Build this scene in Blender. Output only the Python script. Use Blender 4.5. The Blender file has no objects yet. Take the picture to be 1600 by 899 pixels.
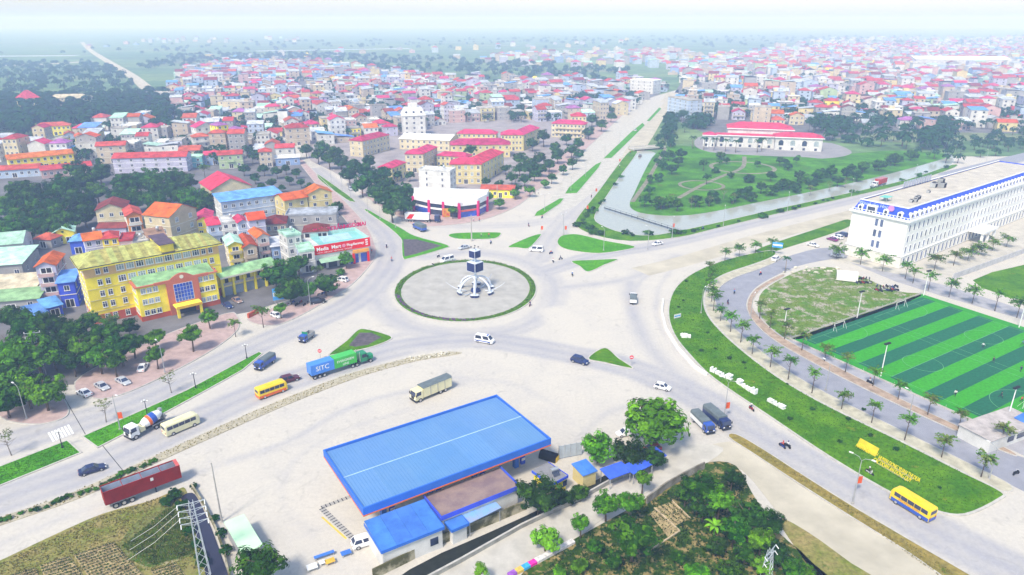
import bpy, bmesh, math, random
from mathutils import Vector, Matrix, noise as mnoise
random.seed(11)
sc = bpy.context.scene
PI = math.pi
R = math.radians

# ------------------------------------------------------------------ camera
CAM_H, FOCAL_PX, HORIZON = 80.0, 1085.0, 33.0
PITCH = math.atan((449.5 - HORIZON) / FOCAL_PX)
cam = bpy.data.cameras.new('camera'); cam_o = bpy.data.objects.new('camera', cam)
sc.collection.objects.link(cam_o); sc.camera = cam_o
cam.sensor_width = 36.0; cam.lens = 36.0 * FOCAL_PX / 1600.0
cam.clip_start = 1.0; cam.clip_end = 40000.0
cam_o.location = (0, 0, CAM_H); cam_o.rotation_euler = (PI / 2 - PITCH, 0, 0)

# ------------------------------------------------------------------ sky, sun, exposure
SUN_EL, SUN_AZ = 52.0, -150.0            # azimuth from +Y, positive towards +X
world = bpy.data.worlds.new('World'); sc.world = world; world.use_nodes = True
wt = world.node_tree; wt.nodes.clear()
wo = wt.nodes.new('ShaderNodeOutputWorld'); wb = wt.nodes.new('ShaderNodeBackground'); sky = wt.nodes.new('ShaderNodeTexSky')
sky.sky_type = 'NISHITA'; sky.sun_disc = False
sky.sun_elevation = R(SUN_EL); sky.sun_rotation = R(SUN_AZ)
sky.altitude = 0; sky.air_density = 1.0; sky.dust_density = 1.4; sky.ozone_density = 1.0
wb.inputs['Strength'].default_value = 0.09
wt.links.new(sky.outputs[0], wb.inputs[0]); wt.links.new(wb.outputs[0], wo.inputs[0])
sun = bpy.data.lights.new('sun', 'SUN'); sun_o = bpy.data.objects.new('sun', sun); sc.collection.objects.link(sun_o)
sun.energy = 1.5; sun.angle = R(10); sun.color = (1.0, 0.93, 0.82)
_d = Vector((math.sin(R(SUN_AZ)) * math.cos(R(SUN_EL)), math.cos(R(SUN_AZ)) * math.cos(R(SUN_EL)), math.sin(R(SUN_EL))))
sun_o.rotation_euler = (-_d).to_track_quat('-Z', 'Y').to_euler(); sun_o.location = (0, 0, 300)
vs = sc.view_settings; vs.view_transform = 'Standard'; vs.look = 'None'; vs.gamma = 1.0; vs.use_curve_mapping = False
vs.exposure = 1.55
sc.render.engine = 'CYCLES'
cy = sc.cycles; cy.use_denoising = True; cy.max_bounces = 6; cy.diffuse_bounces = 3; cy.glossy_bounces = 2
cy.transparent_max_bounces = 4; cy.volume_bounces = 2; cy.sample_clamp_indirect = 6.0; cy.use_fast_gi = False

# ------------------------------------------------------------------ helpers: geometry
def G(px, py, z=0.0):
    """a point of the survey photograph -> the place at height z, in metres"""
    u = (px - 800.0) / FOCAL_PX; v = (py - 449.5) / FOCAL_PX
    d = math.sin(PITCH) + v * math.cos(PITCH); t = (CAM_H - z) / d
    return Vector((u * t, (math.cos(PITCH) - v * math.sin(PITCH)) * t, z))
def g2(p, z=0.0):
    q = G(p[0], p[1], z); return (q.x, q.y)
def gp(pts, z=0.0): return [g2(p, z) for p in pts]
def smooth(pts, n=4, closed=True):
    """Catmull-Rom through 2-D points"""
    out = []; N = len(pts); rng = range(N if closed else N - 1)
    for i in rng:
        if closed: p0, p1, p2, p3 = pts[(i - 1) % N], pts[i], pts[(i + 1) % N], pts[(i + 2) % N]
        else: p0, p1, p2, p3 = pts[max(i - 1, 0)], pts[i], pts[i + 1], pts[min(i + 2, N - 1)]
        for k in range(n):
            t = k / n; a = t * t; b = a * t
            out.append(tuple(0.5 * (2 * p1[j] + (p2[j] - p0[j]) * t + (2 * p0[j] - 5 * p1[j] + 4 * p2[j] - p3[j]) * a + (3 * p1[j] - p0[j] - 3 * p2[j] + p3[j]) * b) for j in (0, 1)))
    if not closed: out.append(tuple(pts[-1]))
    return out
def inside(p, poly):
    x, y = p[0], p[1]; c = False; j = len(poly) - 1
    for i in range(len(poly)):
        xi, yi = poly[i]; xj, yj = poly[j]
        if (yi > y) != (yj > y) and x < (xj - xi) * (y - yi) / (yj - yi) + xi: c = not c
        j = i
    return c
def segdist(p, a, b):
    ax, ay = a; bx, by = b; dx, dy = bx - ax, by - ay; L = dx * dx + dy * dy
    t = 0 if L == 0 else max(0, min(1, ((p[0] - ax) * dx + (p[1] - ay) * dy) / L))
    return math.hypot(p[0] - ax - t * dx, p[1] - ay - t * dy)
def pathdist(p, path): return min(segdist(p, path[i], path[i + 1]) for i in range(len(path) - 1))
def area2(poly): return sum(poly[i - 1][0] * poly[i][1] - poly[i][0] * poly[i - 1][1] for i in range(len(poly))) / 2
def ccw(poly): return poly if area2(poly) > 0 else poly[::-1]
def offset(poly, d):
    """shift a ccw polygon's edges inwards by d"""
    out = []; N = len(poly)
    for i in range(N):
        a, b, c = poly[i - 1], poly[i], poly[(i + 1) % N]
        n1 = Vector((-(b[1] - a[1]), b[0] - a[0])); n2 = Vector((-(c[1] - b[1]), c[0] - b[0]))
        if n1.length < 1e-6: n1 = n2.copy()
        if n2.length < 1e-6: n2 = n1.copy()
        n1.normalize(); n2.normalize(); m = n1 + n2
        if m.length < 1e-3: m = n1.copy()
        m.normalize(); k = d / max(0.45, m.dot(n1)); out.append((b[0] + m.x * k, b[1] + m.y * k))
    return out
def ribbon(path, w0, w1=None):
    """polygon of a strip along an open 2-D path"""
    w1 = w0 if w1 is None else w1; L, Rr = [], []; N = len(path)
    for i in range(N):
        a = path[max(i - 1, 0)]; b = path[min(i + 1, N - 1)]; d = Vector((b[0] - a[0], b[1] - a[1])).normalized()
        w = (w0 + (w1 - w0) * i / max(1, N - 1)) / 2; L.append((path[i][0] - d.y * w, path[i][1] + d.x * w)); Rr.append((path[i][0] + d.y * w, path[i][1] - d.x * w))
    return L + Rr[::-1]
def along(path, step, start=0.0):
    """points (x, y, heading) every step metres of an open path"""
    out = []; left = start
    for i in range(len(path) - 1):
        a, b = path[i], path[i + 1]; L = math.dist(a, b)
        if L < 1e-6: continue
        while left <= L:
            t = left / L; out.append((a[0] + (b[0] - a[0]) * t, a[1] + (b[1] - a[1]) * t, math.atan2(b[1] - a[1], b[0] - a[0]))); left += step
        left -= L
    return out

# ------------------------------------------------------------------ helpers: materials
def lin(c):
    f = lambda u: u / 12.92 if u <= 0.04045 else ((u + 0.055) / 1.055) ** 2.4
    return tuple(f(u) for u in c)
MATS = {}
def mat(name, col, rough=0.75, var=0.12, scale=0.6, col2=None, metal=0.0, bump=0.0, rnd=0.0, spec=0.12, srgb=False, detail=5.0, contrast=(0.35, 0.65), bscale=None):
    """principled surface: base colour broken up by noise in the place's own coordinates; rnd varies it from one object to the next"""
    if name in MATS: return MATS[name]
    m = bpy.data.materials.new(name); m.use_nodes = True; nt = m.node_tree; b = nt.nodes['Principled BSDF']
    if srgb: col = lin(col); col2 = lin(col2) if col2 else None
    b.inputs['Roughness'].default_value = rough; b.inputs['Metallic'].default_value = metal; b.inputs['Specular IOR Level'].default_value = spec
    L = nt.links.new
    ge = nt.nodes.new('ShaderNodeNewGeometry')
    n = nt.nodes.new('ShaderNodeTexNoise'); n.inputs['Scale'].default_value = scale; n.inputs['Detail'].default_value = detail; n.inputs['Roughness'].default_value = 0.62
    L(ge.outputs['Position'], n.inputs['Vector'])
    ra = nt.nodes.new('ShaderNodeMapRange'); ra.inputs[1].default_value = contrast[0]; ra.inputs[2].default_value = contrast[1]
    L(n.outputs['Fac'], ra.inputs[0])
    mx = nt.nodes.new('ShaderNodeMix'); mx.data_type = 'RGBA'
    c2 = col2 if col2 else tuple(c * (1 - var) for c in col); c1 = col if col2 else tuple(min(1, c * (1 + var)) for c in col)
    mx.inputs[6].default_value = (*c2, 1); mx.inputs[7].default_value = (*c1, 1); L(ra.outputs[0], mx.inputs[0])
    out = mx.outputs[2]
    if rnd:
        oi = nt.nodes.new('ShaderNodeObjectInfo'); hs = nt.nodes.new('ShaderNodeHueSaturation')
        mr = nt.nodes.new('ShaderNodeMapRange'); mr.inputs[3].default_value = 1 - rnd; mr.inputs[4].default_value = 1 + rnd
        L(oi.outputs['Random'], mr.inputs[0]); L(mr.outputs[0], hs.inputs['Value'])
        mh = nt.nodes.new('ShaderNodeMapRange'); mh.inputs[3].default_value = 0.5 - rnd * 0.06; mh.inputs[4].default_value = 0.5 + rnd * 0.06
        mu = nt.nodes.new('ShaderNodeMath'); mu.operation = 'FRACT'; m7 = nt.nodes.new('ShaderNodeMath'); m7.operation = 'MULTIPLY'; m7.inputs[1].default_value = 7.13
        L(oi.outputs['Random'], m7.inputs[0]); L(m7.outputs[0], mu.inputs[0]); L(mu.outputs[0], mh.inputs[0]); L(mh.outputs[0], hs.inputs['Hue'])
        L(out, hs.inputs['Color']); out = hs.outputs['Color']
    L(out, b.inputs['Base Color'])
    if bump:
        bn = nt.nodes.new('ShaderNodeTexNoise'); bn.inputs['Scale'].default_value = bscale or scale * 6; bn.inputs['Detail'].default_value = 4; L(ge.outputs['Position'], bn.inputs['Vector'])
        bu = nt.nodes.new('ShaderNodeBump'); bu.inputs['Strength'].default_value = bump; bu.inputs['Distance'].default_value = 0.3
        L(bn.outputs['Fac'], bu.inputs['Height']); L(bu.outputs[0], b.inputs['Normal'])
    MATS[name] = m; return m
def S(r, g, b): return lin((r / 255.0, g / 255.0, b / 255.0))

# ------------------------------------------------------------------ helpers: meshes and objects
class MB:
    """collects faces; one MB becomes one mesh"""
    def __init__(s): s.v = []; s.f = []; s.m = []
    def face(s, pts, mi=0):
        n = len(s.v); s.v += [tuple(p) for p in pts]; s.f.append(tuple(range(n, n + len(pts)))); s.m.append(mi); return s
    def box(s, x0, x1, y0, y1, z0, z1, mi=0, top=None):
        n = len(s.v); s.v += [(x0, y0, z0), (x1, y0, z0), (x1, y1, z0), (x0, y1, z0), (x0, y0, z1), (x1, y0, z1), (x1, y1, z1), (x0, y1, z1)]
        for q, f in enumerate(((0, 3, 2, 1), (4, 5, 6, 7), (0, 1, 5, 4), (1, 2, 6, 5), (2, 3, 7, 6), (3, 0, 4, 7))):
            s.f.append(tuple(n + i for i in f)); s.m.append(top if (q == 1 and top is not None) else mi)
        return s
    def obox(s, c, dx, dy, sx, sy, z0, z1, mi=0):
        """box turned so that its length sx runs along (dx, dy)"""
        px, py = -dy, dx; P = [(c[0] + a * sx / 2 * dx + b * sy / 2 * px, c[1] + a * sx / 2 * dy + b * sy / 2 * py) for a, b in ((-1, -1), (1, -1), (1, 1), (-1, 1))]
        return s.prism(P, z0, z1, mi)
    def prism(s, poly, z0, z1, mi=0, side=None, bottom=True):
        poly = ccw(list(poly)); n = len(s.v); N = len(poly)
        s.v += [(x, y, z0) for x, y in poly] + [(x, y, z1) for x, y in poly]
        s.f.append(tuple(n + N + i for i in range(N))); s.m.append(mi)
        if bottom: s.f.append(tuple(n + N - 1 - i for i in range(N))); s.m.append(mi)
        for i in range(N):
            j = (i + 1) % N; s.f.append((n + i, n + j, n + N + j, n + N + i)); s.m.append(mi if side is None else side)
        return s
    def xprism(s, prof, x0, x1, mi=0):
        """profile in (y, z) extruded along x"""
        n = len(s.v); N = len(prof); s.v += [(x0, y, z) for y, z in prof] + [(x1, y, z) for y, z in prof]
        s.f.append(tuple(n + i for i in range(N))); s.f.append(tuple(n + 2 * N - 1 - i for i in range(N))); s.m += [mi, mi]
        for i in range(N):
            j = (i + 1) % N; s.f.append((n + i, n + N + i, n + N + j, n + j)); s.m.append(mi)
        return s
    def cyl(s, a, b, r0, r1=None, n=8, mi=0, caps=True):
        a = Vector(a); b = Vector(b); r1 = r0 if r1 is None else r1; d = (b - a)
        if d.length < 1e-6: return s
        d.normalize(); u = d.orthogonal().normalized(); w = d.cross(u); k = len(s.v)
        for c, r in ((a, r0), (b, r1)):
            for i in range(n):
                t = 2 * PI * i / n; s.v.append(tuple(c + u * (r * math.cos(t)) + w * (r * math.sin(t))))
        for i in range(n):
            j = (i + 1) % n; s.f.append((k + i, k + j, k + n + j, k + n + i)); s.m.append(mi)
        if caps: s.f.append(tuple(k + n - 1 - i for i in range(n))); s.f.append(tuple(k + n + i for i in range(n))); s.m += [mi, mi]
        return s
    def tube(s, pts, r, n=6, mi=0, r1=None):
        r1 = r if r1 is None else r1; N = len(pts); k0 = len(s.v); u = None
        for i, p in enumerate(pts):
            p = Vector(p); d = (Vector(pts[min(i + 1, N - 1)]) - Vector(pts[max(i - 1, 0)])).normalized()
            u = d.orthogonal().normalized() if u is None else (u - d * u.dot(d)).normalized(); w = d.cross(u); rr = r + (r1 - r) * i / max(1, N - 1)
            for j in range(n): t = 2 * PI * j / n; s.v.append(tuple(p + u * (rr * math.cos(t)) + w * (rr * math.sin(t))))
        for i in range(N - 1):
            for j in range(n):
                q = (j + 1) % n; a = k0 + i * n; s.f.append((a + j, a + q, a + n + q, a + n + j)); s.m.append(mi)
        s.f.append(tuple(k0 + n - 1 - j for j in range(n))); s.f.append(tuple(k0 + (N - 1) * n + j for j in range(n))); s.m += [mi, mi]
        return s
    def lathe(s, prof, c=(0, 0, 0), n=10, mi=0, axis='z'):
        k = len(s.v); N = len(prof)
        for r, h in prof:
            for j in range(n):
                t = 2 * PI * j / n; x, y = r * math.cos(t), r * math.sin(t)
                s.v.append((c[0] + x, c[1] + y, c[2] + h) if axis == 'z' else (c[0] + h, c[1] + x, c[2] + y))
        for i in range(N - 1):
            for j in range(n):
                q = (j + 1) % n; s.f.append((k + i * n + j, k + i * n + q, k + (i + 1) * n + q, k + (i + 1) * n + j)); s.m.append(mi if not isinstance(mi, (list, tuple)) else mi[i])
        return s
    def add(s, o, mi=0):
        n = len(s.v); s.v += o.v; s.f += [tuple(i + n for i in f) for f in o.f]; s.m += [q + mi for q in o.m]; return s
    def xf(s, M): s.v = [tuple(M @ Vector(p)) for p in s.v]; return s
    def mesh(s, name, mats, sm=False, tri=False):
        me = bpy.data.meshes.new(name); me.from_pydata(s.v, [], s.f)
        for m in (mats if isinstance(mats, (list, tuple)) else [mats]): me.materials.append(m)
        if any(s.m): me.polygons.foreach_set('material_index', s.m)
        if sm: me.polygons.foreach_set('use_smooth', [True] * len(s.f))
        me.update(); return me
    def build(s, name, mats, parent=None, loc=(0, 0, 0), rz=0.0, sm=False, fix=False):
        me = s.mesh(name, mats, sm)
        if fix:
            bm = bmesh.new(); bm.from_mesh(me); bmesh.ops.recalc_face_normals(bm, faces=bm.faces); bm.to_mesh(me); bm.free()
        return link(name, me, parent, loc, rz)
COL = sc.collection
KIDS = {}
def link(name, data, parent=None, loc=(0, 0, 0), rz=0.0, scale=None):
    o = bpy.data.objects.new(name, data); COL.objects.link(o)
    if parent is not None: o.parent = parent; KIDS.setdefault(parent.name, []).append(o)
    o.location = loc
    if rz: o.rotation_euler = (0, 0, rz)
    if scale is not None: o.scale = scale if isinstance(scale, (tuple, list)) else (scale,) * 3
    return o
def tag(o, label=None, cat=None, group=None, kind=None):
    if label: o['label'] = label
    if cat: o['category'] = cat
    if group: o['group'] = group
    if kind: o['kind'] = kind
    return o
def thing(name, label, cat, loc=(0, 0, 0), rz=0.0, group=None):
    o = link(name, None, None, loc, rz); o.empty_display_size = 0.5
    return tag(o, label, cat, group)
def dup(root, loc, rz, label=None, group=None, scale=None, swap=None):
    """a copy of a thing with copies of its parts and sub-parts; swap: {material: material}"""
    def cp(o, par):
        c = o.copy(); COL.objects.link(c); c.parent = par
        for ch in KIDS.get(o.name, ()): cp(ch, c)
        return c
    r = cp(root, None); r.location = loc; r.rotation_euler = (0, 0, rz)
    if scale is not None: r.scale = scale if isinstance(scale, (tuple, list)) else (scale,) * 3
    if label: r['label'] = label
    if group: r['group'] = group
    return r
def struct(o, name=None): o['kind'] = 'structure'; return o
def stuff(o): o['kind'] = 'stuff'; return o
def text_mesh(body, size, ex, m, align='LEFT', bold=0.0):
    cu = bpy.data.curves.new('lettering', 'FONT'); cu.body = body; cu.size = size; cu.extrude = ex; cu.resolution_u = 3; cu.offset = bold; cu.align_x = align
    o = bpy.data.objects.new('lettering', cu); me = bpy.data.meshes.new_from_object(o); me.name = 'lettering'; me.materials.clear(); me.materials.append(m)
    bpy.data.objects.remove(o); bpy.data.curves.remove(cu); return me
# ================================================================== materials of the setting
import numpy as np
def nodes_of(name, rough=0.9):
    m = bpy.data.materials.new(name); m.use_nodes = True; b = m.node_tree.nodes['Principled BSDF']
    b.inputs['Roughness'].default_value = rough; b.inputs['Specular IOR Level'].default_value = 0.02
    MATS[name] = m; return m, m.node_tree, b
def road_material():
    m, nt, b = nodes_of('dusty_road', 0.85); N = nt.nodes.new; L = nt.links.new
    ge = N('ShaderNodeNewGeometry'); at = N('ShaderNodeAttribute'); at.attribute_name = 'worn'
    n1 = N('ShaderNodeTexNoise'); n1.inputs['Scale'].default_value = 0.09; n1.inputs['Detail'].default_value = 6; n1.inputs['Roughness'].default_value = 0.65; n1.inputs['Distortion'].default_value = 0.8
    n2 = N('ShaderNodeTexNoise'); n2.inputs['Scale'].default_value = 1.4; n2.inputs['Detail'].default_value = 6; n2.inputs['Roughness'].default_value = 0.7
    L(ge.outputs['Position'], n1.inputs['Vector']); L(ge.outputs['Position'], n2.inputs['Vector'])
    a = N('ShaderNodeMath'); a.operation = 'MULTIPLY_ADD'; a.inputs[1].default_value = 0.9; a.inputs[2].default_value = -0.45; L(n1.outputs['Fac'], a.inputs[0])
    s = N('ShaderNodeMath'); s.operation = 'ADD'; s.use_clamp = True; L(at.outputs['Fac'], s.inputs[0]); L(a.outputs[0], s.inputs[1])
    mx = N('ShaderNodeMix'); mx.data_type = 'RGBA'; mx.inputs[6].default_value = (0.53, 0.495, 0.43, 1); mx.inputs[7].default_value = (0.35, 0.345, 0.365, 1); L(s.outputs[0], mx.inputs[0])
    mr = N('ShaderNodeMapRange'); mr.inputs[1].default_value = 0.3; mr.inputs[2].default_value = 0.7; mr.inputs[3].default_value = 0.9; mr.inputs[4].default_value = 1.07; L(n2.outputs['Fac'], mr.inputs[0])
    hs = N('ShaderNodeHueSaturation'); L(mr.outputs[0], hs.inputs['Value']); L(mx.outputs[2], hs.inputs['Color'])
    # oil and tyre stains: thin dark wisps
    n3 = N('ShaderNodeTexNoise'); n3.inputs['Scale'].default_value = 0.22; n3.inputs['Detail'].default_value = 7; n3.inputs['Distortion'].default_value = 2.2; L(ge.outputs['Position'], n3.inputs['Vector'])
    r3 = N('ShaderNodeMapRange'); r3.inputs[1].default_value = 0.60; r3.inputs[2].default_value = 0.74; L(n3.outputs['Fac'], r3.inputs[0])
    f3 = N('ShaderNodeMath'); f3.operation = 'MULTIPLY'; f3.inputs[1].default_value = 0.3; L(r3.outputs[0], f3.inputs[0])
    m3 = N('ShaderNodeMix'); m3.data_type = 'RGBA'; L(f3.outputs[0], m3.inputs[0]); L(hs.outputs[0], m3.inputs[6]); m3.inputs[7].default_value = (0.2, 0.195, 0.19, 1)
    L(m3.outputs[2], b.inputs['Base Color']); return m
def field_material():
    m, nt, b = nodes_of('farm_fields', 0.95); N = nt.nodes.new; L = nt.links.new
    ge = N('ShaderNodeNewGeometry'); sc_ = N('ShaderNodeVectorMath'); sc_.operation = 'MULTIPLY'; sc_.inputs[1].default_value = (1 / 160.0, 1 / 70.0, 0)
    L(ge.outputs['Position'], sc_.inputs[0]); vo = N('ShaderNodeTexVoronoi'); vo.distance = 'CHEBYCHEV'; vo.inputs['Scale'].default_value = 1.0; vo.inputs['Randomness'].default_value = 0.8; L(sc_.outputs[0], vo.inputs['Vector'])
    cr = N('ShaderNodeValToRGB'); e = cr.color_ramp.elements; e[0].color = (0.07, 0.13, 0.05, 1); e[1].color = (0.28, 0.29, 0.16, 1)
    for p, c in ((0.3, (0.10, 0.19, 0.07, 1)), (0.55, (0.16, 0.24, 0.09, 1)), (0.75, (0.08, 0.15, 0.06, 1))):
        q = e.new(p); q.color = c
    L(vo.outputs['Color'], cr.inputs[0])
    n = N('ShaderNodeTexNoise'); n.inputs['Scale'].default_value = 0.05; n.inputs['Detail'].default_value = 8; n.inputs['Roughness'].default_value = 0.7; L(ge.outputs['Position'], n.inputs['Vector'])
    mr = N('ShaderNodeMapRange'); mr.inputs[1].default_value = 0.3; mr.inputs[2].default_value = 0.7; mr.inputs[3].default_value = 0.5; mr.inputs[4].default_value = 1.4; L(n.outputs['Fac'], mr.inputs[0])
    hs = N('ShaderNodeHueSaturation'); L(mr.outputs[0], hs.inputs['Value']); L(cr.outputs[0], hs.inputs['Color']); L(hs.outputs[0], b.inputs['Base Color']); return m
def lawn_material(name, c1, c2, c3, s1=0.15, s2=1.3, bare=0.62):
    """grass of two greens with worn bare patches"""
    m, nt, b = nodes_of(name, 0.95); N = nt.nodes.new; L = nt.links.new
    ge = N('ShaderNodeNewGeometry')
    def noi(s, d=6):
        n = N('ShaderNodeTexNoise'); n.inputs['Scale'].default_value = s; n.inputs['Detail'].default_value = d; n.inputs['Roughness'].default_value = 0.65; L(ge.outputs['Position'], n.inputs['Vector']); return n
    n1, n2, n3 = noi(s1), noi(s2, 8), noi(s1 * 2.3)
    mx = N('ShaderNodeMix'); mx.data_type = 'RGBA'; r1 = N('ShaderNodeMapRange'); r1.inputs[1].default_value = 0.38; r1.inputs[2].default_value = 0.62; L(n1.outputs['Fac'], r1.inputs[0]); L(r1.outputs[0], mx.inputs[0])
    mx.inputs[6].default_value = (*c1, 1); mx.inputs[7].default_value = (*c2, 1)
    r3 = N('ShaderNodeMapRange'); r3.inputs[1].default_value = bare; r3.inputs[2].default_value = bare + 0.08; L(n3.outputs['Fac'], r3.inputs[0])
    m3 = N('ShaderNodeMix'); m3.data_type = 'RGBA'; L(r3.outputs[0], m3.inputs[0]); L(mx.outputs[2], m3.inputs[6]); m3.inputs[7].default_value = (*c3, 1)
    r2 = N('ShaderNodeMapRange'); r2.inputs[1].default_value = 0.25; r2.inputs[2].default_value = 0.75; r2.inputs[3].default_value = 0.55; r2.inputs[4].default_value = 1.4; L(n2.outputs['Fac'], r2.inputs[0])
    hs = N('ShaderNodeHueSaturation'); L(r2.outputs[0], hs.inputs['Value']); L(m3.outputs[2], hs.inputs['Color']); L(hs.outputs[0], b.inputs['Base Color'])
    bu = N('ShaderNodeBump'); bu.inputs['Strength'].default_value = 0.6; bu.inputs['Distance'].default_value = 0.25; L(n2.outputs['Fac'], bu.inputs['Height']); L(bu.outputs[0], b.inputs['Normal']); return m
def water_material(name, col, rough):
    m, nt, b = nodes_of(name, rough); N = nt.nodes.new; L = nt.links.new
    b.inputs['Specular IOR Level'].default_value = 0.5; b.inputs['IOR'].default_value = 1.33
    ge = N('ShaderNodeNewGeometry'); n = N('ShaderNodeTexNoise'); n.inputs['Scale'].default_value = 0.5; n.inputs['Detail'].default_value = 5; L(ge.outputs['Position'], n.inputs['Vector'])
    mx = N('ShaderNodeMix'); mx.data_type = 'RGBA'; mx.inputs[6].default_value = (*col, 1); mx.inputs[7].default_value = (*[c * 1.3 for c in col], 1); L(n.outputs['Fac'], mx.inputs[0]); L(mx.outputs[2], b.inputs['Base Color'])
    bu = N('ShaderNodeBump'); bu.inputs['Strength'].default_value = 0.03; bu.inputs['Distance'].default_value = 0.2; L(n.outputs['Fac'], bu.inputs['Height']); L(bu.outputs[0], b.inputs['Normal']); return m
M_ROAD = road_material(); M_FIELD = field_material()
M_LAWN = lawn_material('bright_lawn', (0.048, 0.22, 0.002), (0.085, 0.30, 0.002), (0.10, 0.20, 0.01), bare=0.66)
M_BANK = lawn_material('verge_grass', (0.045, 0.15, 0.002), (0.10, 0.23, 0.002), (0.17, 0.19, 0.012), bare=0.62)
M_SCRUB = lawn_material('rough_scrub', (0.07, 0.125, 0.015), (0.17, 0.18, 0.055), (0.33, 0.29, 0.17), bare=0.52, s1=0.1)
M_DRY = lawn_material('dry_soil', (0.29, 0.235, 0.09), (0.16, 0.19, 0.035), (0.10, 0.14, 0.02), bare=0.58, s1=0.2)
M_LOT = lawn_material('rough_lot', (0.09, 0.20, 0.02), (0.16, 0.21, 0.04), (0.36, 0.33, 0.26), bare=0.50, s1=0.12)
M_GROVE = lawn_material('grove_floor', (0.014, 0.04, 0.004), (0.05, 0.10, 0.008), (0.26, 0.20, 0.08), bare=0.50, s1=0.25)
M_TOWN = mat('town_ground', (0.15, 0.145, 0.15), 0.9, 0.25, 0.08, bump=0.1)
M_PAVE = mat('pink_paving', (0.42, 0.31, 0.29), 0.85, 0.14, 0.5)
M_PAVE2 = mat('cream_paving', (0.44, 0.41, 0.31), 0.85, 0.2, 0.5)
M_ASPH = mat('grey_asphalt', (0.27, 0.275, 0.315), 0.85, 0.1, 0.25)
M_CONC = mat('pale_concrete', (0.47, 0.445, 0.39), 0.85, 0.12, 0.3)
M_KERB = mat('kerb_stone', (0.46, 0.44, 0.40), 0.85, 0.15, 0.8)
M_DARKSOIL = mat('dark_soil', (0.10, 0.085, 0.095), 0.95, 0.3, 0.8, bump=0.4)
M_DUST = mat('sandy_dust', (0.46, 0.42, 0.33), 0.9, 0.14, 0.12)
M_RUBBLE = mat('gravel_strip', (0.42, 0.38, 0.28), 0.95, 0.2, 1.2, bump=0.5)
M_WATER = water_material('murky_water', (0.31, 0.32, 0.28), 0.12)
M_CANAL = water_material('dark_water', (0.03, 0.03, 0.055), 0.1)
M_PPATH = mat('worn_park_path', (0.22, 0.20, 0.15), 0.9, 0.3, 0.3)
M_PLINE = mat('pitch_paint', (0.14, 0.38, 0.17), 0.8)
M_LINE = mat('road_paint', (0.72, 0.72, 0.70), 0.7, 0.1, 1.5)
M_YLINE = mat('yellow_paint', (0.62, 0.47, 0.08), 0.7, 0.15, 1.5)

# ================================================================== the setting: ground, road sheet, pavements
gr = MB(); E_ = 8900.0
gr.box(-E_, E_, -E_, E_, -1.0, -0.06)
struct(gr.build('ground', M_FIELD))

# one sheet of asphalt and dusty concrete; 'worn' = 1 where traffic has swept the dust away
def road_sheet(x0, x1, y0, y1, step, lanes, dusty):
    nx, ny = int((x1 - x0) / step) + 1, int((y1 - y0) / step) + 1
    xs, ys = np.meshgrid(np.linspace(x0, x1, nx), np.linspace(y0, y1, ny)); worn = np.full(xs.shape, 0.10)
    for path, w, k in lanes:
        d = np.full(xs.shape, 1e9)
        for (ax, ay), (bx, by) in zip(path[:-1], path[1:]):
            dx, dy = bx - ax, by - ay; t = np.clip(((xs - ax) * dx + (ys - ay) * dy) / (dx * dx + dy * dy), 0, 1); d = np.minimum(d, np.hypot(xs - ax - t * dx, ys - ay - t * dy))
        f = np.clip((w / 2 + 2.2 - d) / 3.6, 0, 1); worn = np.maximum(worn, k * f * f * (3 - 2 * f) * (0.80 + 0.2 * np.cos(d * 2 * PI / 4.2)))
    for path, w, k in dusty:
        d = np.full(xs.shape, 1e9)
        for (ax, ay), (bx, by) in zip(path[:-1], path[1:]):
            dx, dy = bx - ax, by - ay; t = np.clip(((xs - ax) * dx + (ys - ay) * dy) / (dx * dx + dy * dy), 0, 1); d = np.minimum(d, np.hypot(xs - ax - t * dx, ys - ay - t * dy))
        worn *= 1 - k * np.clip((w / 2 + 1.5 - d) / 3.0, 0, 1)
    v = np.stack([xs.ravel(), ys.ravel(), np.zeros(xs.size)], 1); i = np.arange(nx * ny).reshape(ny, nx)
    f = np.stack([i[:-1, :-1].ravel(), i[:-1, 1:].ravel(), i[1:, 1:].ravel(), i[1:, :-1].ravel()], 1)
    me = bpy.data.meshes.new('road'); me.from_pydata(v.tolist(), [], f.tolist()); me.materials.append(M_ROAD)
    at = me.attributes.new('worn', 'FLOAT', 'POINT'); at.data.foreach_set('value', worn.ravel().astype(np.float32)); me.update(); return me
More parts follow.
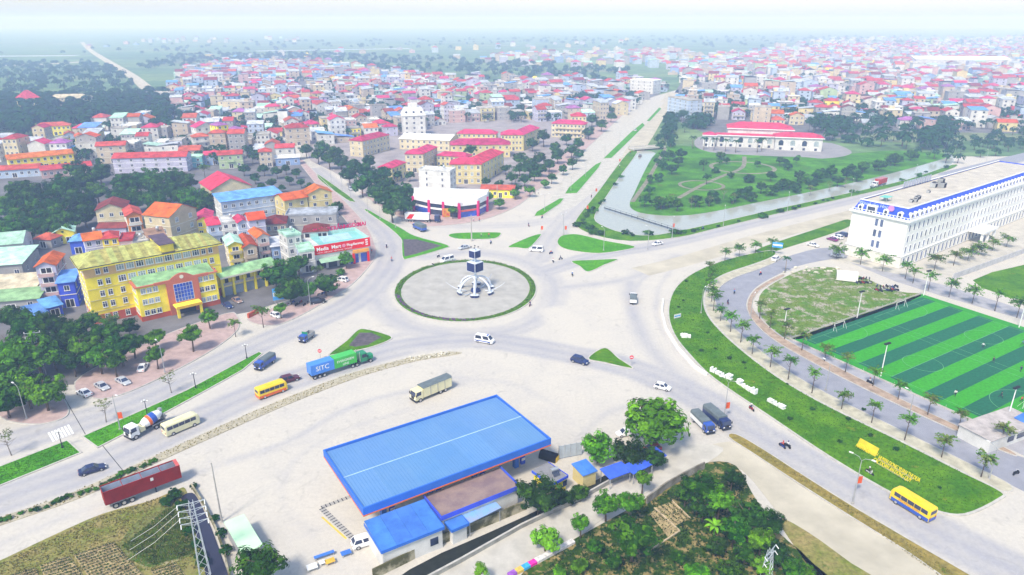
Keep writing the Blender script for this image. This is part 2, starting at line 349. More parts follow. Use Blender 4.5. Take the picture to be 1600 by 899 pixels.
LANES = [(smooth(gp(p), 5, False), w, k) for p, w, k in (
    ([(-150, 850), (0, 782), (140, 733), (300, 660), (420, 607), (540, 568), (640, 541), (760, 533), (900, 555), (1000, 580), (1090, 620), (1200, 690), (1350, 770), (1500, 850), (1700, 950)], 9.5, 1.0),
    ([(-60, 715), (60, 678), (200, 632), (330, 572), (430, 527), (540, 480), (590, 440), (612, 405), (608, 370), (560, 325), (470, 245)], 10, 0.95),
    ([(640, 395), (600, 430), (585, 462), (610, 495), (660, 516), (730, 523), (800, 515), (850, 490), (868, 457), (850, 425), (800, 402), (727, 394), (660, 402)], 7, 0.8),
    ([(850, 425), (930, 400), (1040, 381), (1180, 348), (1320, 315), (1620, 243)], 8, 1.0),
    ([(840, 405), (875, 352), (930, 295), (990, 240)], 9, 0.7),
    ([(640, 350), (700, 352), (790, 352), (860, 345)], 8, 0.6),
    ([(870, 450), (960, 440), (1010, 425), (1060, 400)], 5, 0.75),
    ([(985, 440), (985, 475), (1010, 535), (1060, 590), (1110, 630)], 5, 0.8),
    ([(560, 545), (640, 520), (700, 530)], 4, 0.5), ([(1080, 402), (1022, 424), (994, 450), (990, 490), (1014, 535), (1052, 578)], 0.6, 0.9), ([(1050, 420), (1030, 450), (1026, 490), (1045, 530), (1080, 570)], 0.6, 0.7), ([(720, 600), (620, 615), (540, 640), (450, 690), (360, 720)], 1.2, 0.75), ([(640, 640), (540, 672), (460, 720), (440, 780), (490, 835)], 0.5, 0.5), ([(880, 640), (800, 600), (700, 590)], 0.8, 0.5), ([(900, 690), (960, 640), (1040, 640), (1100, 670)], 1.5, 0.5), ([(0, 850), (150, 790), (320, 735), (480, 690)], 1.0, 0.45))]
DUSTY = [(smooth(gp(p), 4, False), w, k) for p, w, k in (
    ([(660, 552), (750, 550), (860, 585)], 5, 0.6), ([(870, 490), (900, 520), (950, 530)], 10, 0.9), ([(950, 470), (955, 500)], 8, 0.9))]
ROAD_STEP = 1.0
struct(link('road', road_sheet(-230, 330, 58, 440, 1.2, LANES, DUSTY)))

def sheet(name, poly, z, m, kerb=0.0, depth=0.35, kerb_mat=None, parent=None):
    """a flat piece of the setting; kerb = width of the raised stone edge"""
    poly = ccw(poly); b = MB().prism(poly, z - depth, z, 0, bottom=False); o = b.build(name, m, parent)
    if parent is None: struct(o)
    if kerb:
        k = MB(); inn = offset(poly, kerb); out = offset(poly, -0.02); n = len(poly); h = z + 0.03
        for i in range(n):
            j = (i + 1) % n; A, B, C, D = out[i], out[j], inn[j], inn[i]
            k.face([(*A, h), (*B, h), (*C, h), (*D, h)]); k.face([(*A, -0.02), (*B, -0.02), (*B, h), (*A, h)]); k.face([(*D, h), (*C, h), (*C, z - 0.05), (*D, z - 0.05)])
        k.build('kerb', kerb_mat or M_KERB, o)
    return o
def spx(name, pts, z, m, kerb=0.0, n=4, sm=True, **kw):
    p = gp(pts, z); return sheet(name, smooth(p, n) if sm else p, z, m, kerb, **kw)

# --- town blocks
P_BLOCK = gp([(-260, 660), (0, 602), (92, 602), (150, 600), (365, 492), (388, 488), (505, 452), (556, 402), (560, 352), (520, 312), (462, 246), (440, 215), (300, 205), (-260, 235)])
sheet('town_ground', P_BLOCK, 0.10, M_TOWN)
spx('pavement', [(-40, 634), (0, 652), (20, 660), (62, 663), (98, 654), (108, 643), (104, 628), (90, 612), (70, 600), (0, 596), (-40, 600)], 0.15, M_PAVE, 0.25, 3)
spx('pavement', [(118, 612), (140, 621), (165, 623), (205, 611), (262, 585), (322, 553), (360, 527), (374, 510), (371, 494), (352, 490), (240, 530), (130, 585)], 0.15, M_PAVE, 0.25, 3)
spx('pavement', [(386, 499), (402, 507), (432, 508), (470, 493), (512, 469), (547, 447), (572, 422), (588, 398), (584, 376), (572, 352), (552, 328), (522, 298), (495, 272), (470, 247), (462, 247), (515, 315), (545, 352), (556, 390), (530, 425), (490, 452), (430, 480), (394, 488)], 0.15, M_PAVE, 0.25, 3)
# east side of the upper-left street, dealer corner, school pavement
P_SCHOOL = gp([(486, 252), (520, 268), (575, 305), (640, 348), (672, 352), (740, 345), (800, 325), (835, 298), (900, 245), (960, 190), (985, 165), (700, 150), (520, 190), (470, 222)])
sheet('school_ground', P_SCHOOL, 0.10, mat('school_yard', (0.30, 0.27, 0.27), 0.9, 0.2, 0.1))
spx('pavement', [(560, 300), (640, 349), (672, 354), (745, 346), (803, 325), (838, 299), (905, 243), (962, 190), (988, 166), (976, 166), (940, 190), (880, 240), (800, 305), (735, 322), (660, 328), (600, 310)], 0.15, M_PAVE, 0.25, 3)
# --- medians and islands
MED = {}
def island(name, pts, m=M_LAWN, sm=True, n=4):
    o = spx(name, pts, 0.16, m, 0.3, n, sm); MED.setdefault('all', []).append(gp(pts, 0.16)); return o
island('median_lawn', [(-80, 762), (0, 728), (106, 687), (128, 707), (0, 759), (-80, 792)], sm=False)
island('median_lawn', [(127, 682), (200, 650), (290, 610), (365, 570), (405, 549), (411, 552), (380, 578), (330, 606), (240, 655), (152, 700)], sm=False)
island('median_lawn', [(495, 274), (500, 274), (552, 311), (549, 315), (540, 311), (502, 284)], m=M_BANK)
o = island('median_lawn', [(570, 329), (576, 328), (600, 342), (628, 357), (650, 369), (700, 383), (690, 390), (640, 404), (629, 403), (627, 385), (625, 372), (600, 350)])
sheet('bare_soil', gp([(630, 374), (650, 374), (690, 384), (650, 397), (632, 401)], 0.17), 0.17, M_DARKSOIL)
island('traffic_island', [(700, 368), (715, 364), (775, 363), (783, 366), (772, 373), (735, 374), (712, 373)])
island('traffic_island', [(794, 385), (830, 369), (846, 366), (840, 375), (826, 388), (808, 387)])
island('traffic_island', [(870, 378), (876, 369), (890, 366), (908, 367), (945, 376), (992, 385), (975, 391), (935, 396), (895, 392), (876, 386)])
island('traffic_island', [(893, 408), (930, 406), (966, 405), (945, 414), (919, 425), (905, 416)])
island('traffic_island', [(513, 554), (540, 533), (558, 516), (572, 514), (600, 521), (613, 527), (604, 534), (575, 544), (530, 553)], m=M_BANK)
sheet('bare_soil', gp([(545, 540), (562, 520), (580, 520), (596, 527), (575, 539), (555, 542)], 0.17), 0.17, M_DARKSOIL)
island('traffic_island', [(918, 560), (945, 543), (968, 560), (990, 575), (975, 574), (945, 567)], m=M_BANK)
for q in ([(834, 338), (838, 331), (874, 310), (882, 310), (876, 318), (848, 337)], [(882, 303), (888, 293), (930, 257), (940, 253), (936, 262), (902, 302)], [(942, 248), (985, 207), (1004, 192), (1008, 196), (992, 212), (956, 247)], [(1010, 189), (1030, 168), (1034, 170), (1015, 190)]):
    island('median_lawn', q, sm=False)
# --- roundabout
RB_C = G(727, 455); RB_L, RB_R, RB_T, RB_B = G(614, 456), G(839, 456), G(727, 407), G(727, 504)
RB_C = Vector((RB_C.x, (RB_T.y + RB_B.y) / 2, 0)); RB_A, RB_D = (RB_R.x - RB_L.x) / 2, (RB_T.y - RB_B.y) / 2
def ell(s, n=72, dz=0): return [(RB_C.x + (RB_A - s) * math.cos(2 * PI * i / n), RB_C.y + (RB_D - s) * math.sin(2 * PI * i / n)) for i in range(n)]
ro = sheet('roundabout', ell(0), 0.16, M_BANK, 0.35)
sheet('roundabout_paving', ell(2.3), 0.18, mat('island_concrete', (0.39, 0.375, 0.34), 0.85, 0.12, 0.25))
# --- strip between the left road and the sandy lane
P_STRIP_U = [(-90, 842), (0, 808), (100, 775), (240, 713), (400, 641), (540, 586), (640, 559), (700, 550), (722, 551)]
P_STRIP_L = [(700, 556), (650, 564), (560, 589), (430, 640), (250, 720), (130, 776), (0, 821), (-90, 856)]
spx('gravel_strip', P_STRIP_U + P_STRIP_L, 0.14, M_RUBBLE, 0.0, 3)
# --- bottom-left field, ditch
spx('field', [(-120, 960), (-60, 900), (0, 876), (80, 838), (160, 803), (230, 784), (275, 766), (290, 764), (300, 800), (318, 860), (330, 930), (200, 1000)], 0.06, M_DRY, n=3)
spx('scrub', [(185, 858), (215, 815), (262, 793), (286, 790), (300, 815), (312, 850), (300, 868), (240, 886), (215, 880)], 0.075, M_SCRUB, n=3)
spx('canal', [(283, 778), (300, 770), (312, 785), (330, 825), (350, 880), (365, 930), (330, 930), (318, 880), (305, 830), (292, 800)], 0.10, M_CANAL, n=3)
# --- gas station concrete lane and grove floor (bottom)
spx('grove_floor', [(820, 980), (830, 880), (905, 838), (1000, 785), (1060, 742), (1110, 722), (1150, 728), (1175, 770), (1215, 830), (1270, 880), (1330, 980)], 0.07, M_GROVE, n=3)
spx('concrete_lane', [(640, 930), (740, 868), (840, 812), (930, 775), (1010, 738), (1050, 712), (1085, 694), (1130, 700), (1110, 720), (1060, 745), (1000, 775), (950, 805), (905, 838), (860, 862), (760, 925)], 0.09, M_CONC, n=3)
spx('drain', [(590, 925), (640, 890), (690, 864), (760, 834), (822, 806), (900, 768), (945, 743), (958, 750), (905, 784), (815, 828), (720, 882), (650, 925)], 0.02, mat('drain_shadow', (0.02, 0.022, 0.015), 0.6, 0.3, 0.7), sm=False)  # flat drain bed; shadow between wall and lane is painted into its near-black colour
# --- dirt lane and dry verge beside the lower right road
spx('dirt_lane', [(1090, 705), (1140, 690), (1180, 712), (1260, 765), (1340, 815), (1430, 870), (1560, 960), (1330, 980), (1290, 890), (1215, 800), (1160, 735), (1110, 722)], 0.05, M_DUST, n=3)
spx('dry_scrub', [(1215, 810), (1260, 830), (1330, 880), (1400, 930), (1330, 980), (1260, 880)], 0.07, M_DRY, n=3)
spx('verge', [(1138, 683), (1150, 678), (1190, 700), (1260, 745), (1340, 795), (1430, 848), (1600, 950), (1560, 960), (1420, 864), (1330, 808), (1250, 757), (1180, 711)], 0.16, lawn_material('dry_verge', (0.29, 0.22, 0.06), (0.22, 0.19, 0.05), (0.09, 0.14, 0.015), bare=0.6), 0.2, n=3)
# --- the grass bank along the right road and what lies behind it
P_BANK = [(1206, 391), (1160, 399), (1112, 413), (1075, 431), (1051, 455), (1043, 488), (1052, 522), (1078, 556), (1115, 592), (1200, 650), (1300, 717), (1400, 775), (1462, 799), (1510, 805), (1563, 781), (1566, 768), (1500, 735), (1400, 685), (1300, 637), (1230, 598), (1180, 563), (1135, 525), (1108, 494), (1101, 470), (1108, 446), (1135, 428), (1185, 411), (1212, 399)]
bank = spx('grass_bank', P_BANK, 0.16, M_BANK, 0.45, 4)
P_TREESTRIP = [(1212, 399), (1185, 411), (1135, 428), (1108, 446), (1101, 470), (1108, 494), (1135, 525), (1180, 563), (1230, 598), (1300, 637), (1400, 685), (1500, 735), (1566, 768), (1580, 758), (1510, 722), (1412, 674), (1312, 625), (1245, 588), (1195, 553), (1150, 515), (1125, 486), (1118, 466), (1126, 448), (1150, 433), (1190, 419), (1222, 404)]
spx('pavement', P_TREESTRIP, 0.155, M_PAVE2, 0.2, 4)
P_SIDE = [(1222, 404), (1190, 419), (1150, 433), (1126, 448), (1118, 466), (1125, 486), (1150, 515), (1195, 553), (1245, 588), (1312, 625), (1412, 674), (1510, 722), (1580, 758), (1680, 800), (1680, 745), (1560, 702), (1450, 654), (1340, 602), (1260, 561), (1205, 528), (1176, 500), (1166, 476), (1178, 452), (1208, 433), (1250, 415), (1300, 405), (1322, 404), (1322, 390), (1280, 388)]
spx('side_road', P_SIDE, 0.025, M_ASPH, n=3)
spx('verge', [(1176, 500), (1205, 528), (1260, 561), (1340, 602), (1450, 654), (1560, 702), (1590, 712), (1560, 694), (1452, 645), (1345, 592), (1265, 551), (1215, 522), (1184, 492), (1176, 474), (1190, 452), (1225, 432), (1218, 430), (1180, 452), (1167, 476)], 0.15, mat('brown_verge', (0.36, 0.27, 0.20), 0.9, 0.25, 0.5), 0.15, 3)
spx('path', [(1184, 492), (1215, 522), (1265, 551), (1345, 592), (1452, 645), (1600, 712), (1620, 690), (1560, 672), (1450, 620), (1350, 575), (1252, 532), (1240, 526)], 0.05, mat('pale_path', (0.34, 0.335, 0.36), 0.85, 0.12, 0.4), sm=False)
spx('rough_lot', [(1184, 478), (1192, 455), (1225, 434), (1260, 420), (1300, 418), (1345, 432), (1400, 455), (1440, 462), (1350, 497), (1250, 530), (1215, 520), (1188, 494)], 0.06, M_LOT, n=3)
# --- football pitches on artificial turf
PA, PB, PD = g2((1250, 531)), g2((1443, 464)), g2((1562, 669))
PC = (PB[0] + PD[0] - PA[0], PB[1] + PD[1] - PA[1])
pu = Vector((PB[0] - PA[0], PB[1] - PA[1])); pv = Vector((PD[0] - PA[0], PD[1] - PA[1]))
def pt(u, v): return (PA[0] + pu.x * u + pv.x * v, PA[1] + pu.y * u + pv.y * v)
TURF_L = mat('light_turf', (0.035, 0.30, 0.012), 0.9, 0.18, 1.5, rnd=0.05); TURF_D = mat('dark_turf', (0.012, 0.115, 0.055), 0.9, 0.18, 1.5, rnd=0.05)
pitch = sheet('football_pitch', [pt(-0.03, -0.03), pt(1.03, -0.03), pt(1.03, 1.03), pt(-0.03, 1.03)], 0.06, mat('turf_border', (0.03, 0.26, 0.02), 0.9, 0.1, 1))
NST = 12
for i in range(NST):
    MB().prism([pt(0.015, i / NST), pt(0.985, i / NST), pt(0.985, (i + 1) / NST - 0.0008), pt(0.015, (i + 1) / NST - 0.0008)], 0.0, 0.075 + 0.003 * (i % 2), 0, bottom=False).build('turf_strip', TURF_D if i % 2 == 0 else TURF_L, pitch)
def pline(pts, w=0.10, m=M_PLINE, parent=pitch, z=0.084, name='line_marking'):
    b = MB(); b.prism(ribbon(pts, w), z - 0.004, z, 0, bottom=False); return b.build(name, m, parent)
def arc(c, r, a0, a1, n=20): return [(c[0] + r * math.cos(a0 + (a1 - a0) * i / n), c[1] + r * math.sin(a0 + (a1 - a0) * i / n)) for i in range(n + 1)]
pang = math.atan2(pu.y, pu.x)
for u0, u1 in ((0.03, 0.475), (0.525, 0.97)):
    pline([pt(u0, 0.03), pt(u0, 0.97)]); pline([pt(u1, 0.03), pt(u1, 0.97)]); pline([pt(u0, 0.03), pt(u1, 0.03)]); pline([pt(u0, 0.97), pt(u1, 0.97)]); pline([pt(u0, 0.5), pt(u1, 0.5)])
    um = (u0 + u1) / 2; pline(arc(pt(um, 0.5), 4.5, 0, 2 * PI, 28))
    va = math.atan2(pv.y, pv.x)
    pline(arc(pt(um, 0.03), 7, va - PI / 2, va + PI / 2)); pline(arc(pt(um, 0.97), 7, va + PI / 2, va + 3 * PI / 2))
# --- hotel yard, green plot behind the pitches
spx('yard', [(1300, 404), (1322, 404), (1412, 424), (1600, 345), (1700, 320), (1700, 400), (1600, 400), (1500, 427), (1440, 440), (1400, 432), (1340, 417)], 0.05, M_CONC, sm=False)
spx('paddock', [(1520, 438), (1600, 414), (1720, 400), (1720, 462), (1600, 468), (1565, 460)], 0.06, M_BANK, n=2)
spx('path', [(1322, 408), (1400, 440), (1470, 462), (1600, 500), (1720, 535), (1720, 515), (1600, 484), (1480, 447), (1420, 432), (1380, 424)], 0.055, MATS['pale_path'], sm=False)
# --- water, park, far road
spx('pond', [(996, 238), (1025, 240), (1010, 262), (992, 300), (984, 318), (990, 328), (1010, 334), (1050, 337), (1100, 331), (1180, 313), (1260, 296), (1360, 273), (1440, 252), (1482, 240), (1486, 258), (1420, 280), (1320, 303), (1220, 325), (1120, 348), (1060, 361), (1015, 368), (975, 364), (945, 354), (929, 341), (941, 318), (966, 280)], 0.02, M_WATER, n=3)
spx('pond_bank', [(984, 236), (996, 238), (966, 280), (941, 318), (929, 341), (945, 354), (975, 364), (1015, 368), (1060, 361), (1120, 348), (1220, 325), (1320, 303), (1420, 280), (1486, 258), (1492, 262), (1420, 286), (1320, 310), (1220, 333), (1120, 357), (1060, 371), (985, 377), (930, 368), (901, 354), (902, 340), (934, 300), (962, 262)], 0.12, M_BANK, 0.25, 3)
spx('park_lawn', [(1025, 240), (1010, 262), (992, 300), (984, 318), (990, 328), (1010, 334), (1050, 337), (1100, 333), (1180, 317), (1260, 301), (1360, 279), (1440, 258), (1482, 244), (1450, 238), (1380, 236), (1280, 245), (1250, 236), (1100, 230), (1050, 228)], 0.10, lawn_material('park_grass', (0.035, 0.12, 0.006), (0.085, 0.27, 0.004), (0.09, 0.13, 0.02), bare=0.6, s1=0.06), n=3)
spx('palace_yard', [(1085, 226), (1110, 238), (1180, 243), (1260, 246), (1285, 248), (1320, 244), (1330, 236), (1300, 224), (1262, 222), (1180, 215), (1100, 212)], 0.12, mat('yard_grey', (0.27, 0.26, 0.27), 0.9, 0.1, 0.1), n=3)
def ring(c, r0, r1, n=40, f=0.75):
    P = lambda r: [(c[0] + r * math.cos(2 * PI * i / n), c[1] + r * math.sin(2 * PI * i / n)) for i in range(n)]
    return P(r0), P(r1)
for c, r, w in ((g2((1096, 290)), 12, 1.8), (g2((1160, 262)), 19, 2.4)):
    a, b_ = ring(c, r, r - w); k = MB(); n = len(a)
    for i in range(n): j = (i + 1) % n; k.face([(*a[i], 0.115), (*a[j], 0.115), (*b_[j], 0.115), (*b_[i], 0.115)])
    struct(k.build('park_path', M_PPATH))
struct(MB().prism(ribbon(smooth(gp([(1163, 245), (1160, 262), (1130, 275), (1096, 290), (1060, 310)]), 4, False), 2.5), 0, 0.11, 0, bottom=False).build('park_path', M_PPATH))
struct(MB().prism(ribbon(gp([(1040, 232), (1010, 285), (988, 316)]), 2.2), 0, 0.11, 0, bottom=False).build('park_path', M_PPATH))
# far roads
def far_road(name, pts, w0, w1, m, z=0.01, n=3): return struct(MB().prism(ribbon(smooth(gp(pts), n, False), w0, w1), z - 0.08, z, 0, bottom=False).build(name, m))
sheet('pavement', gp([(838, 345), (850, 328), (900, 245), (985, 165), (1025, 150), (1060, 140), (1062, 150), (1045, 172), (1000, 240), (900, 322)]), 0.004, M_CONC, depth=0.1)
far_road('road', [(975, 255), (1000, 222), (1020, 192), (1037, 166), (1052, 145)], 13, 13, M_DUST, 0.008)
far_road('road', [(955, 255), (985, 210), (1010, 185), (1032, 160)], 8, 8, M_CONC, 0.009)
far_road('road', [(500, 262), (478, 240), (462, 226), (448, 215)], 22, 16, M_CONC, 0.012)
far_road('road', [(262, 205), (240, 150), (205, 118), (170, 97), (140, 78), (128, 66)], 16, 14, M_DUST, 0.008)
far_road('road', [(1480, 275), (1600, 245), (1760, 205)], 12, 12, M_ASPH, 0.008)
far_road('dirt_road', [(1000, 425), (1080, 405), (1180, 375), (1300, 343), (1430, 310), (1600, 272), (1760, 235)], 9, 9, M_DUST, 0.010)
spx('verge', [(1180, 392), (1215, 378), (1300, 350), (1325, 343), (1330, 352), (1290, 368), (1225, 388), (1195, 397)], 0.12, M_BANK, n=3)
far_road('dirt_road', [(-200, 112), (0, 103), (80, 100), (140, 96)], 30, 30, M_DUST, 0.01)
far_road('dirt_road', [(290, 128), (380, 116), (520, 109)], 25, 25, M_DUST, 0.01)
far_road('dirt_road', [(1000, 128), (900, 126), (820, 131)], 22, 22, M_DUST, 0.01)
far_road('river', [(-300, 90), (0, 88), (120, 87)], 60, 60, mat('far_water', (0.4, 0.42, 0.45), 0.3, 0.05, 0.01), 0.012)
far_road('river', [(400, 80), (510, 78), (640, 76)], 55, 55, MATS['far_water'], 0.012)

def haze_box():
    b = MB().box(-9000, 9000, -9000, 9000, -2.0, 120.0); m = bpy.data.materials.new('haze_air'); m.use_nodes = True; nt = m.node_tree; nt.nodes.clear()
    o = nt.nodes.new('ShaderNodeOutputMaterial'); p = nt.nodes.new('ShaderNodeVolumePrincipled')
    p.inputs['Color'].default_value = (0.46, 0.62, 1.0, 1); p.inputs['Absorption Color'].default_value = (1, 1, 1, 1)
    p.inputs['Density'].default_value = HAZE; p.inputs['Anisotropy'].default_value = 0.0
    nt.links.new(p.outputs[0], o.inputs['Volume']); stuff(b.build('haze', m))
HAZE = 0.00056
haze_box()
# ================================================================== trees and plants
def leaf_mat(name, c, rnd=0.22):
    m = mat(name, c, 0.7, 0.45, 0.9, rnd=rnd, spec=0.02, detail=3); return m
LEAF_DARK = leaf_mat('dark_leaves', (0.014, 0.058, 0.003)); LEAF_MID = leaf_mat('green_leaves', (0.042, 0.135, 0.003)); LEAF_LIME = leaf_mat('lime_leaves', (0.12, 0.30, 0.012))
LEAF_OLIVE = leaf_mat('olive_leaves', (0.13, 0.17, 0.035)); LEAF_TEAL = leaf_mat('teal_leaves', (0.018, 0.068, 0.012)); LEAF_DEEP = leaf_mat('deep_leaves', (0.012, 0.038, 0.004))
LEAF_YNG = leaf_mat('sapling_leaves', (0.075, 0.18, 0.010)); LEAF_D2 = leaf_mat('dark_leaves_young', (0.048, 0.14, 0.005)); LEAF_M2 = leaf_mat('green_leaves_young', (0.09, 0.25, 0.005)); LEAF_T2 = leaf_mat('teal_leaves_young', (0.045, 0.135, 0.016)); LEAF_P2 = leaf_mat('deep_leaves_young', (0.03, 0.085, 0.006))
BARK = mat('bark', (0.13, 0.095, 0.07), 0.9, 0.3, 2.0); BARK_PALE = mat('pale_bark', (0.26, 0.22, 0.18), 0.9, 0.25, 2.0)
def leaf_quad(b, p, n, s, rng, mi=0):
    n = n.normalized(); u = n.orthogonal().normalized(); a = rng.random() * 6.28; w = n.cross(u); u2 = u * math.cos(a) + w * math.sin(a); w2 = n.cross(u2)
    l, k = s * rng.uniform(0.8, 1.4), s * rng.uniform(0.45, 0.75)
    b.face([p - u2 * l, p - w2 * k + n * s * 0.18, p + u2 * l, p + w2 * k + n * s * 0.18], mi)
def crown_mesh(name, seed, m, m2=None, clumps=46, leaves=46, leaf=0.085, flat=0.8, spread=0.27, core=0.62, umbrella=False, gap=0.0):
    """foliage of radius 1 about its own centre: leaf faces gathered in clumps, with a dark core of more leaves"""
    rng = random.Random(seed); b = MB()
    lobes = [Vector((rng.uniform(-1, 1), rng.uniform(-1, 1), rng.uniform(-0.3, 1))).normalized() for _ in range(7)]
    for _ in range(clumps):
        d = Vector((rng.gauss(0, 1), rng.gauss(0, 1), rng.gauss(0, 1))).normalized()
        if umbrella: d.z = abs(d.z) * 0.6 - 0.12
        elif d.z < -0.45: d.z *= -0.6
        k = 0.62 + 0.42 * max(0.0, max(d.dot(l) for l in lobes)) ** 3; r = k * rng.uniform(0.5, 0.95) ** 0.6
        if rng.random() < gap: continue
        c = Vector((d.x * r, d.y * r, d.z * r * flat)); cs = spread * rng.uniform(0.55, 1.3); mi = 1 if m2 and rng.random() < 0.38 else 0
        for _ in range(leaves):
            e = Vector((rng.gauss(0, 1), rng.gauss(0, 1), rng.gauss(0, 1))).normalized(); p = c + Vector((e.x, e.y, e.z * 0.7)) * cs * rng.uniform(0.55, 1.0)
            leaf_quad(b, p, e * 0.8 + d * 0.5 + Vector((0, 0, 0.35)), leaf * rng.uniform(0.7, 1.3), rng, mi)
    if core:
        for _ in range(clumps * 9):
            d = Vector((rng.gauss(0, 1), rng.gauss(0, 1), rng.gauss(0, 1))).normalized(); p = Vector((d.x, d.y, d.z * flat)) * core * rng.uniform(0.7, 1)
            leaf_quad(b, p, d, leaf * 1.9, rng)
    return b.mesh(name, [m, m2 or m])
def spray_mesh(name, seed, m, m2):
    """open feathery crown: leafy branches radiating up and out"""
    rng = random.Random(seed); b = MB()
    for i in range(26):
        a = rng.uniform(0, 6.28); e = rng.uniform(-0.1, 0.75); L = rng.uniform(0.65, 1.05); z0 = rng.uniform(-0.35, 0.1); mi = int(rng.random() < 0.4)
        for k in range(9):
            t = (k + 1) / 9; p = Vector((math.cos(a) * L * t, math.sin(a) * L * t, z0 + e * t - 0.35 * t * t))
            for _ in range(3): leaf_quad(b, p + Vector((rng.gauss(0, .06), rng.gauss(0, .06), rng.gauss(0, .04))), Vector((rng.gauss(0, .5), rng.gauss(0, .5), 1)), 0.085 * rng.uniform(0.7, 1.3), rng, mi)
    return b.mesh(name, [m, m2])
def trunk_mesh(name, seed, m, limbs=6, r=0.035, top=0.62, out=0.5, bend=0.05):
    """trunk and limbs of a tree of height 1; limbs reach out by 'out'"""
    rng = random.Random(seed); b = MB(); bx, by = rng.uniform(-bend, bend), rng.uniform(-bend, bend)
    P = [(0, 0, -0.02), (bx * 0.4, by * 0.4, top * 0.4), (bx, by, top), (bx * 1.3, by * 1.3, 0.9)]
    b.tube(P, r * 1.25, 7, r1=r * 0.3)
    for i in range(limbs):
        a = 2 * PI * i / limbs + rng.uniform(-0.4, 0.4); z0 = top * rng.uniform(0.72, 1.15); L = out * rng.uniform(0.6, 1.0); z1 = min(0.95, z0 + rng.uniform(0.1, 0.3))
        b.tube([(bx, by, z0), (bx + math.cos(a) * L * 0.5, by + math.sin(a) * L * 0.5, z0 + (z1 - z0) * 0.4), (bx + math.cos(a) * L, by + math.sin(a) * L, z1)], r * 0.5, 5, r1=r * 0.14)
    return b.mesh(name, [m], sm=True)
CR = {}
for kind, m, kw in (('dark', LEAF_DARK, dict(m2=LEAF_D2, clumps=78, leaves=44, leaf=0.062, spread=0.21, core=0.55)), ('mid', LEAF_MID, dict(m2=LEAF_M2, clumps=66, leaves=42, leaf=0.068, spread=0.22, core=0.5)), ('teal', LEAF_TEAL, dict(m2=LEAF_T2, clumps=60, leaves=36, leaf=0.08, spread=0.22, core=0.5)), ('deep', LEAF_DEEP, dict(m2=LEAF_P2, clumps=74, leaves=44, leaf=0.06, spread=0.21, core=0.5)),
                    ('lime', LEAF_LIME, dict(clumps=34, leaves=46, leaf=0.085, core=0.45)), ('young', LEAF_YNG, dict(m2=LEAF_M2, clumps=40, leaves=34, leaf=0.10, umbrella=True, flat=0.85, spread=0.2, core=0, gap=0.1)),
                    ('autumn', LEAF_OLIVE, dict(clumps=24, leaves=30, leaf=0.09, umbrella=True, flat=0.8, spread=0.2, core=0, gap=0.15)), ('sparse', LEAF_OLIVE, dict(clumps=18, leaves=14, leaf=0.07, core=0, spread=0.22))):
    CR[kind] = [crown_mesh('crown_' + kind, 40 + i * 7 + len(kind), m, **kw) for i in range(3)]
CR['young'] = [spray_mesh('crown_spray', 70 + i, LEAF_YNG, LEAF_M2) for i in range(3)]; CR['autumn'] = [spray_mesh('crown_autumn', 80 + i, LEAF_OLIVE, LEAF_YNG) for i in range(3)]
TRK = [trunk_mesh('trunk_a', i, BARK) for i in range(3)]
TRK_Y = [trunk_mesh('trunk_y', 10 + i, BARK, limbs=5, r=0.016, top=0.6, out=0.2, bend=0.03) for i in range(3)]
TRK_B = [trunk_mesh('trunk_b', 20 + i, BARK_PALE, limbs=11, r=0.016, top=0.45, out=0.34) for i in range(2)]
TREES = []      # (x, y, radius) of every tree, so that houses keep clear
def tree(kind, x, y, h, r, label, group=None, name='broadleaf_tree', cat='tree', flat=1.0):
    o = thing(name, label, cat, (x, y, 0.05), random.uniform(0, 6.28), group); i = random.randrange(3)
    if kind == 'bare': link('trunk', TRK_B[i % 2], o, scale=(h, h, h)); link('crown', CR['sparse'][i], o, (0, 0, h * 0.72), scale=(h * 0.36, h * 0.36, h * 0.28)); return o
    yo = kind in ('young', 'autumn')
    if not yo: r *= 1.22
    link('trunk', (TRK_Y if yo else TRK)[i], o, scale=(h, h, h) if yo else (h * 0.8, h * 0.8, h))
    link('crown', CR[kind][i], o, (0, 0, h - r * (0.55 if yo else 0.80) * flat), random.uniform(0, 6.28), (r, r, r * flat * random.uniform(0.9, 1.1)))
    TREES.append((x, y, r)); return o
def tree_px(kind, px, py, h, r, label, group=None, **kw):
    """crown seen centred at the survey point"""
    q = G(px, py, h - r * 0.7); return tree(kind, q.x, q.y, h, r, label, group, **kw)
ORD = ['first', 'second', 'third', 'fourth', 'fifth', 'sixth', 'seventh', 'eighth', 'ninth', 'tenth', 'eleventh', 'twelfth', 'thirteenth', 'fourteenth', 'fifteenth', 'sixteenth', 'seventeenth', 'eighteenth', 'nineteenth', 'twentieth', 'twenty-first', 'twenty-second', 'twenty-third', 'twenty-fourth']
ORD += ['%s-%s' % (t, o) if o else t2 for t, t2 in (('twenty', ''), ('thirty', 'thirtieth'), ('forty', 'fortieth'), ('fifty', 'fiftieth')) for o in ('',) + ('first', 'second', 'third', 'fourth', 'fifth', 'sixth', 'seventh', 'eighth', 'ninth') if not (t == 'twenty' and o in ('', 'first', 'second', 'third', 'fourth'))] + ['sixtieth']

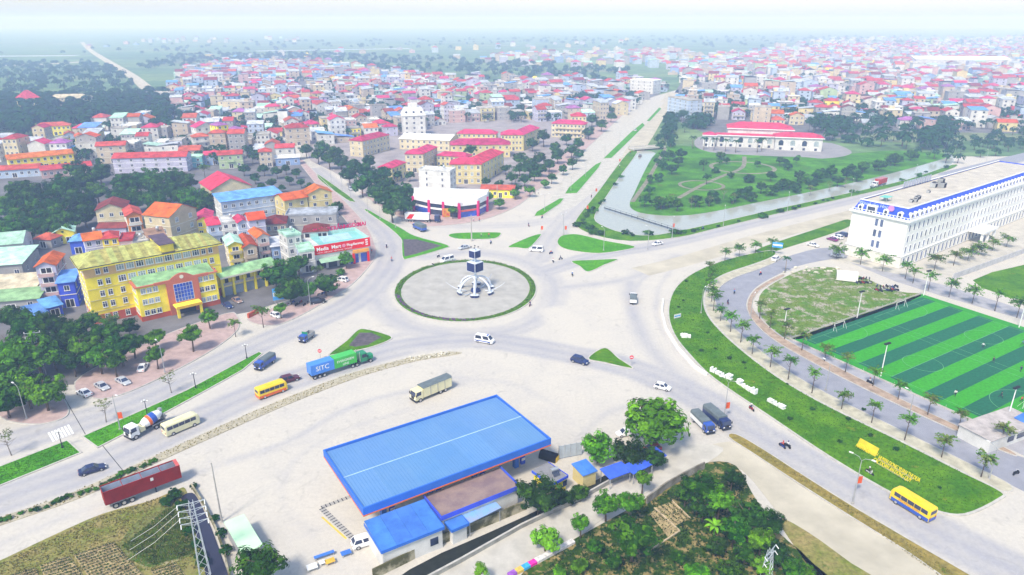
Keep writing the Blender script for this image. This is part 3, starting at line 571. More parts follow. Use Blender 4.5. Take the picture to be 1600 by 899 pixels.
# --- dark groves on the left
for px, py, h, r in ((15, 318, 13, 6.5), (45, 300, 14, 7), (35, 335, 13, 7), (75, 318, 14, 7.5), (95, 290, 14, 7), (120, 308, 13, 6.5), (62, 345, 12, 6.5), (100, 335, 13, 7), (130, 278, 13, 6.5), (155, 266, 12, 6), (130, 330, 11, 5.5), (20, 352, 12, 6), (90, 352, 10, 5), (150, 296, 11, 5), (118, 262, 11, 5), (30, 292, 11, 5.5)):
    tree_px('dark', px, py, h, r, 'dense dark tree in the grove behind the mint-roofed shed', 'trees of the grove behind the mint-roofed shed')
for px, py, h, r in ((200, 283, 14, 7), (228, 275, 14, 7), (250, 290, 13, 6.5), (212, 305, 12, 6), (278, 296, 13, 6.5), (300, 305, 12, 6), (318, 312, 10, 5), (268, 272, 11, 5), (290, 280, 11, 5), (185, 300, 10, 5), (240, 312, 10, 5)):
    tree_px('dark', px, py, h, r, 'dense dark tree in the grove behind the cream gabled house', 'trees of the grove behind the cream gabled house')
tree_px('autumn', 318, 262, 9, 3.6, 'yellow-topped tree beside the long red roof')
# --- trees in front of the yellow office
for k, px, py, h, r in (('mid', 22, 545, 11, 5.2), ('mid', 55, 545, 11, 5), ('dark', 15, 590, 10, 5), ('mid', 40, 605, 8, 3.5), ('dark', 75, 500, 9, 4), ('dark', 20, 490, 9, 4.2), ('dark', 45, 505, 9, 4), ('deep', 100, 520, 8, 3.8), ('dark', 5, 620, 8, 3.8), ('deep', 80, 548, 8, 3.5), ('mid', 0, 560, 9, 4.5)):
    tree_px(k, px, py, h, r, 'leafy tree in the clump beside the steel power mast', 'trees beside the steel power mast')
for k, px, py, h, r in (('dark', 118, 512, 9, 3.6), ('mid', 128, 538, 9, 3.6), ('dark', 165, 514, 9, 3.5), ('dark', 186, 538, 8.5, 3.4), ('mid', 152, 552, 8, 3.2), ('dark', 205, 530, 7.5, 2.8), ('deep', 112, 560, 7, 2.8), ('deep', 106, 532, 8, 3.0), ('deep', 200, 508, 7, 2.4), ('autumn', 172, 500, 8, 2.6), ('dark', 176, 560, 7, 2.7), ('dark', 140, 496, 7, 2.6)):
    tree_px(k, px, py, h, r, 'broad dark tree in the clump before the yellow office', 'trees before the yellow office')
for i, (k, px, py, h, r, s) in enumerate((('mid', 66, 607, 8.5, 4.0, 'round leafy street tree on the pink paving beside the zebra crossing'), ('mid', 242, 552, 6, 2.2, 'slim two-tiered street tree beside the white parked car'), ('mid', 240, 525, 6, 2.6, 'dark bushy tree under the yellow office windows'),
        ('mid', 297, 520, 7.5, 2.8, 'bright street tree with a ringed bed before the office entrance'), ('mid', 325, 492, 6, 2.4, 'slender tree beside the office steps'), ('young', 365, 505, 5.5, 2.0, 'small forked tree at the office driveway corner'), ('autumn', 408, 485, 7, 2.5, 'gnarled half-bare tree beside the red gate wall'), ('mid', 437, 480, 5, 1.9, 'small tree behind the white car on the pavement'),
        ('dark', 438, 422, 10.5, 5.6, 'largest dark tree beside the green-roofed garage block'), ('dark', 452, 448, 9, 4.8, 'low dark tree shading the parked motorbikes'), ('dark', 465, 408, 8, 3.4, 'dark tree between the garages and the blue awning'), ('mid', 483, 450, 6.5, 2.6, 'fresh green tree beside the tall lamp post'), ('dark', 508, 440, 7.5, 3.7, 'dark roadside tree beside the white estate car'), ('autumn', 495, 420, 6, 2.2, 'russet-leaved tree before the green awning shop'),
        ('mid', 540, 402, 6, 2.5, 'round tree before the red banner shop'), ('mid', 532, 424, 2.6, 1.5, 'low round shrub on the corner pavement'), ('dark', 524, 322, 6.5, 3.2, 'dark tree beside the cream house gable'))):
    tree_px(k, px, py, h, r, s)
for i, (px, py) in enumerate(((268, 602), (166, 648), (18, 700))):
    q = G(px, py + 12); tree('bare', q.x, q.y, 6, 2, ('leafless sapling on the median beside the long bare kerb bend', 'leafless sapling on the median beside the mixer truck', 'leafless sapling on the median lawn before the zebra crossing')[i], name='bare_tree')
# --- avenue between the school and the upper-left street
for i, (px, py) in enumerate(((478, 232), (496, 238), (514, 244), (532, 250), (552, 256), (570, 264), (586, 274), (600, 286), (612, 298), (625, 310), (545, 270), (565, 284), (585, 298), (598, 308), (612, 320), (630, 316), (575, 250), (600, 268), (630, 296), (505, 228), (525, 236))):
    tree_px('teal', px, py, 9 + (i % 3), 3.9 + 0.3 * (i % 4), 'dense blue-green tree of the avenue beside the school wall', 'avenue trees beside the school wall')
tree_px('mid', 707, 327, 6, 2.2, 'slim tree standing between the dealership posters')
# school yard and pavement trees
for px, py, h, r in ((735, 232, 10, 3.6), (828, 258, 10, 5), (842, 245, 9, 4), (812, 245, 9, 4), (872, 240, 9, 4), (858, 255, 8, 3.6), (893, 232, 9, 4), (905, 222, 9, 3.8), (885, 215, 8, 3.6), (920, 205, 9, 4), (940, 192, 10, 4.4), (925, 185, 10, 4.4), (955, 180, 9, 4), (850, 210, 12, 4.5), (832, 222, 9, 3.8), (800, 275, 7, 3), (780, 287, 5, 2.4), (808, 292, 5, 2.2), (820, 278, 7, 3), (895, 252, 7, 2.8), (862, 275, 6, 2.4), (845, 262, 8, 3.6), (835, 270, 7, 3), (812, 262, 7, 3), (880, 262, 6, 2.6), (868, 228, 9, 3.8), (905, 240, 7, 3), (760, 282, 5, 2.2), (790, 262, 6, 2.6), (725, 245, 6, 2.4), (690, 262, 5, 2.2), (640, 272, 6, 2.6), (620, 272, 6, 2.6)):
    tree_px('teal', px, py, h, r, 'blue-green tree shading the school yard along the avenue pavement', 'trees of the school yard')
for i, (px, py, h) in enumerate(((828, 295, 6), (780, 315, 5.5), (805, 300, 5.5), (764, 306, 6), (852, 285, 5), (715, 212, 8))):
    tree_px('mid', px, py, h, 2.5, ('bright round tree at the pavement bend beside the long yellow shed', 'bushy tree beside the concrete pylon at the dealership', 'bright tree before the long yellow shed', 'round tree at the end of the yellow shed', 'small bright tree on the pink school pavement', 'bright tree before the pale warehouse')[i])
# --- young trees in rows along the side road
def row(kind, pts, step, h, r, who, where, start=0.0, z=0.15, name='young_tree', alt=None):
    P = along(smooth(gp(pts), 5, False), step, start)
    for i, (x, y, a) in enumerate(P):
        k = alt if alt and random.random() < 0.35 else kind; hh = h * random.uniform(0.85, 1.15)
        t = tree(k, x + random.uniform(-.4, .4), y + random.uniform(-.4, .4), hh, r * random.uniform(1.05, 1.6), '%s, %s from %s' % (who, ORD[min(i, 23)], where), None, name=name)
    return P
ROW_A = row('young', [(1108, 432), (1110, 470), (1128, 505), (1165, 545), (1215, 583), (1290, 627), (1350, 657), (1395, 680), (1460, 712), (1515, 738), (1572, 764)], 7.2, 6.0, 1.6, 'thin young tree on the cream strip', 'the hotel end', 2, alt='autumn')
ROW_B = row('young', [(1180, 492), (1212, 522), (1262, 552), (1342, 594), (1450, 648), (1560, 698), (1620, 722)], 7.0, 5.4, 1.5, 'young tree on the brown verge', 'the rough lot', 3, alt='autumn')
ROW_C = row('young', [(1130, 410), (1160, 401), (1190, 395), (1215, 390)], 8, 5, 1.7, 'young tree on the grass bank top', 'the road bend', 1)
ROW_D = row('young', [(1420, 440), (1452, 455), (1500, 470), (1560, 488), (1620, 506)], 6.5, 6.3, 1.9, 'slender tree of the far pitch row', 'the hotel corner', 2, alt='autumn')
ROW_E = row('young', [(1305, 405), (1330, 410), (1366, 420), (1400, 431), (1440, 447)], 8.5, 6, 2.2, 'feathery green tree before the hotel wall', 'the car park', 0)
ROW_F = row('autumn', [(1455, 424), (1500, 412), (1540, 396), (1590, 380)], 10, 6, 2.4, 'wispy tree in the hotel yard', 'the hotel corner', 2)
# --- park and pond edge
for i, (px, py, h, r, k) in enumerate(((1030, 275, 5, 2.6, 'teal'), (1015, 295, 5, 2.4, 'teal'), (1060, 250, 6, 3, 'teal'), (1045, 240, 7, 3.4, 'teal'), (1050, 262, 6, 3, 'teal'), (1065, 238, 7, 3.4, 'teal'), (1100, 253, 7, 2.4, 'dark'), (1126, 241, 5, 2.8, 'dark'), (1118, 266, 3.4, 2.6, 'dark'), (1142, 272, 4, 2, 'dark'), (1105, 275, 6, 2, 'teal'),
        (1170, 278, 5, 3.2, 'teal'), (1190, 290, 6, 2.6, 'teal'), (1205, 272, 6, 2.6, 'teal'), (1232, 258, 5, 2.6, 'teal'), (1250, 272, 6, 3, 'teal'), (1225, 285, 6, 3, 'dark'), (1280, 272, 7, 3.6, 'dark'), (1300, 265, 7, 3.4, 'dark'), (1325, 268, 7, 3.4, 'dark'), (1350, 258, 7, 3.4, 'dark'), (1375, 255, 7, 3.6, 'dark'), (1268, 285, 6, 3, 'teal'), (1310, 280, 6, 2.8, 'teal'), (1340, 272, 6, 2.8, 'teal'), (1400, 246, 8, 4, 'dark'), (1425, 240, 7, 3.6, 'dark'), (1245, 292, 5, 2.6, 'teal'), (1208, 296, 5, 2.6, 'teal'), (1150, 305, 5, 2.2, 'teal'), (1175, 305, 5, 2.4, 'teal'))):
    tree_px(k, px, py, h, r, 'small blue-green tree in the park inside the pond bend', 'trees of the pond park')
for i, (px, py) in enumerate(((1032, 318), (1050, 312), (1080, 318), (1108, 316), (1130, 304), (1145, 312), (1000, 315), (1265, 298), (1295, 292), (1320, 286))):
    q = G(px, py + 8); tree('bare', q.x, q.y, 6, 2, 'greyish twiggy tree on the park edge above the pond', 'twiggy trees on the park edge', name='bare_tree')
for i in range(60):
    t = random.random(); e = random.choice((((1000, 322), (1060, 328)), ((1060, 328), (1180, 308)), ((1180, 308), (1300, 280)), ((1300, 280), (1450, 246)), ((1120, 262), (1260, 256)), ((1040, 250), (1010, 300)))); q = G(e[0][0] + (e[1][0] - e[0][0]) * t + random.uniform(-8, 8), e[0][1] + (e[1][1] - e[0][1]) * t + random.uniform(-7, 2), 0.5); h = random.uniform(2.5, 6)
    tree(random.choice(('teal', 'teal', 'mid', 'dark')), q.x, q.y, h, h * 0.42, 'leafy tree in the thick belt along the park edges', 'trees of the park edge belt')
for i, (px, py, h) in enumerate(((412, 262, 7), (432, 266, 7), (398, 276, 6), (452, 280, 5), (462, 268, 6), (470, 284, 5), (424, 284, 6), (408, 290, 5), (484, 290, 5), (446, 262, 6), (380, 262, 7), (440, 292, 4))):
    tree_px('teal', px, py, h, h * 0.42, 'small tree on the open ground beside the crimson hall', 'trees beside the crimson hall')
# --- palms
def frond_crown(name, seed, m, n=15, L=1.0):
    rng = random.Random(seed); b = MB()
    for i in range(n):
        a = 2 * PI * i / n + rng.uniform(-.2, .2); up = rng.uniform(0.15, 0.75); P = []
        for k in range(6):
            t = k / 5; rr = L * t; z = up * math.sin(t * 2.2) * 0.75 - 0.5 * t * t; P.append(Vector((math.cos(a) * rr, math.sin(a) * rr, z)))
        sd = Vector((-math.sin(a), math.cos(a), 0))
        for k in range(5):
            w0, w1 = 0.16 * math.sin(PI * (k / 5) ** 0.7 + 0.1), 0.16 * math.sin(PI * min(1, ((k + 1) / 5) ** 0.7 + 0.05))
            for s_ in (-1, 1): b.face([P[k], P[k + 1], P[k + 1] + sd * s_ * w1 - Vector((0, 0, 0.07)), P[k] + sd * s_ * w0 - Vector((0, 0, 0.07))])
    return b.mesh(name, [m])
PALM = [frond_crown('palm_crown', i, LEAF_TEAL) for i in range(2)]
PALM_T = MB().tube([(0, 0, 0), (0.02, 0.01, 0.5), (0, 0, 1)], 0.035, 7, r1=0.022).mesh('palm_trunk', [BARK_PALE], True)
def palm(x, y, h, r, label, group=None):
    o = thing('palm_tree', label, 'palm', (x, y, 0.05), random.uniform(0, 6), group); link('trunk', PALM_T, o, scale=(h, h, h)); link('crown', PALM[random.randrange(2)], o, (0, 0, h), scale=r); return o
for i, (px, py) in enumerate(((1083, 216), (1101, 218), (1117, 219), (1135, 221), (1151, 222), (1185, 222), (1192, 219))):
    q = G(px, py, 7); palm(q.x, q.y, 7.5, 3.0, 'palm before the white palace, %s from the bridge' % ORD[i], 'palms before the white palace')
q = G(1229, 407, 4.5); palm(q.x, q.y, 5.2, 1.8, 'lone palm at the tip of the rough lot')
for i, (px, py) in enumerate(((795, 262), (805, 268), (822, 250), (838, 252))):
    q = G(px, py, 6); palm(q.x, q.y, 6.5, 2.6, 'palm among the trees of the school yard', 'palms of the school yard')
# --- gas station corner and grove at the bottom
T = tree_px('mid', 1027, 655, 10.5, 6.0, 'large spreading shade tree beside the parked blue lorries', flat=0.8)
for s in ((935, 694, 6.5, 3.3, 'mid', 'round clipped green tree beside the grey screen fence'), (986, 705, 6, 3.2, 'deep', 'rounded dark olive tree over the blue canopy roofs'), (1020, 712, 4.5, 2.2, 'deep', 'dark tree behind the blue canopy end'), (842, 768, 7.5, 3.6, 'deep', 'dense dark tree against the grey-roofed kiosk'), (1005, 745, 5, 1.5, 'mid', 'small round tree on the concrete lane wall'), (948, 785, 5.5, 2.2, 'mid', 'leafy tree leaning over the concrete lane'), (985, 782, 6, 2.1, 'mid', 'upright tree beside the slanting garden beds'),
          (852, 838, 4.6, 2.2, 'lime', 'bright lime tree beside the painted kerb wall'), (750, 888, 4, 1.1, 'lime', 'small lime tree at the lane side'), (908, 815, 4.5, 1.5, 'mid', 'light green sapling beside the lane'), (405, 878, 7.5, 3.3, 'dark', 'dense round tree beside the mint shed roof'), (990, 830, 8.5, 3.4, 'dark', 'tall dark green tree in front of the garden beds'), (878, 775, 3.5, 2.0, 'deep', 'dark bush below the yellow kiosk'), (905, 768, 3.0, 1.7, 'dark', 'bush beside the blue-roofed yellow hut')):
    tree_px(s[4], s[0], s[1], s[2], s[3], s[5])
for i, (px, py, h, r, k) in enumerate(((1095, 757, 7.5, 2.9, 'dark'), (1125, 778, 6.5, 2.4, 'mid'), (1145, 742, 5, 2.0, 'deep'), (1172, 802, 7, 2.8, 'deep'), (1202, 812, 6, 2.4, 'deep'), (1150, 822, 6, 2.3, 'dark'), (1190, 840, 5, 2.0, 'mid'), (1215, 862, 4.5, 1.9, 'deep'), (1165, 860, 4, 1.7, 'dark'), (1240, 885, 4, 1.7, 'dark'), (1195, 884, 3.5, 1.5, 'lime'), (1262, 892, 3, 1.2, 'mid'), (1140, 888, 3, 1.8, 'dark'), (1090, 890, 3, 1.8, 'mid'), (1100, 790, 5, 2.2, 'deep'), (930, 852, 2.6, 1.3, 'dark'), (905, 882, 2.4, 1.3, 'mid'), (960, 872, 3, 1.5, 'dark'), (875, 893, 2.2, 1.1, 'mid'), (1120, 850, 3, 1.6, 'deep'), (1072, 768, 4.5, 1.7, 'dark'), (1060, 868, 2.2, 1.3, 'dark'))):
    tree_px(k, px, py, h, r, 'dark tree in the overgrown grove at the lane end', 'thicket of the overgrown grove', name='thicket_tree')
# banana plant
def banana(x, y):
    o = thing('banana_plant', 'pale banana plant standing out in the dark thicket', 'plant', (x, y, 0.05)); MB().tube([(0, 0, 0), (0, 0, 1.4), (0.03, 0, 2.2)], 0.16, 8, r1=0.09).build('stem', LEAF_LIME, o)
    b = MB(); rng = random.Random(4)
    for i in range(8):
        a = i * 0.8 + rng.uniform(-.2, .2); sd = Vector((-math.sin(a), math.cos(a), 0)); up = rng.uniform(0.6, 1.2); P = [Vector((math.cos(a) * 1.9 * t, math.sin(a) * 1.9 * t, 2.1 + up * math.sin(t * 2.3) - 0.4 * t)) for t in (0, .2, .4, .6, .8, 1)]; W = (0.05, .22, .3, .3, .22, .04)
        for k in range(5): b.face([P[k] - sd * W[k], P[k + 1] - sd * W[k + 1], P[k + 1] + sd * W[k + 1], P[k] + sd * W[k]])
    b.build('leaf_crown', LEAF_LIME, o)
q = G(1117, 822, 2.2); banana(q.x, q.y)
# --- loose shrubs on the banks
SHRUB = [crown_mesh('shrub', 90 + i, m_, clumps=20, leaves=26, leaf=0.13, flat=0.75, spread=0.34, core=0.5) for i, m_ in enumerate((LEAF_DARK, LEAF_MID, LEAF_OLIVE))]
def shrub(x, y, r, label, group, k=0, name='shrub'):
    o = link(name, SHRUB[k], None, (x, y, 0.1 + r * 0.5), random.uniform(0, 6), (r, r, r * random.uniform(0.7, 1.0))); return tag(o, label, 'shrub', group)
for i, (px, py) in enumerate(((1068, 470), (1072, 440), (1083, 500), (1106, 520), (1118, 545), (1096, 548), (1163, 567), (1325, 655), (1360, 680), (1400, 702), (1468, 762), (1350, 640), (1230, 600), (1270, 640), (1060, 480), (1140, 560), (1235, 655), (1312, 690), (1165, 575))):
    q = G(px, py, 0.3); shrub(q.x, q.y, random.uniform(0.35, 0.75), 'low dark shrub dotted on the long grass bank', 'shrubs on the long grass bank', 0)
for i in range(46):
    t = i / 45; p = smooth(gp([(-30, 826), (60, 797), (150, 764), (200, 740), (245, 720)]), 8, False); q = p[min(len(p) - 1, int(t * (len(p) - 1)))]
    shrub(q[0] + random.uniform(-.7, .7), q[1] + random.uniform(-.6, .6), random.uniform(0.35, 0.75), 'ragged weed bush on the strip behind the red trailer', 'weed bushes behind the red trailer', random.choice((0, 1, 1)), 'weed_bush')
for i in range(60):
    p = random.choice((((903, 352), (975, 275)), ((905, 345), (930, 366)), ((930, 366), (1060, 366)), ((1060, 366), (1220, 330)), ((1220, 330), (1480, 262)))); t = random.random(); q = G(p[0][0] + (p[1][0] - p[0][0]) * t + random.uniform(-3, 6), p[0][1] + (p[1][1] - p[0][1]) * t + random.uniform(-2, 3), 0.3)
    shrub(q.x, q.y, random.uniform(0.8, 1.9), 'leafy bush on the pond bank', 'bushes on the pond bank', random.choice((0, 0, 1)), 'bank_bush')
for px, py, r in ((262, 785, 1.4), (275, 775, 1.2), (285, 790, 1.3), (296, 830, 1.1), (308, 850, 1.0), (318, 880, 1.2), (270, 770, 1.0), (302, 760, 0.8), (312, 870, 1.1), (345, 835, 1.1), (352, 862, 1.2), (336, 810, 0.9)):
    q = G(px, py, 0.4); shrub(q.x, q.y, r, 'dark bush along the ditch under the steel tower', 'bushes along the ditch', 0, 'ditch_bush')
# --- grass tufts
def tufts(name, poly, n, h, m, z=0.15, seed=1):
    rng = random.Random(seed); xs = [p[0] for p in poly]; ys = [p[1] for p in poly]; b = MB(); k = 0
    while k < n:
        p = (rng.uniform(min(xs), max(xs)), rng.uniform(min(ys), max(ys)))
        if not inside(p, poly): n -= 0.2; continue
        k += 1; s = h * rng.uniform(0.5, 1.4); a = rng.random() * 6.28
        for j in range(2):
            a += 2.1; c, d = math.cos(a) * s * 0.55, math.sin(a) * s * 0.55; b.face([(p[0] - c, p[1] - d, z), (p[0] + c, p[1] + d, z), (p[0] + c * 0.3 - d * 0.5, p[1] + d * 0.3 + c * 0.5, z + s)])
    return stuff(b.build(name, m))
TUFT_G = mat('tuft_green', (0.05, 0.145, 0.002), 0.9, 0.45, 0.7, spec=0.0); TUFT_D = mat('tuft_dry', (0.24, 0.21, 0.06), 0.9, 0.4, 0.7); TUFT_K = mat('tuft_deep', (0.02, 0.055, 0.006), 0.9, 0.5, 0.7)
tufts('bank_grass', offset(ccw(smooth(gp(P_BANK), 3)), 0.6), 15000, 0.17, TUFT_G, seed=2)
for i, p in enumerate(MED['all'][:2]): tufts('median_grass', offset(ccw(p), 0.4), 3000, 0.14, TUFT_G, seed=5 + i)
tufts('field_grass', gp([(0, 880), (160, 806), (275, 770), (300, 800), (318, 890), (0, 899)]), 5000, 0.2, TUFT_D, 0.06, seed=8)
tufts('scrub_grass', gp([(190, 855), (262, 795), (286, 792), (310, 850), (300, 866), (240, 884)]), 4500, 0.25, mat('tuft_scrub', (0.10, 0.16, 0.015), 0.9, 0.5, 0.6), 0.07, seed=9)
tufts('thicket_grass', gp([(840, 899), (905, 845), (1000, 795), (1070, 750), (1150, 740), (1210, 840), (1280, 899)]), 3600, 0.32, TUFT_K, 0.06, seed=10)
tufts('verge_grass', gp([(1142, 684), (1190, 705), (1340, 800), (1560, 940), (1530, 945), (1330, 805), (1180, 708)]), 5000, 0.18, TUFT_D, 0.15, seed=11)
tufts('lot_grass', gp([(1190, 470), (1260, 424), (1345, 436), (1430, 462), (1250, 526), (1200, 505)]), 5000, 0.2, mat('tuft_lot', (0.12, 0.20, 0.02), 0.9, 0.4, 0.5), 0.06, seed=12)
tufts('strip_weeds', ccw(gp(P_STRIP_U + P_STRIP_L, 0.14)), 5000, 0.2, TUFT_D, 0.13, seed=13)
tufts('roundabout_weeds', [p for p in ell(0.5)], 1, 0.2, TUFT_G, 0.15, seed=14)
# ================================================================== buildings: shared pieces
W = {}
for k, c in dict(cream=(0.72, 0.62, 0.40), white=(0.76, 0.75, 0.72), yellow=(0.88, 0.71, 0.045), paleyellow=(0.78, 0.66, 0.30), blue=(0.30, 0.42, 0.72), deepblue=(0.05, 0.10, 0.62), lilac=(0.56, 0.54, 0.70), pink=(0.66, 0.44, 0.42), grey=(0.42, 0.41, 0.41),
                 palegreen=(0.48, 0.62, 0.36), mint=(0.45, 0.68, 0.60), orange=(0.72, 0.28, 0.06), beige=(0.60, 0.50, 0.38), teal=(0.20, 0.55, 0.58), brick=(0.42, 0.10, 0.05), paleblue=(0.52, 0.62, 0.80)).items():
    c = c if k in ('yellow', 'deepblue', 'orange', 'brick') else tuple(q * 0.8 for q in c); W[k] = mat('wall_' + k, c, 0.85, 0.16, 0.25, rnd=0.08)
RF = {}
for k, c, r_ in (('red', (0.40, 0.06, 0.045), .8), ('orange', (0.48, 0.10, 0.02), .8), ('maroon', (0.20, 0.035, 0.03), .8), ('magenta', (0.46, 0.035, 0.10), .75), ('blue', (0.12, 0.28, 0.66), .5), ('mint', (0.42, 0.66, 0.52), .5), ('green', (0.24, 0.40, 0.20), .6), ('tin', (0.44, 0.47, 0.52), .5), ('white', (0.70, 0.70, 0.68), .6), ('concrete', (0.40, 0.38, 0.35), .85), ('beige', (0.55, 0.48, 0.34), .8), ('rust', (0.33, 0.19, 0.13), .8), ('lilac', (0.30, 0.10, 0.30), .7)):
    RF[k] = mat('roof_' + k, c, r_, 0.34, 0.35, rnd=0.2, bump=0.25, bscale=2.5)
GLASS = mat('window_glass', (0.03, 0.04, 0.08), 0.12, 0.5, 0.35, spec=0.6); GLASS_L = mat('pale_glass', (0.30, 0.36, 0.38), 0.2, 0.3, 0.4, spec=0.5); GLASS_B = mat('blue_glass', (0.02, 0.07, 0.45), 0.1, 0.35, 0.5, spec=0.6)
FRAME = mat('white_frame', (0.74, 0.74, 0.73), 0.6, 0.05, 1); DARK = mat('dark_recess', (0.025, 0.022, 0.03), 0.9, 0.3, 1); TRIM = mat('pale_trim', (0.70, 0.66, 0.54), 0.8, 0.08, 0.6); TRIM_W = mat('white_trim', (0.80, 0.80, 0.79), 0.75, 0.05, 0.6)
STEEL = mat('galvanised_steel', (0.52, 0.54, 0.56), 0.45, 0.1, 1, metal=0.6); BLACK = mat('black_rubber', (0.015, 0.015, 0.017), 0.8, 0.2, 1); RAIL = mat('balcony_rail', (0.40, 0.36, 0.33), 0.7, 0.1, 1)
BRICK = mat('brick_red', (0.46, 0.085, 0.035), 0.85, 0.1, 0.5); SALMON = mat('salmon_render', (0.50, 0.14, 0.08), 0.85, 0.08, 0.5)
def frame_mesh(mull=1, bar=True, arch=False, fm=FRAME):
    """window frame 1 x 1, standing on its sill at z = 0, facing -y"""
    b = MB(); t = 0.09
    b.box(-0.5, -0.5 + t, -0.09, 0.0, 0, 1); b.box(0.5 - t, 0.5, -0.09, 0.0, 0, 1); b.box(-0.5 + t, 0.5 - t, -0.09, 0, 0, t * 0.8); b.box(-0.5 + t, 0.5 - t, -0.09, 0, 1 - t * 0.8, 1)
    for i in range(mull): x = -0.5 + (i + 1) / (mull + 1); b.box(x - 0.035, x + 0.035, -0.07, 0, t * 0.8, 1 - t * 0.8)
    if bar: b.box(-0.5 + t, 0.5 - t, -0.065, 0, 0.66, 0.71)
    b.box(-0.56, 0.56, -0.16, 0, -0.05, 0.0); return b.mesh('window_frame', [fm])
def pane_mesh(m): return MB().box(-0.42, 0.42, -0.03, 0.0, 0.06, 0.94).mesh('pane', [m])
FR2 = frame_mesh(1); FR3 = frame_mesh(2); FR0 = frame_mesh(0, False); PN = {'d': pane_mesh(GLASS), 'l': pane_mesh(GLASS_L), 'b': pane_mesh(GLASS_B), 'k': pane_mesh(DARK)}
def win_simple(m, fm):
    b = MB(); b.box(-0.5, 0.5, -0.05, 0.0, 0, 1, 1); b.box(-0.41, 0.41, -0.056, -0.05, 0.06, 0.95, 0); b.box(-0.03, 0.03, -0.08, -0.056, 0.06, 0.95, 1); b.box(-0.56, 0.56, -0.16, 0, -0.05, 0.0, 1); return b.mesh('window', [m, fm])
WS = [win_simple(GLASS, FRAME), win_simple(GLASS, W['beige']), win_simple(DARK, FRAME)]
def window(par, x, y, z, w, h, rz=0.0, fr=None, pane='d'):
    o = link('window', fr or FR2, par, (x, y, z), rz, (w, 1, h)); link('pane', PN[pane], o); return o
def swin(par, x, y, z, w, h, rz=0.0, k=0): return link('window', WS[k], par, (x, y, z), rz, (w, 1, h))
def roof_mesh(kind, w, d, rise, ov, m, t=0.14):
    """roof over the rectangle x -w/2..w/2, y 0..d, eaves at z = 0"""
    b = MB(); x0, x1, y0, y1 = -w / 2 - ov, w / 2 + ov, -ov, d + ov; ym = d / 2
    if kind == 'gable':
        b.xprism([(y0, -t), (y0, 0), (ym, rise), (y1, 0), (y1, -t), (ym, rise - t)], x0, x1)
    elif kind == 'front':
        c = MB().xprism([(x0, -t), (x0, 0), (0, rise), (x1, 0), (x1, -t), (0, rise - t)], y0, y1); b.v = [(q[1], q[0], q[2]) for q in c.v]; b.f = [f[::-1] for f in c.f]; b.m = c.m
    elif kind == 'hip':
        if w >= d: rx = max(0.3, (x1 - x0) / 2 - (y1 - y0) / 2 * 0.9); R1, R2 = (-rx, ym, rise), (rx, ym, rise)
        else: ry = max(0.3, (y1 - y0) / 2 - (x1 - x0) / 2 * 0.9); R1, R2 = (0, ym - ry, rise), (0, ym + ry, rise)
        A, B_, C_, D = (x0, y0, 0), (x1, y0, 0), (x1, y1, 0), (x0, y1, 0)
        if w >= d: b.face([A, B_, R2, R1]); b.face([B_, C_, R2]); b.face([C_, D, R1, R2]); b.face([D, A, R1])
        else: b.face([A, B_, R1]); b.face([B_, C_, R2, R1]); b.face([C_, D, R2]); b.face([D, A, R1, R2])
        b.box(x0, x1, y0, y1, -t, -0.004)
    elif kind == 'shed':
        b.xprism([(y0, -t), (y0, 0), (y1, rise), (y1, rise - t)], x0, x1)
    elif kind == 'flat':
        b.box(x0, x1, y0, y1, -0.1, 0.05); p = 0.22
        for q in ((x0, x1, y0, y0 + p), (x0, x1, y1 - p, y1), (x0, x0 + p, y0 + p, y1 - p), (x1 - p, x1, y0 + p, y1 - p)): b.box(*q, 0.05, rise)
    return b.mesh('roof', [m])
def wall_mesh(w, d, z, roof, rise, wm, sm, bands=()):
    """storey walls; front painted, sides and back plainer; gable ends closed"""
    b = MB(); b.box(-w / 2, w / 2, 0, d, 0, z, 1); b.m[-4] = 0
    for q in range(len(b.m)): pass
    if roof == 'gable':
        for s in (-1, 1): b.face([(s * w / 2, 0, z), (s * w / 2, d, z), (s * w / 2, d / 2, z + rise - 0.15)], 1)
    if roof == 'front':
        b.face([(-w / 2, 0, z), (w / 2, 0, z), (0, 0, z + rise - 0.15)], 0); b.face([(-w / 2, d, z), (w / 2, d, z), (0, d, z + rise - 0.15)], 1)
    return b.mesh('wall', [wm, sm])
TANK = MB().lathe([(0.01, 0), (0.5, 0.05), (0.5, 1.15), (0.3, 1.3), (0.01, 1.32)], n=10).mesh('water_tank', [STEEL], True)
HOUSES = []     # (x, y, radius, w, d)
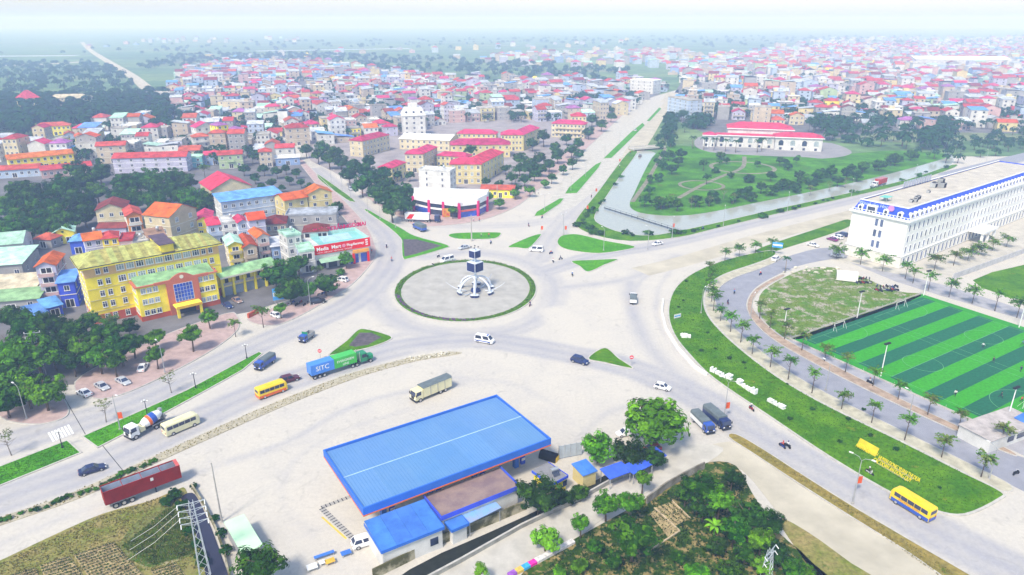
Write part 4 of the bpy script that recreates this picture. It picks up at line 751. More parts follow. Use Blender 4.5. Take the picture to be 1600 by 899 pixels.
def building(name, label, cat, A, Bp, z, d, floors=2, wall='white', side=None, roof='gable', rm='red', rise=None, ov=0.5, nf=None, ns=2, group=None, balcony=False, door=True, tank=False, fancy=False, cornice=True, wk=0, pane='d', wh=None, ww=None, bw=None, two=False):
    """A, Bp: front corners on the ground (x, y) as one looks at the front; z: eaves"""
    w = math.dist(A, Bp); a = math.atan2(Bp[1] - A[1], Bp[0] - A[0]); c = ((A[0] + Bp[0]) / 2, (A[1] + Bp[1]) / 2)
    if rise is None: rise = {'gable': 0.32 * d / 2 + 0.5, 'front': 0.36 * w / 2 + 0.6, 'hip': 0.42 * min(w, d) / 2 + 0.3, 'shed': 0.16 * d, 'flat': 0.7}[roof]
    o = thing(name, label, cat, (c[0], c[1], 0.1), a, group)
    wm = W[wall]; sm = W[side or wall]; link('wall', wall_mesh(w, d, z, roof, rise, wm, sm), o)
    link('roof', roof_mesh(roof, w, d, rise, ov if roof != 'flat' else 0.15, RF[rm]), o, (0, 0, z))
    fh = z / floors; nf = max(1, int(w / 3.0)) if nf is None else nf
    h_ = wh or min(1.6, fh * 0.5); w_ = ww or min(1.5, w / max(nf, 1) * 0.55)
    for f in range(floors):
        zz = f * fh + (fh - h_) * 0.55
        for i in range(nf):
            x = -w / 2 + (i + 0.5) * w / nf
            if f == 0 and door and i == nf // 2: continue
            if fancy: window(o, x, 0, zz, w_, h_, 0, FR2, pane if random.random() < 0.7 else 'l')
            else: swin(o, x, 0, zz, w_, h_, 0, wk)
        for i in range(ns):
            y = (i + 0.5) * d / ns
            for s in (-1, 1):
                if fancy: window(o, s * w / 2, y, zz, min(1.2, d / ns * 0.5), h_, s * PI / 2, FR2, pane)
                else: swin(o, s * w / 2, y, zz, min(1.1, d / ns * 0.5), h_, s * PI / 2, wk)
    if door:
        x = -w / 2 + (nf // 2 + 0.5) * w / nf; link('door', WS[2], o, (x, 0, 0.02), 0, (min(2.4, w / nf * 0.7), 1, min(2.6, fh * 0.8)))
    if cornice and floors > 1:
        b = MB()
        for f in range(1, floors): b.box(-w / 2 - 0.12, w / 2 + 0.12, -0.12, d + 0.12, f * fh - 0.1, f * fh + 0.1)
        b.build('cornice', TRIM_W if wall in ('white', 'lilac', 'paleblue') else TRIM, o)
    if balcony:
        for f in range(1, floors):
            bw_ = (bw or 0.8) * w; b = MB(); b.box(-bw_ / 2, bw_ / 2, -1.1, -0.125, f * fh - 0.14, f * fh + 0.02); b.box(-bw_ / 2, bw_ / 2, -1.1, -1.0, f * fh + 0.02, f * fh + 0.9); b.box(-bw_ / 2, -bw_ / 2 + 0.1, -1.0, -0.125, f * fh + 0.02, f * fh + 0.9); b.box(bw_ / 2 - 0.1, bw_ / 2, -1.0, -0.125, f * fh + 0.02, f * fh + 0.9)
            b.build('balcony', sm if wall != side else RAIL, o)
    if tank: link('water_tank', TANK, o, (w * 0.2, d * 0.6, z + (rise if roof == 'flat' else rise * 0.9)), 0, 1.1)
    HOUSES.append((c[0] - math.sin(a) * d / 2, c[1] + math.cos(a) * d / 2, math.hypot(w, d) / 2)); return o
def bpx(name, label, cat, a, b, z, d, *args, **kw):
    """front eave corners seen at survey points a and b, at height z"""
    return building(name, label, cat, g2(a, z), g2(b, z), z, d, *args, **kw)

# ================================================================== the yellow office
def office():
    z = 16.6; A, B_ = g2((129, 421), z), g2((340, 382), z); w = math.dist(A, B_); a = math.atan2(B_[1] - A[1], B_[0] - A[0]); d = 12.0
    o = thing('office_building', 'five-storey yellow office with stained green metal roof and salmon entrance bay', 'office', ((A[0] + B_[0]) / 2, (A[1] + B_[1]) / 2, 0.1), a)
    Y = W['yellow']; b = MB(); b.box(-w / 2, w / 2, 0, d, 2.6, z, 0); b.build('wall', Y, o)
    MB().box(-w / 2 - 0.05, w / 2 + 0.05, -0.05, d + 0.05, 0, 2.6).build('base_course', BRICK, o)
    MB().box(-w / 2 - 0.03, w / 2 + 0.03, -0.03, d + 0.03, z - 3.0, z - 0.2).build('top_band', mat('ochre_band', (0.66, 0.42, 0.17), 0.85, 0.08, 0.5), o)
    b = MB(); b.box(-w / 2 - 1.1, w / 2 + 1.1, -1.1, d + 1.1, z - 0.2, z + 0.15); b.build('eaves', Y, o)
    b = MB(); b.box(-w / 2 - 1.15, w / 2 + 1.15, -1.15, d + 1.15, z + 0.15, z + 0.35); b.build('gutter', mat('tarred_gutter', (0.06, 0.055, 0.05), 0.8), o)
    for f in range(1, 5):
        if f != 4: MB().box(-w / 2 - 0.1, w / 2 + 0.1, -0.1, d + 0.1, f * 3.3 + 0.2, f * 3.3 + 0.38).build('string_course', W['paleyellow'], o)
    # ribbed roof in two halves: each corrugated panel its own piece
    OL = mat('mossy_sheet', (0.35, 0.36, 0.11), 0.7, 0.3, 0.8, rnd=0.25); ST = mat('rust_streak_sheet', (0.31, 0.29, 0.085), 0.75, 0.35, 0.8, rnd=0.2)
    def half(x0, x1, hipl, hipr):
        n = 13; ym = d / 2; zr = z + 0.35; top = 2.6; base = MB()
        for i in range(n):
            xa, xb = x0 + (x1 - x0) * i / n, x0 + (x1 - x0) * (i + 1) / n
            def ridge(x):
                k = 1.0
                if hipl: k = min(k, (x - x0) / 5.0)
                if hipr: k = min(k, (x1 - x) / 5.0)
                return max(0.0, k)
            ra, rb = ridge(xa), ridge(xb); lift = 0.05 if i % 2 else 0.0
            for sgn, y0 in ((1, -1.0), (-1, d + 1.0)):
                p = MB(); ya, yb = y0 + (ym - y0) * ra, y0 + (ym - y0) * rb
                p.face([(xa, y0, zr + lift), (xb, y0, zr + lift), (xb, yb, zr + top * rb + lift), (xa, ya, zr + top * ra + lift)])
                p.build('roof_sheet', OL if i % 2 else ST, o)
    half(-w / 2 - 1.0, w * 0.06, True, False); half(w * 0.16, w / 2 + 1.0, False, True)
    if True:
        MB().face([(-w / 2 - 1, -1, z + .35), (-w / 2 - 1, d + 1, z + .35), (-w / 2 + 4, d / 2, z + 2.93)]).build('roof_end', OL, o); b = MB(); b.face([(w / 2 + 1, -1, z + .35), (w / 2 + 1, d + 1, z + .35), (w / 2 - 4, d / 2, z + 2.93)]); b.build('roof_end', OL, o)
    t = MB(); t.box(w * 0.06, w * 0.16, 0.3, d, z + 0.35, z + 2.7, 0); t.build('stair_tower', Y, o)
    MB().box(w * 0.06 - 0.4, w * 0.16 + 0.4, -0.3, d + 0.3, z + 2.7, z + 2.9).build('tower_roof', mat('tar_roof', (0.10, 0.07, 0.10), 0.9, 0.2, 0.5), o)
    # front windows
    for f in range(5):
        zz = f * 3.3 + 1.1 if f else 0.7
        for x in (-w / 2 + 3.4, -w / 2 + 5.4, w / 2 - 4.4, w / 2 - 2.4): window(o, x, -0.03, zz, 1.25, 1.8, 0, FR2, 'd')
        if f >= 3:
            for i in range(9): window(o, -w / 2 + 9.0 + i * 2.55, -0.03, zz, 2.1, 1.9, 0, FR3, 'l' if (i * 7 + f) % 3 else 'd')
        else: window(o, -w / 2 + 8.6, -0.03, zz, 1.25, 1.8, 0, FR2, 'd')
        for s in (-1, 1):
            for i in range(4): window(o, s * (w / 2 + 0.03), 1.6 + i * 3.0, zz, 1.1, 1.8, s * PI / 2, FR2, 'd' if i % 2 else 'l')
    # projecting bay
    x0, x1, yb, zb = -w * 0.20, w * 0.40, -6.5, 10.2
    MB().box(x0, x1, yb, -0.0, 1.5, zb).build('bay_wall', Y, o); MB().box(x0 - 0.05, x1 + 0.05, yb - 0.05, -0.05, 0, 1.5).build('bay_base', BRICK, o)
    MB().box(x0 - 0.5, x1 + 0.5, yb - 0.5, -0.13, zb, zb + 0.25).build('bay_cornice', SALMON, o)
    MB().xprism([(yb + 0.2, zb + 0.25), (-0.15, zb + 0.25), (-0.15, zb + 1.4)], x0 + 0.3, x1 - 0.3).build('bay_roof', RF['green'], o)
    xm = (x0 + x1) / 2 + 1.2; fw = 4.4
    b = MB(); b.box(xm - fw, xm + fw, yb - 0.5, yb - 0.02, 0, zb + 0.4); b.box(xm - fw - 3, xm + fw + 3, yb - 0.51, yb - 0.03, zb - 0.3, zb + 0.5)
    arc_ = [(xm - 3.4 + 6.8 * i / 12, zb + 0.4 + 1.6 * math.sin(PI * i / 12)) for i in range(13)]
    c = MB(); n = len(c.v); c.v = [(x, yb - 0.5, z_) for x, z_ in arc_] + [(x, yb - 0.02, z_) for x, z_ in arc_]; c.f = [tuple(range(12, -1, -1)), tuple(range(13, 26))] + [(i, i + 1, i + 14, i + 13) for i in range(12)]; c.m = [0] * len(c.f); b.add(c)
    b.build('entrance_bay', SALMON, o)
    MB().lathe([(0.01, -0.05), (0.55, -0.05), (0.55, 0.05), (0.01, 0.05)], (0, 0, 0), 16).xf(Matrix.Translation((xm, yb - 0.55, zb + 0.9)) @ Matrix.Rotation(PI / 2, 4, 'X')).build('emblem', TRIM, o)
    g = MB().box(xm - 2.6, xm + 2.6, yb - 0.56, yb - 0.51, 3.7, 9.2).build('curtain_wall', FRAME, o)
    for i in range(6):
        for j in range(5): MB().box(xm - 2.5 + i * 0.84, xm - 2.5 + i * 0.84 + 0.74, yb - 0.60, yb - 0.565, 3.8 + j * 1.08, 3.8 + j * 1.08 + 0.98).build('pane', GLASS_B, g)
    for f in range(3):
        for x in (x0 + 1.6, x0 + 3.2, x0 + 4.8): window(o, x, yb - 0.02, f * 3.2 + (1.7 if f else 1.6), 1.35, 1.6, 0, FR2, 'l' if f else 'd')
        for x in (x1 - 4.6, x1 - 3.0, x1 - 1.4): window(o, x, yb - 0.02, f * 3.2 + (1.7 if f else 1.6), 1.35, 1.6, 0, FR2, 'd' if f == 1 else 'l')
        for y in (yb + 1.6, yb + 3.2, yb + 4.8):
            window(o, x0 - 0.02, y, f * 3.2 + 1.7, 1.0, 1.6, -PI / 2, FR2, 'd'); window(o, x1 + 0.02, y, f * 3.2 + 1.7, 1.0, 1.6, PI / 2, FR2, 'd')
    # porch
    MB().box(xm - 3.6, xm + 3.6, yb - 4.2, yb - 0.52, 3.0, 3.35).build('porch_roof', W['yellow'], o)
    MB().box(xm - 3.5, xm + 3.5, yb - 4.26, yb - 4.205, 2.8, 3.6).build('entrance_banner', mat('gold_banner', (0.72, 0.42, 0.02), 0.7), o)
    for s in (-1, 1): MB().box(xm + s * 3.1 - 0.35, xm + s * 3.1 + 0.35, yb - 4.0, yb - 3.3, 0, 3.0).build('porch_column', W['yellow'], o)
    MB().box(xm - 2.4, xm + 2.4, yb - 0.62, yb - 0.52, 0, 2.7).build('door', DARK, o)
    HOUSES.append((o.location.x, o.location.y + 4, 24))
office()
# ================================================================== garage block beside it
def garages():
    z = 6.6; A, B_ = g2((346, 434), z), g2((430, 414), z); w = math.dist(A, B_); a = math.atan2(B_[1] - A[1], B_[0] - A[0]); d = 8
    o = thing('garage_block', 'two-storey yellow garage block with green metal roof and grey shutters', 'building', ((A[0] + B_[0]) / 2, (A[1] + B_[1]) / 2, 0.1), a)
    MB().box(-w / 2, w / 2, 0.9, d, 0, z).build('wall', W['yellow'], o); link('roof', roof_mesh('gable', w, d, 1.5, 0.7, RF['green']), o, (0, 0, z)); MB().box(-w / 2 - 0.7, w / 2 + 0.7, -0.75, -0.7, z - 0.5, z + 0.05).build('fascia', TRIM, o)
    n = 5; s = w / n
    for i in range(n + 1): MB().box(-w / 2 + i * s - 0.3, -w / 2 + i * s + 0.3, 0, 0.88, 0, z - 0.02).build('pillar', W['yellow'], o)
    MB().box(-w / 2, w / 2, 0.3, 0.895, 3.1, 3.5).build('gallery_slab', W['paleyellow'], o)
    for i in range(n):
        x = -w / 2 + (i + 0.5) * s
        if i < 4: MB().box(x - s / 2 + 0.35, x + s / 2 - 0.35, 0.8, 0.895, 0, 2.8).build('roller_shutter', mat('grey_shutter', (0.25, 0.30, 0.36), 0.5), o)
        else: MB().box(x - 0.9, x + 0.9, 0.8, 0.895, 0, 2.6).build('door', DARK, o)
        MB().box(x - 0.6, x + 0.5, 0.8, 0.895, 3.55, 5.7).build('door', DARK, o); MB().box(x - s / 2 + 0.32, x + s / 2 - 0.32, 0.32, 0.38, 3.5, 4.3).build('railing', RAIL, o)
    HOUSES.append((o.location.x, o.location.y + 4, 12))
garages()

# ================================================================== the hotel
def hotel():
    zc = 17.0; A = g2((1420, 346), zc); Q = g2((1600, 285), zc); dv = Vector((Q[0] - A[0], Q[1] - A[1])); vis = dv.length; L = vis + 22; dv.normalize(); a = math.atan2(dv.y, dv.x); D = 19.5
    o = thing('hotel', 'long white hotel with a blue mansard roof and white arched dormers', 'hotel', (A[0], A[1], 0.1), a)
    HW = mat('hotel_white', (0.78, 0.77, 0.74), 0.8, 0.05, 0.4); BR = mat('blue_mansard', (0.035, 0.085, 0.60), 0.55, 0.12, 0.6)
    MB().box(0, L, 0, D, 4.3, zc).build('wall', HW, o); MB().box(-0.12, L, -0.12, D + 0.12, 0, 4.1).build('ground_storey', mat('rusticated_stone', (0.70, 0.68, 0.62), 0.85, 0.08, 0.6), o)
    MB().box(-0.35, L, -0.35, D + 0.35, 4.1, 4.45).build('string_course', TRIM_W, o)
    MB().box(-0.8, L, -0.8, D + 0.8, zc - 0.5, zc + 0.15).build('cornice', TRIM_W, o); MB().box(-0.3, L, -0.3, D + 0.3, zc - 1.0, zc - 0.5).build('frieze', TRIM_W, o)
    b = MB(); z0, z1, i = zc + 0.15, zc + 3.7, 1.5
    P0 = [(0.1, 0.1), (L, 0.1), (L, D - 0.1), (0.1, D - 0.1)]; P1 = [(i, i), (L, i), (L, D - i), (i, D - i)]
    for k in range(4): j = (k + 1) % 4; b.face([(*P0[k], z0), (*P0[j], z0), (*P1[j], z1), (*P1[k], z1)])
    b.build('mansard', BR, o)
    MB().box(i, L, i, D - i, z1 - 0.9, z1 - 0.45).build('roof_deck', mat('deck_concrete', (0.50, 0.46, 0.39), 0.9, 0.15, 0.25), o)
    c = MB(); c.box(i - 0.15, L, i - 0.15, i + 0.2, z1 - 0.05, z1 + 0.25); c.box(i - 0.15, L, D - i - 0.2, D - i + 0.15, z1 - 0.05, z1 + 0.25); c.box(i - 0.15, i + 0.2, i + 0.2, D - i - 0.2, z1 - 0.05, z1 + 0.25); c.build('roof_coping', TRIM_W, o)
    rl = MB()
    for k in range(int(L / 1.2)): rl.box(k * 1.2, k * 1.2 + 0.25, -0.72, -0.5, zc + 0.15, zc + 0.85)
    rl.box(-0.72, L, -0.72, -0.5, zc + 0.85, zc + 1.0)
    for k in range(int(D / 1.2) + 1): rl.box(-0.72, -0.5, k * 1.2, k * 1.2 + 0.25, zc + 0.15, zc + 0.85)
    rl.box(-0.72, -0.5, -0.5, D, zc + 0.85, zc + 1.0); rl.build('balustrade', TRIM_W, o)
    # dormers: white arched hood with a dark pane
    def hood():
        b = MB(); n = 8; out = [(-0.85, 0), (-0.85, 1.5)] + [(-0.95 * math.cos(PI * k / n), 1.5 + 0.75 * math.sin(PI * k / n)) for k in range(n + 1)] + [(0.85, 1.5), (0.85, 0)]
        N = len(out); b.v = [(x, -0.1, z) for x, z in out] + [(x, 1.5, z) for x, z in out]; b.f = [tuple(range(N)), tuple(range(2 * N - 1, N - 1, -1))] + [(q, q + N, (q + 1) % N + N, (q + 1) % N) for q in range(N)]; b.m = [0] * len(b.f); return b.mesh('dormer', [TRIM_W])
    def pn(): 
        b = MB(); n = 8; out = [(-0.45, 0.15), (0.45, 0.15)] + [(0.45 * math.cos(PI * k / n), 1.35 + 0.42 * math.sin(PI * k / n)) for k in range(n + 1)]
        N = len(out); b.v = [(x, -0.16, z) for x, z in out] + [(x, -0.1, z) for x, z in out]; b.f = [tuple(range(N)), tuple(range(2 * N - 1, N - 1, -1))] + [(q, q + N, (q + 1) % N + N, (q + 1) % N) for q in range(N)]; b.m = [0] * len(b.f); return b.mesh('pane', [GLASS])
    HM, PM = hood(), pn(); n = int(L / 3.35)
    def arch_win():
        b = MB(); b.box(-0.5, 0.5, -0.1, 0, 0, 1); return b
    WF = MB().box(-0.6, 0.6, -0.12, 0, -0.05, 0.0).box(-0.58, -0.46, -0.1, 0, 0.0, 1.0).box(0.46, 0.58, -0.1, 0, 0.0, 1.0).box(-0.58, 0.58, -0.1, 0, 1.0, 1.08).mesh('window', [TRIM_W]); WP = MB().box(-0.46, 0.46, -0.04, 0, 0.0, 1.0).mesh('pane', [mat('hotel_glass', (0.10, 0.13, 0.24), 0.15, 0.5, 0.3, spec=0.6)])
    for k in range(n):
        x = 1.9 + k * 3.35
        q = link('dormer', HM, o, (x, 0.05, zc + 0.2)); link('pane', PM, q)
        for f in range(3): q = link('window', WF, o, (x, 0, 5.2 + f * 3.85), 0, (1.15, 1, 2.3)); link('pane', WP, q)
        q = link('window', WF, o, (x, -0.12, 0.4), 0, (1.5, 1, 3.0)); link('pane', WP, q)
    for y in (3.2, 8.0, 17.0): q = link('dormer', HM, o, (0.05, y, zc + 0.2), -PI / 2); link('pane', PM, q)
    MB().box(-0.35, 1.2, 11.2, 14.6, zc + 0.15, zc + 2.7).build('dormer', TRIM_W, o); MB().box(-0.42, -0.355, 11.6, 14.2, zc + 0.3, zc + 2.3).build('pane', GLASS, o)
    for f in range(3):
        for y in (8.6, 10.4): q = link('window', WF, o, (0, y, 5.3 + f * 3.85), -PI / 2, (1.15, 1, 2.5)); link('pane', WP, q)
    # porch half way along
    px = vis * 0.52; MB().box(px, px + 13, -6, -0.36, 4.2, 5.0).build('porch_roof', TRIM_W, o)
    for k in range(3): MB().box(px + 0.6 + k * 5.5, px + 1.4 + k * 5.5, -5.6, -4.8, 0, 4.2).build('porch_column', TRIM_W, o)
    # roof lettering facing the short side
    t = text_mesh('WestLake Hotel', 1.7, 0.04, mat('pale_letters', (0.45, 0.55, 0.85), 0.6)); q = link('lettering', t, o, (0.72, 18.2, zc + 2.35)); q.rotation_euler = (R(72), 0, -PI / 2)
    MB().lathe([(0.01, 0), (1.05, 0), (1.05, 0.2), (0.7, 0.25), (0.01, 0.25)], n=18).xf(Matrix.Rotation(-PI / 2, 4, 'Y')).build('round_emblem', mat('emblem_pink', (0.55, 0.25, 0.55), 0.6), o, (0.45, 6.6, zc + 2.9))
    # plant on the roof
    R_ = Matrix.Rotation(a, 4, 'Z'); top = z1 - 0.35
    for k, (x, y, s) in enumerate(((13, 6, 1.2), (14.8, 5.4, 1.3), (18, 6.5, 1.4), (20.5, 7, 1.4), (33, 9, 1.1), (44, 12, 2.0), (46.5, 10, 2.2), (55, 14, 2.0), (48, 13.5, 1.6), (9, 13, 1.0))):
        p = R_ @ Vector((x, y, 0)); u = thing('roof_unit', 'grey cooling unit on the hotel roof, %s from the blue gable' % ORD[sorted((9, 13, 14.8, 18, 20.5, 33, 44, 46.5, 48, 55)).index(x)], 'cooling unit', (A[0] + p.x, A[1] + p.y, top), a, 'cooling units on the hotel roof')
        MB().box(-s / 2, s / 2, -s / 2, s / 2, 0.1, s * 0.9).build('casing', mat('unit_grey', (0.35, 0.36, 0.36), 0.6, rnd=0.2), u); MB().box(-s / 2 + .1, s / 2 - .1, -s / 2 - 0.03, -s / 2, 0.2, s * 0.8).build('grille', DARK, u); MB().lathe([(s * .38, 0), (s * .38, 0.1), (0.01, 0.1)], (0, 0, s * 0.9), 10).build('fan', DARK, u)
    p = R_ @ Vector((8, 12.5, 0)); g = thing('roof_shelter', 'small green sheet shelter on the hotel roof', 'shelter', (A[0] + p.x, A[1] + p.y, top), a); MB().box(-2, 2, -1.4, 1.4, 1.5, 1.6).build('roof', mat('teal_sheet', (0.16, 0.50, 0.42), 0.5), g)
    for sx, sy in ((-1, -1), (1, -1), (1, 1), (-1, 1)): MB().box(sx * 1.8 - .06, sx * 1.8 + .06, sy * 1.2 - .06, sy * 1.2 + .06, 0, 1.5).build('post', STEEL, g)
    p = R_ @ Vector((42, D - 2.2, 0)); s = thing('roof_sign', 'pale framework sign of upright boards along the hotel roof edge', 'sign', (A[0] + p.x, A[1] + p.y, top), a)
    for k in range(11): MB().box(-11 + k * 2.1, -11 + k * 2.1 + 1.5, 0, 0.12, 0.7, 3.0).build('letter_board', mat('sign_grey', (0.42, 0.44, 0.52), 0.6), s); MB().box(-10.4 + k * 2.1, -10.2 + k * 2.1, 0.125, 0.25, 0, 2.8).build('strut', STEEL, s)
    HOUSES.append((A[0] + 40, A[1] + 20, 60))
hotel()

# ================================================================== the fuel station
def quad_frame(TL, TR, BL, z):
    """local frame of a roof seen at three corners"""
    a, b, c = Vector(g2(TL, z)), Vector(g2(TR, z)), Vector(g2(BL, z)); ux = (b - a); w = ux.length; ux.normalize(); d = (c - a).length; return c, b + (c - a), w, d, math.atan2(ux.y, ux.x)
M_BLUE = mat('canopy_blue', (0.105, 0.25, 0.50), 0.5, 0.1, 0.12, rnd=0.05, col2=(0.14, 0.28, 0.50)); M_FASC = mat('fascia_blue', (0.035, 0.15, 0.58), 0.45, 0.06, 0.4); M_ORNG = mat('orange_stripe', (0.75, 0.16, 0.03), 0.5, 0.05, 1); M_SHEET = mat('blue_sheet', (0.06, 0.19, 0.58), 0.5, 0.18, 0.4, rnd=0.06)
def station():
    z = 7.0; c, e, w, d, a = quad_frame((490, 709), (765, 621), (567, 796), z); mid = (c + e) / 2
    o = thing('fuel_canopy', 'large blue fuel station canopy with orange-striped fascia on blue columns', 'canopy', (mid.x, mid.y, 0.0), a)
    # local: x along the long side, y 0 (near edge) .. d
    n = 7
    for i in range(n):
        for j in range(2):
            x0 = -w / 2 + 0.3 + (w - 0.6) * i / n; y0 = 0.3 + (d - 0.6) * j / 2; zt = z - 0.30
            p = MB(); X1, Y1 = x0 + (w - 0.6) / n - 0.05, y0 + (d - 0.6) / 2 - 0.06
            za, zb = (zt, zt + 0.22) if j == 0 else (zt + 0.22, zt)
            p.face([(x0, y0, za), (X1, y0, za), (X1, Y1, zb), (x0, Y1, zb)]); p.face([(x0, Y1, zb - .1), (X1, Y1, zb - .1), (X1, y0, za - .1), (x0, y0, za - .1)]); p.face([(x0, y0, za - .1), (X1, y0, za - .1), (X1, y0, za), (x0, y0, za)]); p.face([(X1, y0, za - .1), (X1, Y1, zb - .1), (X1, Y1, zb), (X1, y0, za)]); q = p.build('roof_panel', M_BLUE, o); rb = MB()
            for k in range(1, 9): xr = x0 + (X1 - x0) * k / 9; rb.face([(xr - .05, y0, za + .03), (xr + .05, y0, za + .03), (xr + .05, Y1, zb + .03), (xr - .05, Y1, zb + .03)])
            rb.build('corrugation', mat('canopy_rib', (0.09, 0.22, 0.46), 0.5), q)
    MB().box(-w / 2 + 0.3, w / 2 - 0.3, d / 2 - 0.10, d / 2 + 0.10, z - 0.10, z - 0.03).build('ridge_cap', mat('pale_ridge', (0.36, 0.52, 0.72), 0.5), o)
    MB().box(-w / 2 + 0.3, w / 2 - 0.3, 0.3, d - 0.3, z - 1.4, z - 1.2).build('soffit', FRAME, o)
    for q in ((-w / 2, w / 2, -0.0, 0.28), (-w / 2, w / 2, d - 0.28, d), (-w / 2, -w / 2 + 0.28, 0.28, d - 0.28), (w / 2 - 0.28, w / 2, 0.28, d - 0.28)):
        MB().box(*q, z - 1.25, z + 0.12).build('fascia', M_FASC, o); MB().box(q[0] - 0.02, q[1] + 0.02, q[2] - 0.02, q[3] + 0.02, z - 1.5, z - 1.255).build('fascia_stripe', M_ORNG, o)
    for i in range(4):
        for y in (4.5, d - 4.5):
            x = -w / 2 + 5 + i * (w - 10) / 3; MB().box(x - 0.45, x + 0.45, y - 0.45, y + 0.45, 0, 2.4).build('column_base', M_FASC, o); MB().box(x - 0.4, x + 0.4, y - 0.4, y + 0.4, 2.4, z - 1.4).build('column', FRAME, o)
    RM = Matrix.Rotation(a, 3, 'Z')
    def place(x, y): q = RM @ Vector((x, y, 0)); return (mid.x + q.x, mid.y + q.y)
    for i in range(4):
        for y in (4.5, d - 4.5):
            x, yy = place(-w / 2 + 6.6 + i * (w - 10) / 3, y); u = thing('fuel_pump', 'fuel pump on its island under the blue canopy', 'fuel pump', (x, yy, 0), a, 'fuel pumps under the canopy')
            MB().box(-0.9, 0.9, -0.7, 0.7, 0, 0.18).build('island', M_KERB, u); MB().box(-0.45, 0.45, -0.3, 0.3, 0.18, 1.7).build('cabinet', W['deepblue'], u); MB().box(-0.4, 0.4, -0.33, -0.3, 1.0, 1.55).build('display', FRAME, u); MB().tube([(0.46, 0, 1.4), (0.65, 0, 0.8), (0.5, 0, 0.4), (0.46, 0, 1.2)], 0.03, 5).build('hose', BLACK, u)
    return a
ST_A = station()
def shed(name, label, TL, TR, BL, z, wall, rmat, slope=0.0, t=0.14, ov=0.25, panels=1, trim=None, open_=False, cat='building', win=(), parapet=0.0):
    c, e, w, d, a = quad_frame(TL, TR, BL, z); mid = (c + e) / 2; o = thing(name, label, cat, (mid.x, mid.y, 0.0), a)
    if not open_: MB().box(-w / 2 + ov, w / 2 - ov, ov, d - ov, 0, z - t).build('wall', wall, o)
    else:
        for sx in (-1, 1):
            for y in (0.2, d - 0.2): MB().box(sx * (w / 2 - 0.25) - 0.06, sx * (w / 2 - 0.25) + 0.06, y - .06, y + .06, 0, z - t).build('post', STEEL, o)
    for i in range(panels):
        x0, x1 = -w / 2 + w * i / panels, -w / 2 + w * (i + 1) / panels - 0.03; MB().xprism([(0, -t), (0, 0), (d, slope), (d, slope - t)], x0, x1).build('roof_panel' if panels > 1 else 'roof', rmat, o, (0, 0, z))
    if trim:
        MB().box(-w / 2 - 0.05, w / 2 + 0.05, -0.10, -0.005, z - 0.45, z + 0.1 + parapet).build('edge_trim', trim, o); MB().box(-w / 2 - 0.10, -w / 2 - 0.005, -0.0, d, z - 0.45, z + 0.1 + parapet).build('edge_trim', trim, o); MB().box(w / 2 + 0.005, w / 2 + 0.10, 0.0, d, z - 0.45, z + 0.1 + parapet).build('edge_trim', trim, o)
    for x, ww, z0, z1 in win: MB().box(x - ww / 2, x + ww / 2, ov - 0.06, ov - 0.004, z0, z1).build('window', GLASS, o)
    return o, w, d, a, mid
shed('station_annex', 'white annex with a sloping bright blue sheet roof beside the fuel canopy', (560, 822), (655, 787), (596, 862), 4.2, W['white'], M_SHEET, 0.5, panels=4, trim=M_FASC, win=((3.6, 1.4, 1.2, 2.6),))
so, w_, d_, a_, m_ = shed('station_shop', 'flat-roofed station shop with a weathered brown deck and blue parapet', (658, 777), (777, 732), (690, 810), 4.4, W['white'], mat('weathered_deck', (0.30, 0.22, 0.19), 0.9, 0.35, 0.4, col2=(0.20, 0.14, 0.15)), 0.0, trim=W['deepblue'], parapet=0.35)
shed('station_store', 'small white store with a pale blue roof behind the station shop', (692, 813), (718, 802), (706, 829), 3.2, W['white'], M_SHEET, 0.2, trim=M_FASC)
shed('lean_to', 'open lean-to with rust-marked blue sheet roof behind the station shop', (720, 802), (770, 778), (733, 818), 3.0, W['white'], mat('rusted_blue_sheet', (0.20, 0.40, 0.75), 0.5, 0.2, 0.4, col2=(0.30, 0.34, 0.44)), 0.3, panels=3, open_=True, cat='shelter')
so, w_, d_, a_, m_ = shed('kiosk', 'yellow-walled kiosk with a flat grey roof edged in blue', (837, 733), (862, 720), (862, 757), 3.4, W['yellow'], mat('grey_deck', (0.24, 0.24, 0.25), 0.9, 0.2, 0.4), 0.0, trim=W['deepblue'], win=((1.5, 1.0, 1.2, 2.4), (-1.5, 1.0, 1.2, 2.4)))
hx = thing('solar_heater', 'shiny steel solar water heater on the grey kiosk roof', 'water heater', (G(866, 740, 3.5).x, G(866, 740, 3.5).y, 3.42), 0.5); MB().cyl((-0.7, 0, 1.0), (0.7, 0, 1.0), 0.36, n=12).build('tank', STEEL, hx, sm=False)
for k in range(8): MB().cyl((-0.6 + k * 0.17, 0, 0.85), (-0.6 + k * 0.17, -1.0, 0.15), 0.05, n=6).build('tube', GLASS, hx)
MB().box(-0.65, -0.6, -0.05, 0.05, 0, 0.9).box(0.6, 0.65, -0.05, 0.05, 0, 0.9).build('stand', STEEL, hx)
shed('hut', 'little yellow hut with a bright blue sheet roof beside the kiosk', (895, 726), (918, 718), (911, 744), 3.0, W['paleyellow'], M_SHEET, 0.3, panels=2)
for i, (tl, tr, bl, s) in enumerate((((938, 734), (972, 722), (953, 749), 'low blue canopy sheet beside the yellow hut'), ((976, 728), (1008, 712), (990, 741), 'blue canopy sheet under the dark olive tree'), ((1006, 708), (1030, 698), (1018, 722), 'blue canopy end at the concrete lane'))):
    shed('sheet_canopy', s, tl, tr, bl, 2.6, None, mat('deep_blue_sheet', (0.05, 0.12, 0.66), 0.55, 0.15, 0.5), 0.25, open_=True, panels=2, cat='canopy')
shed('mint_shed', 'shed with a pale mint sheet roof beside the ditch', (348, 819), (380, 806), (378, 866), 3.0, W['grey'], mat('pale_mint_sheet', (0.52, 0.76, 0.50), 0.5, 0.06, 0.4), 0.3)
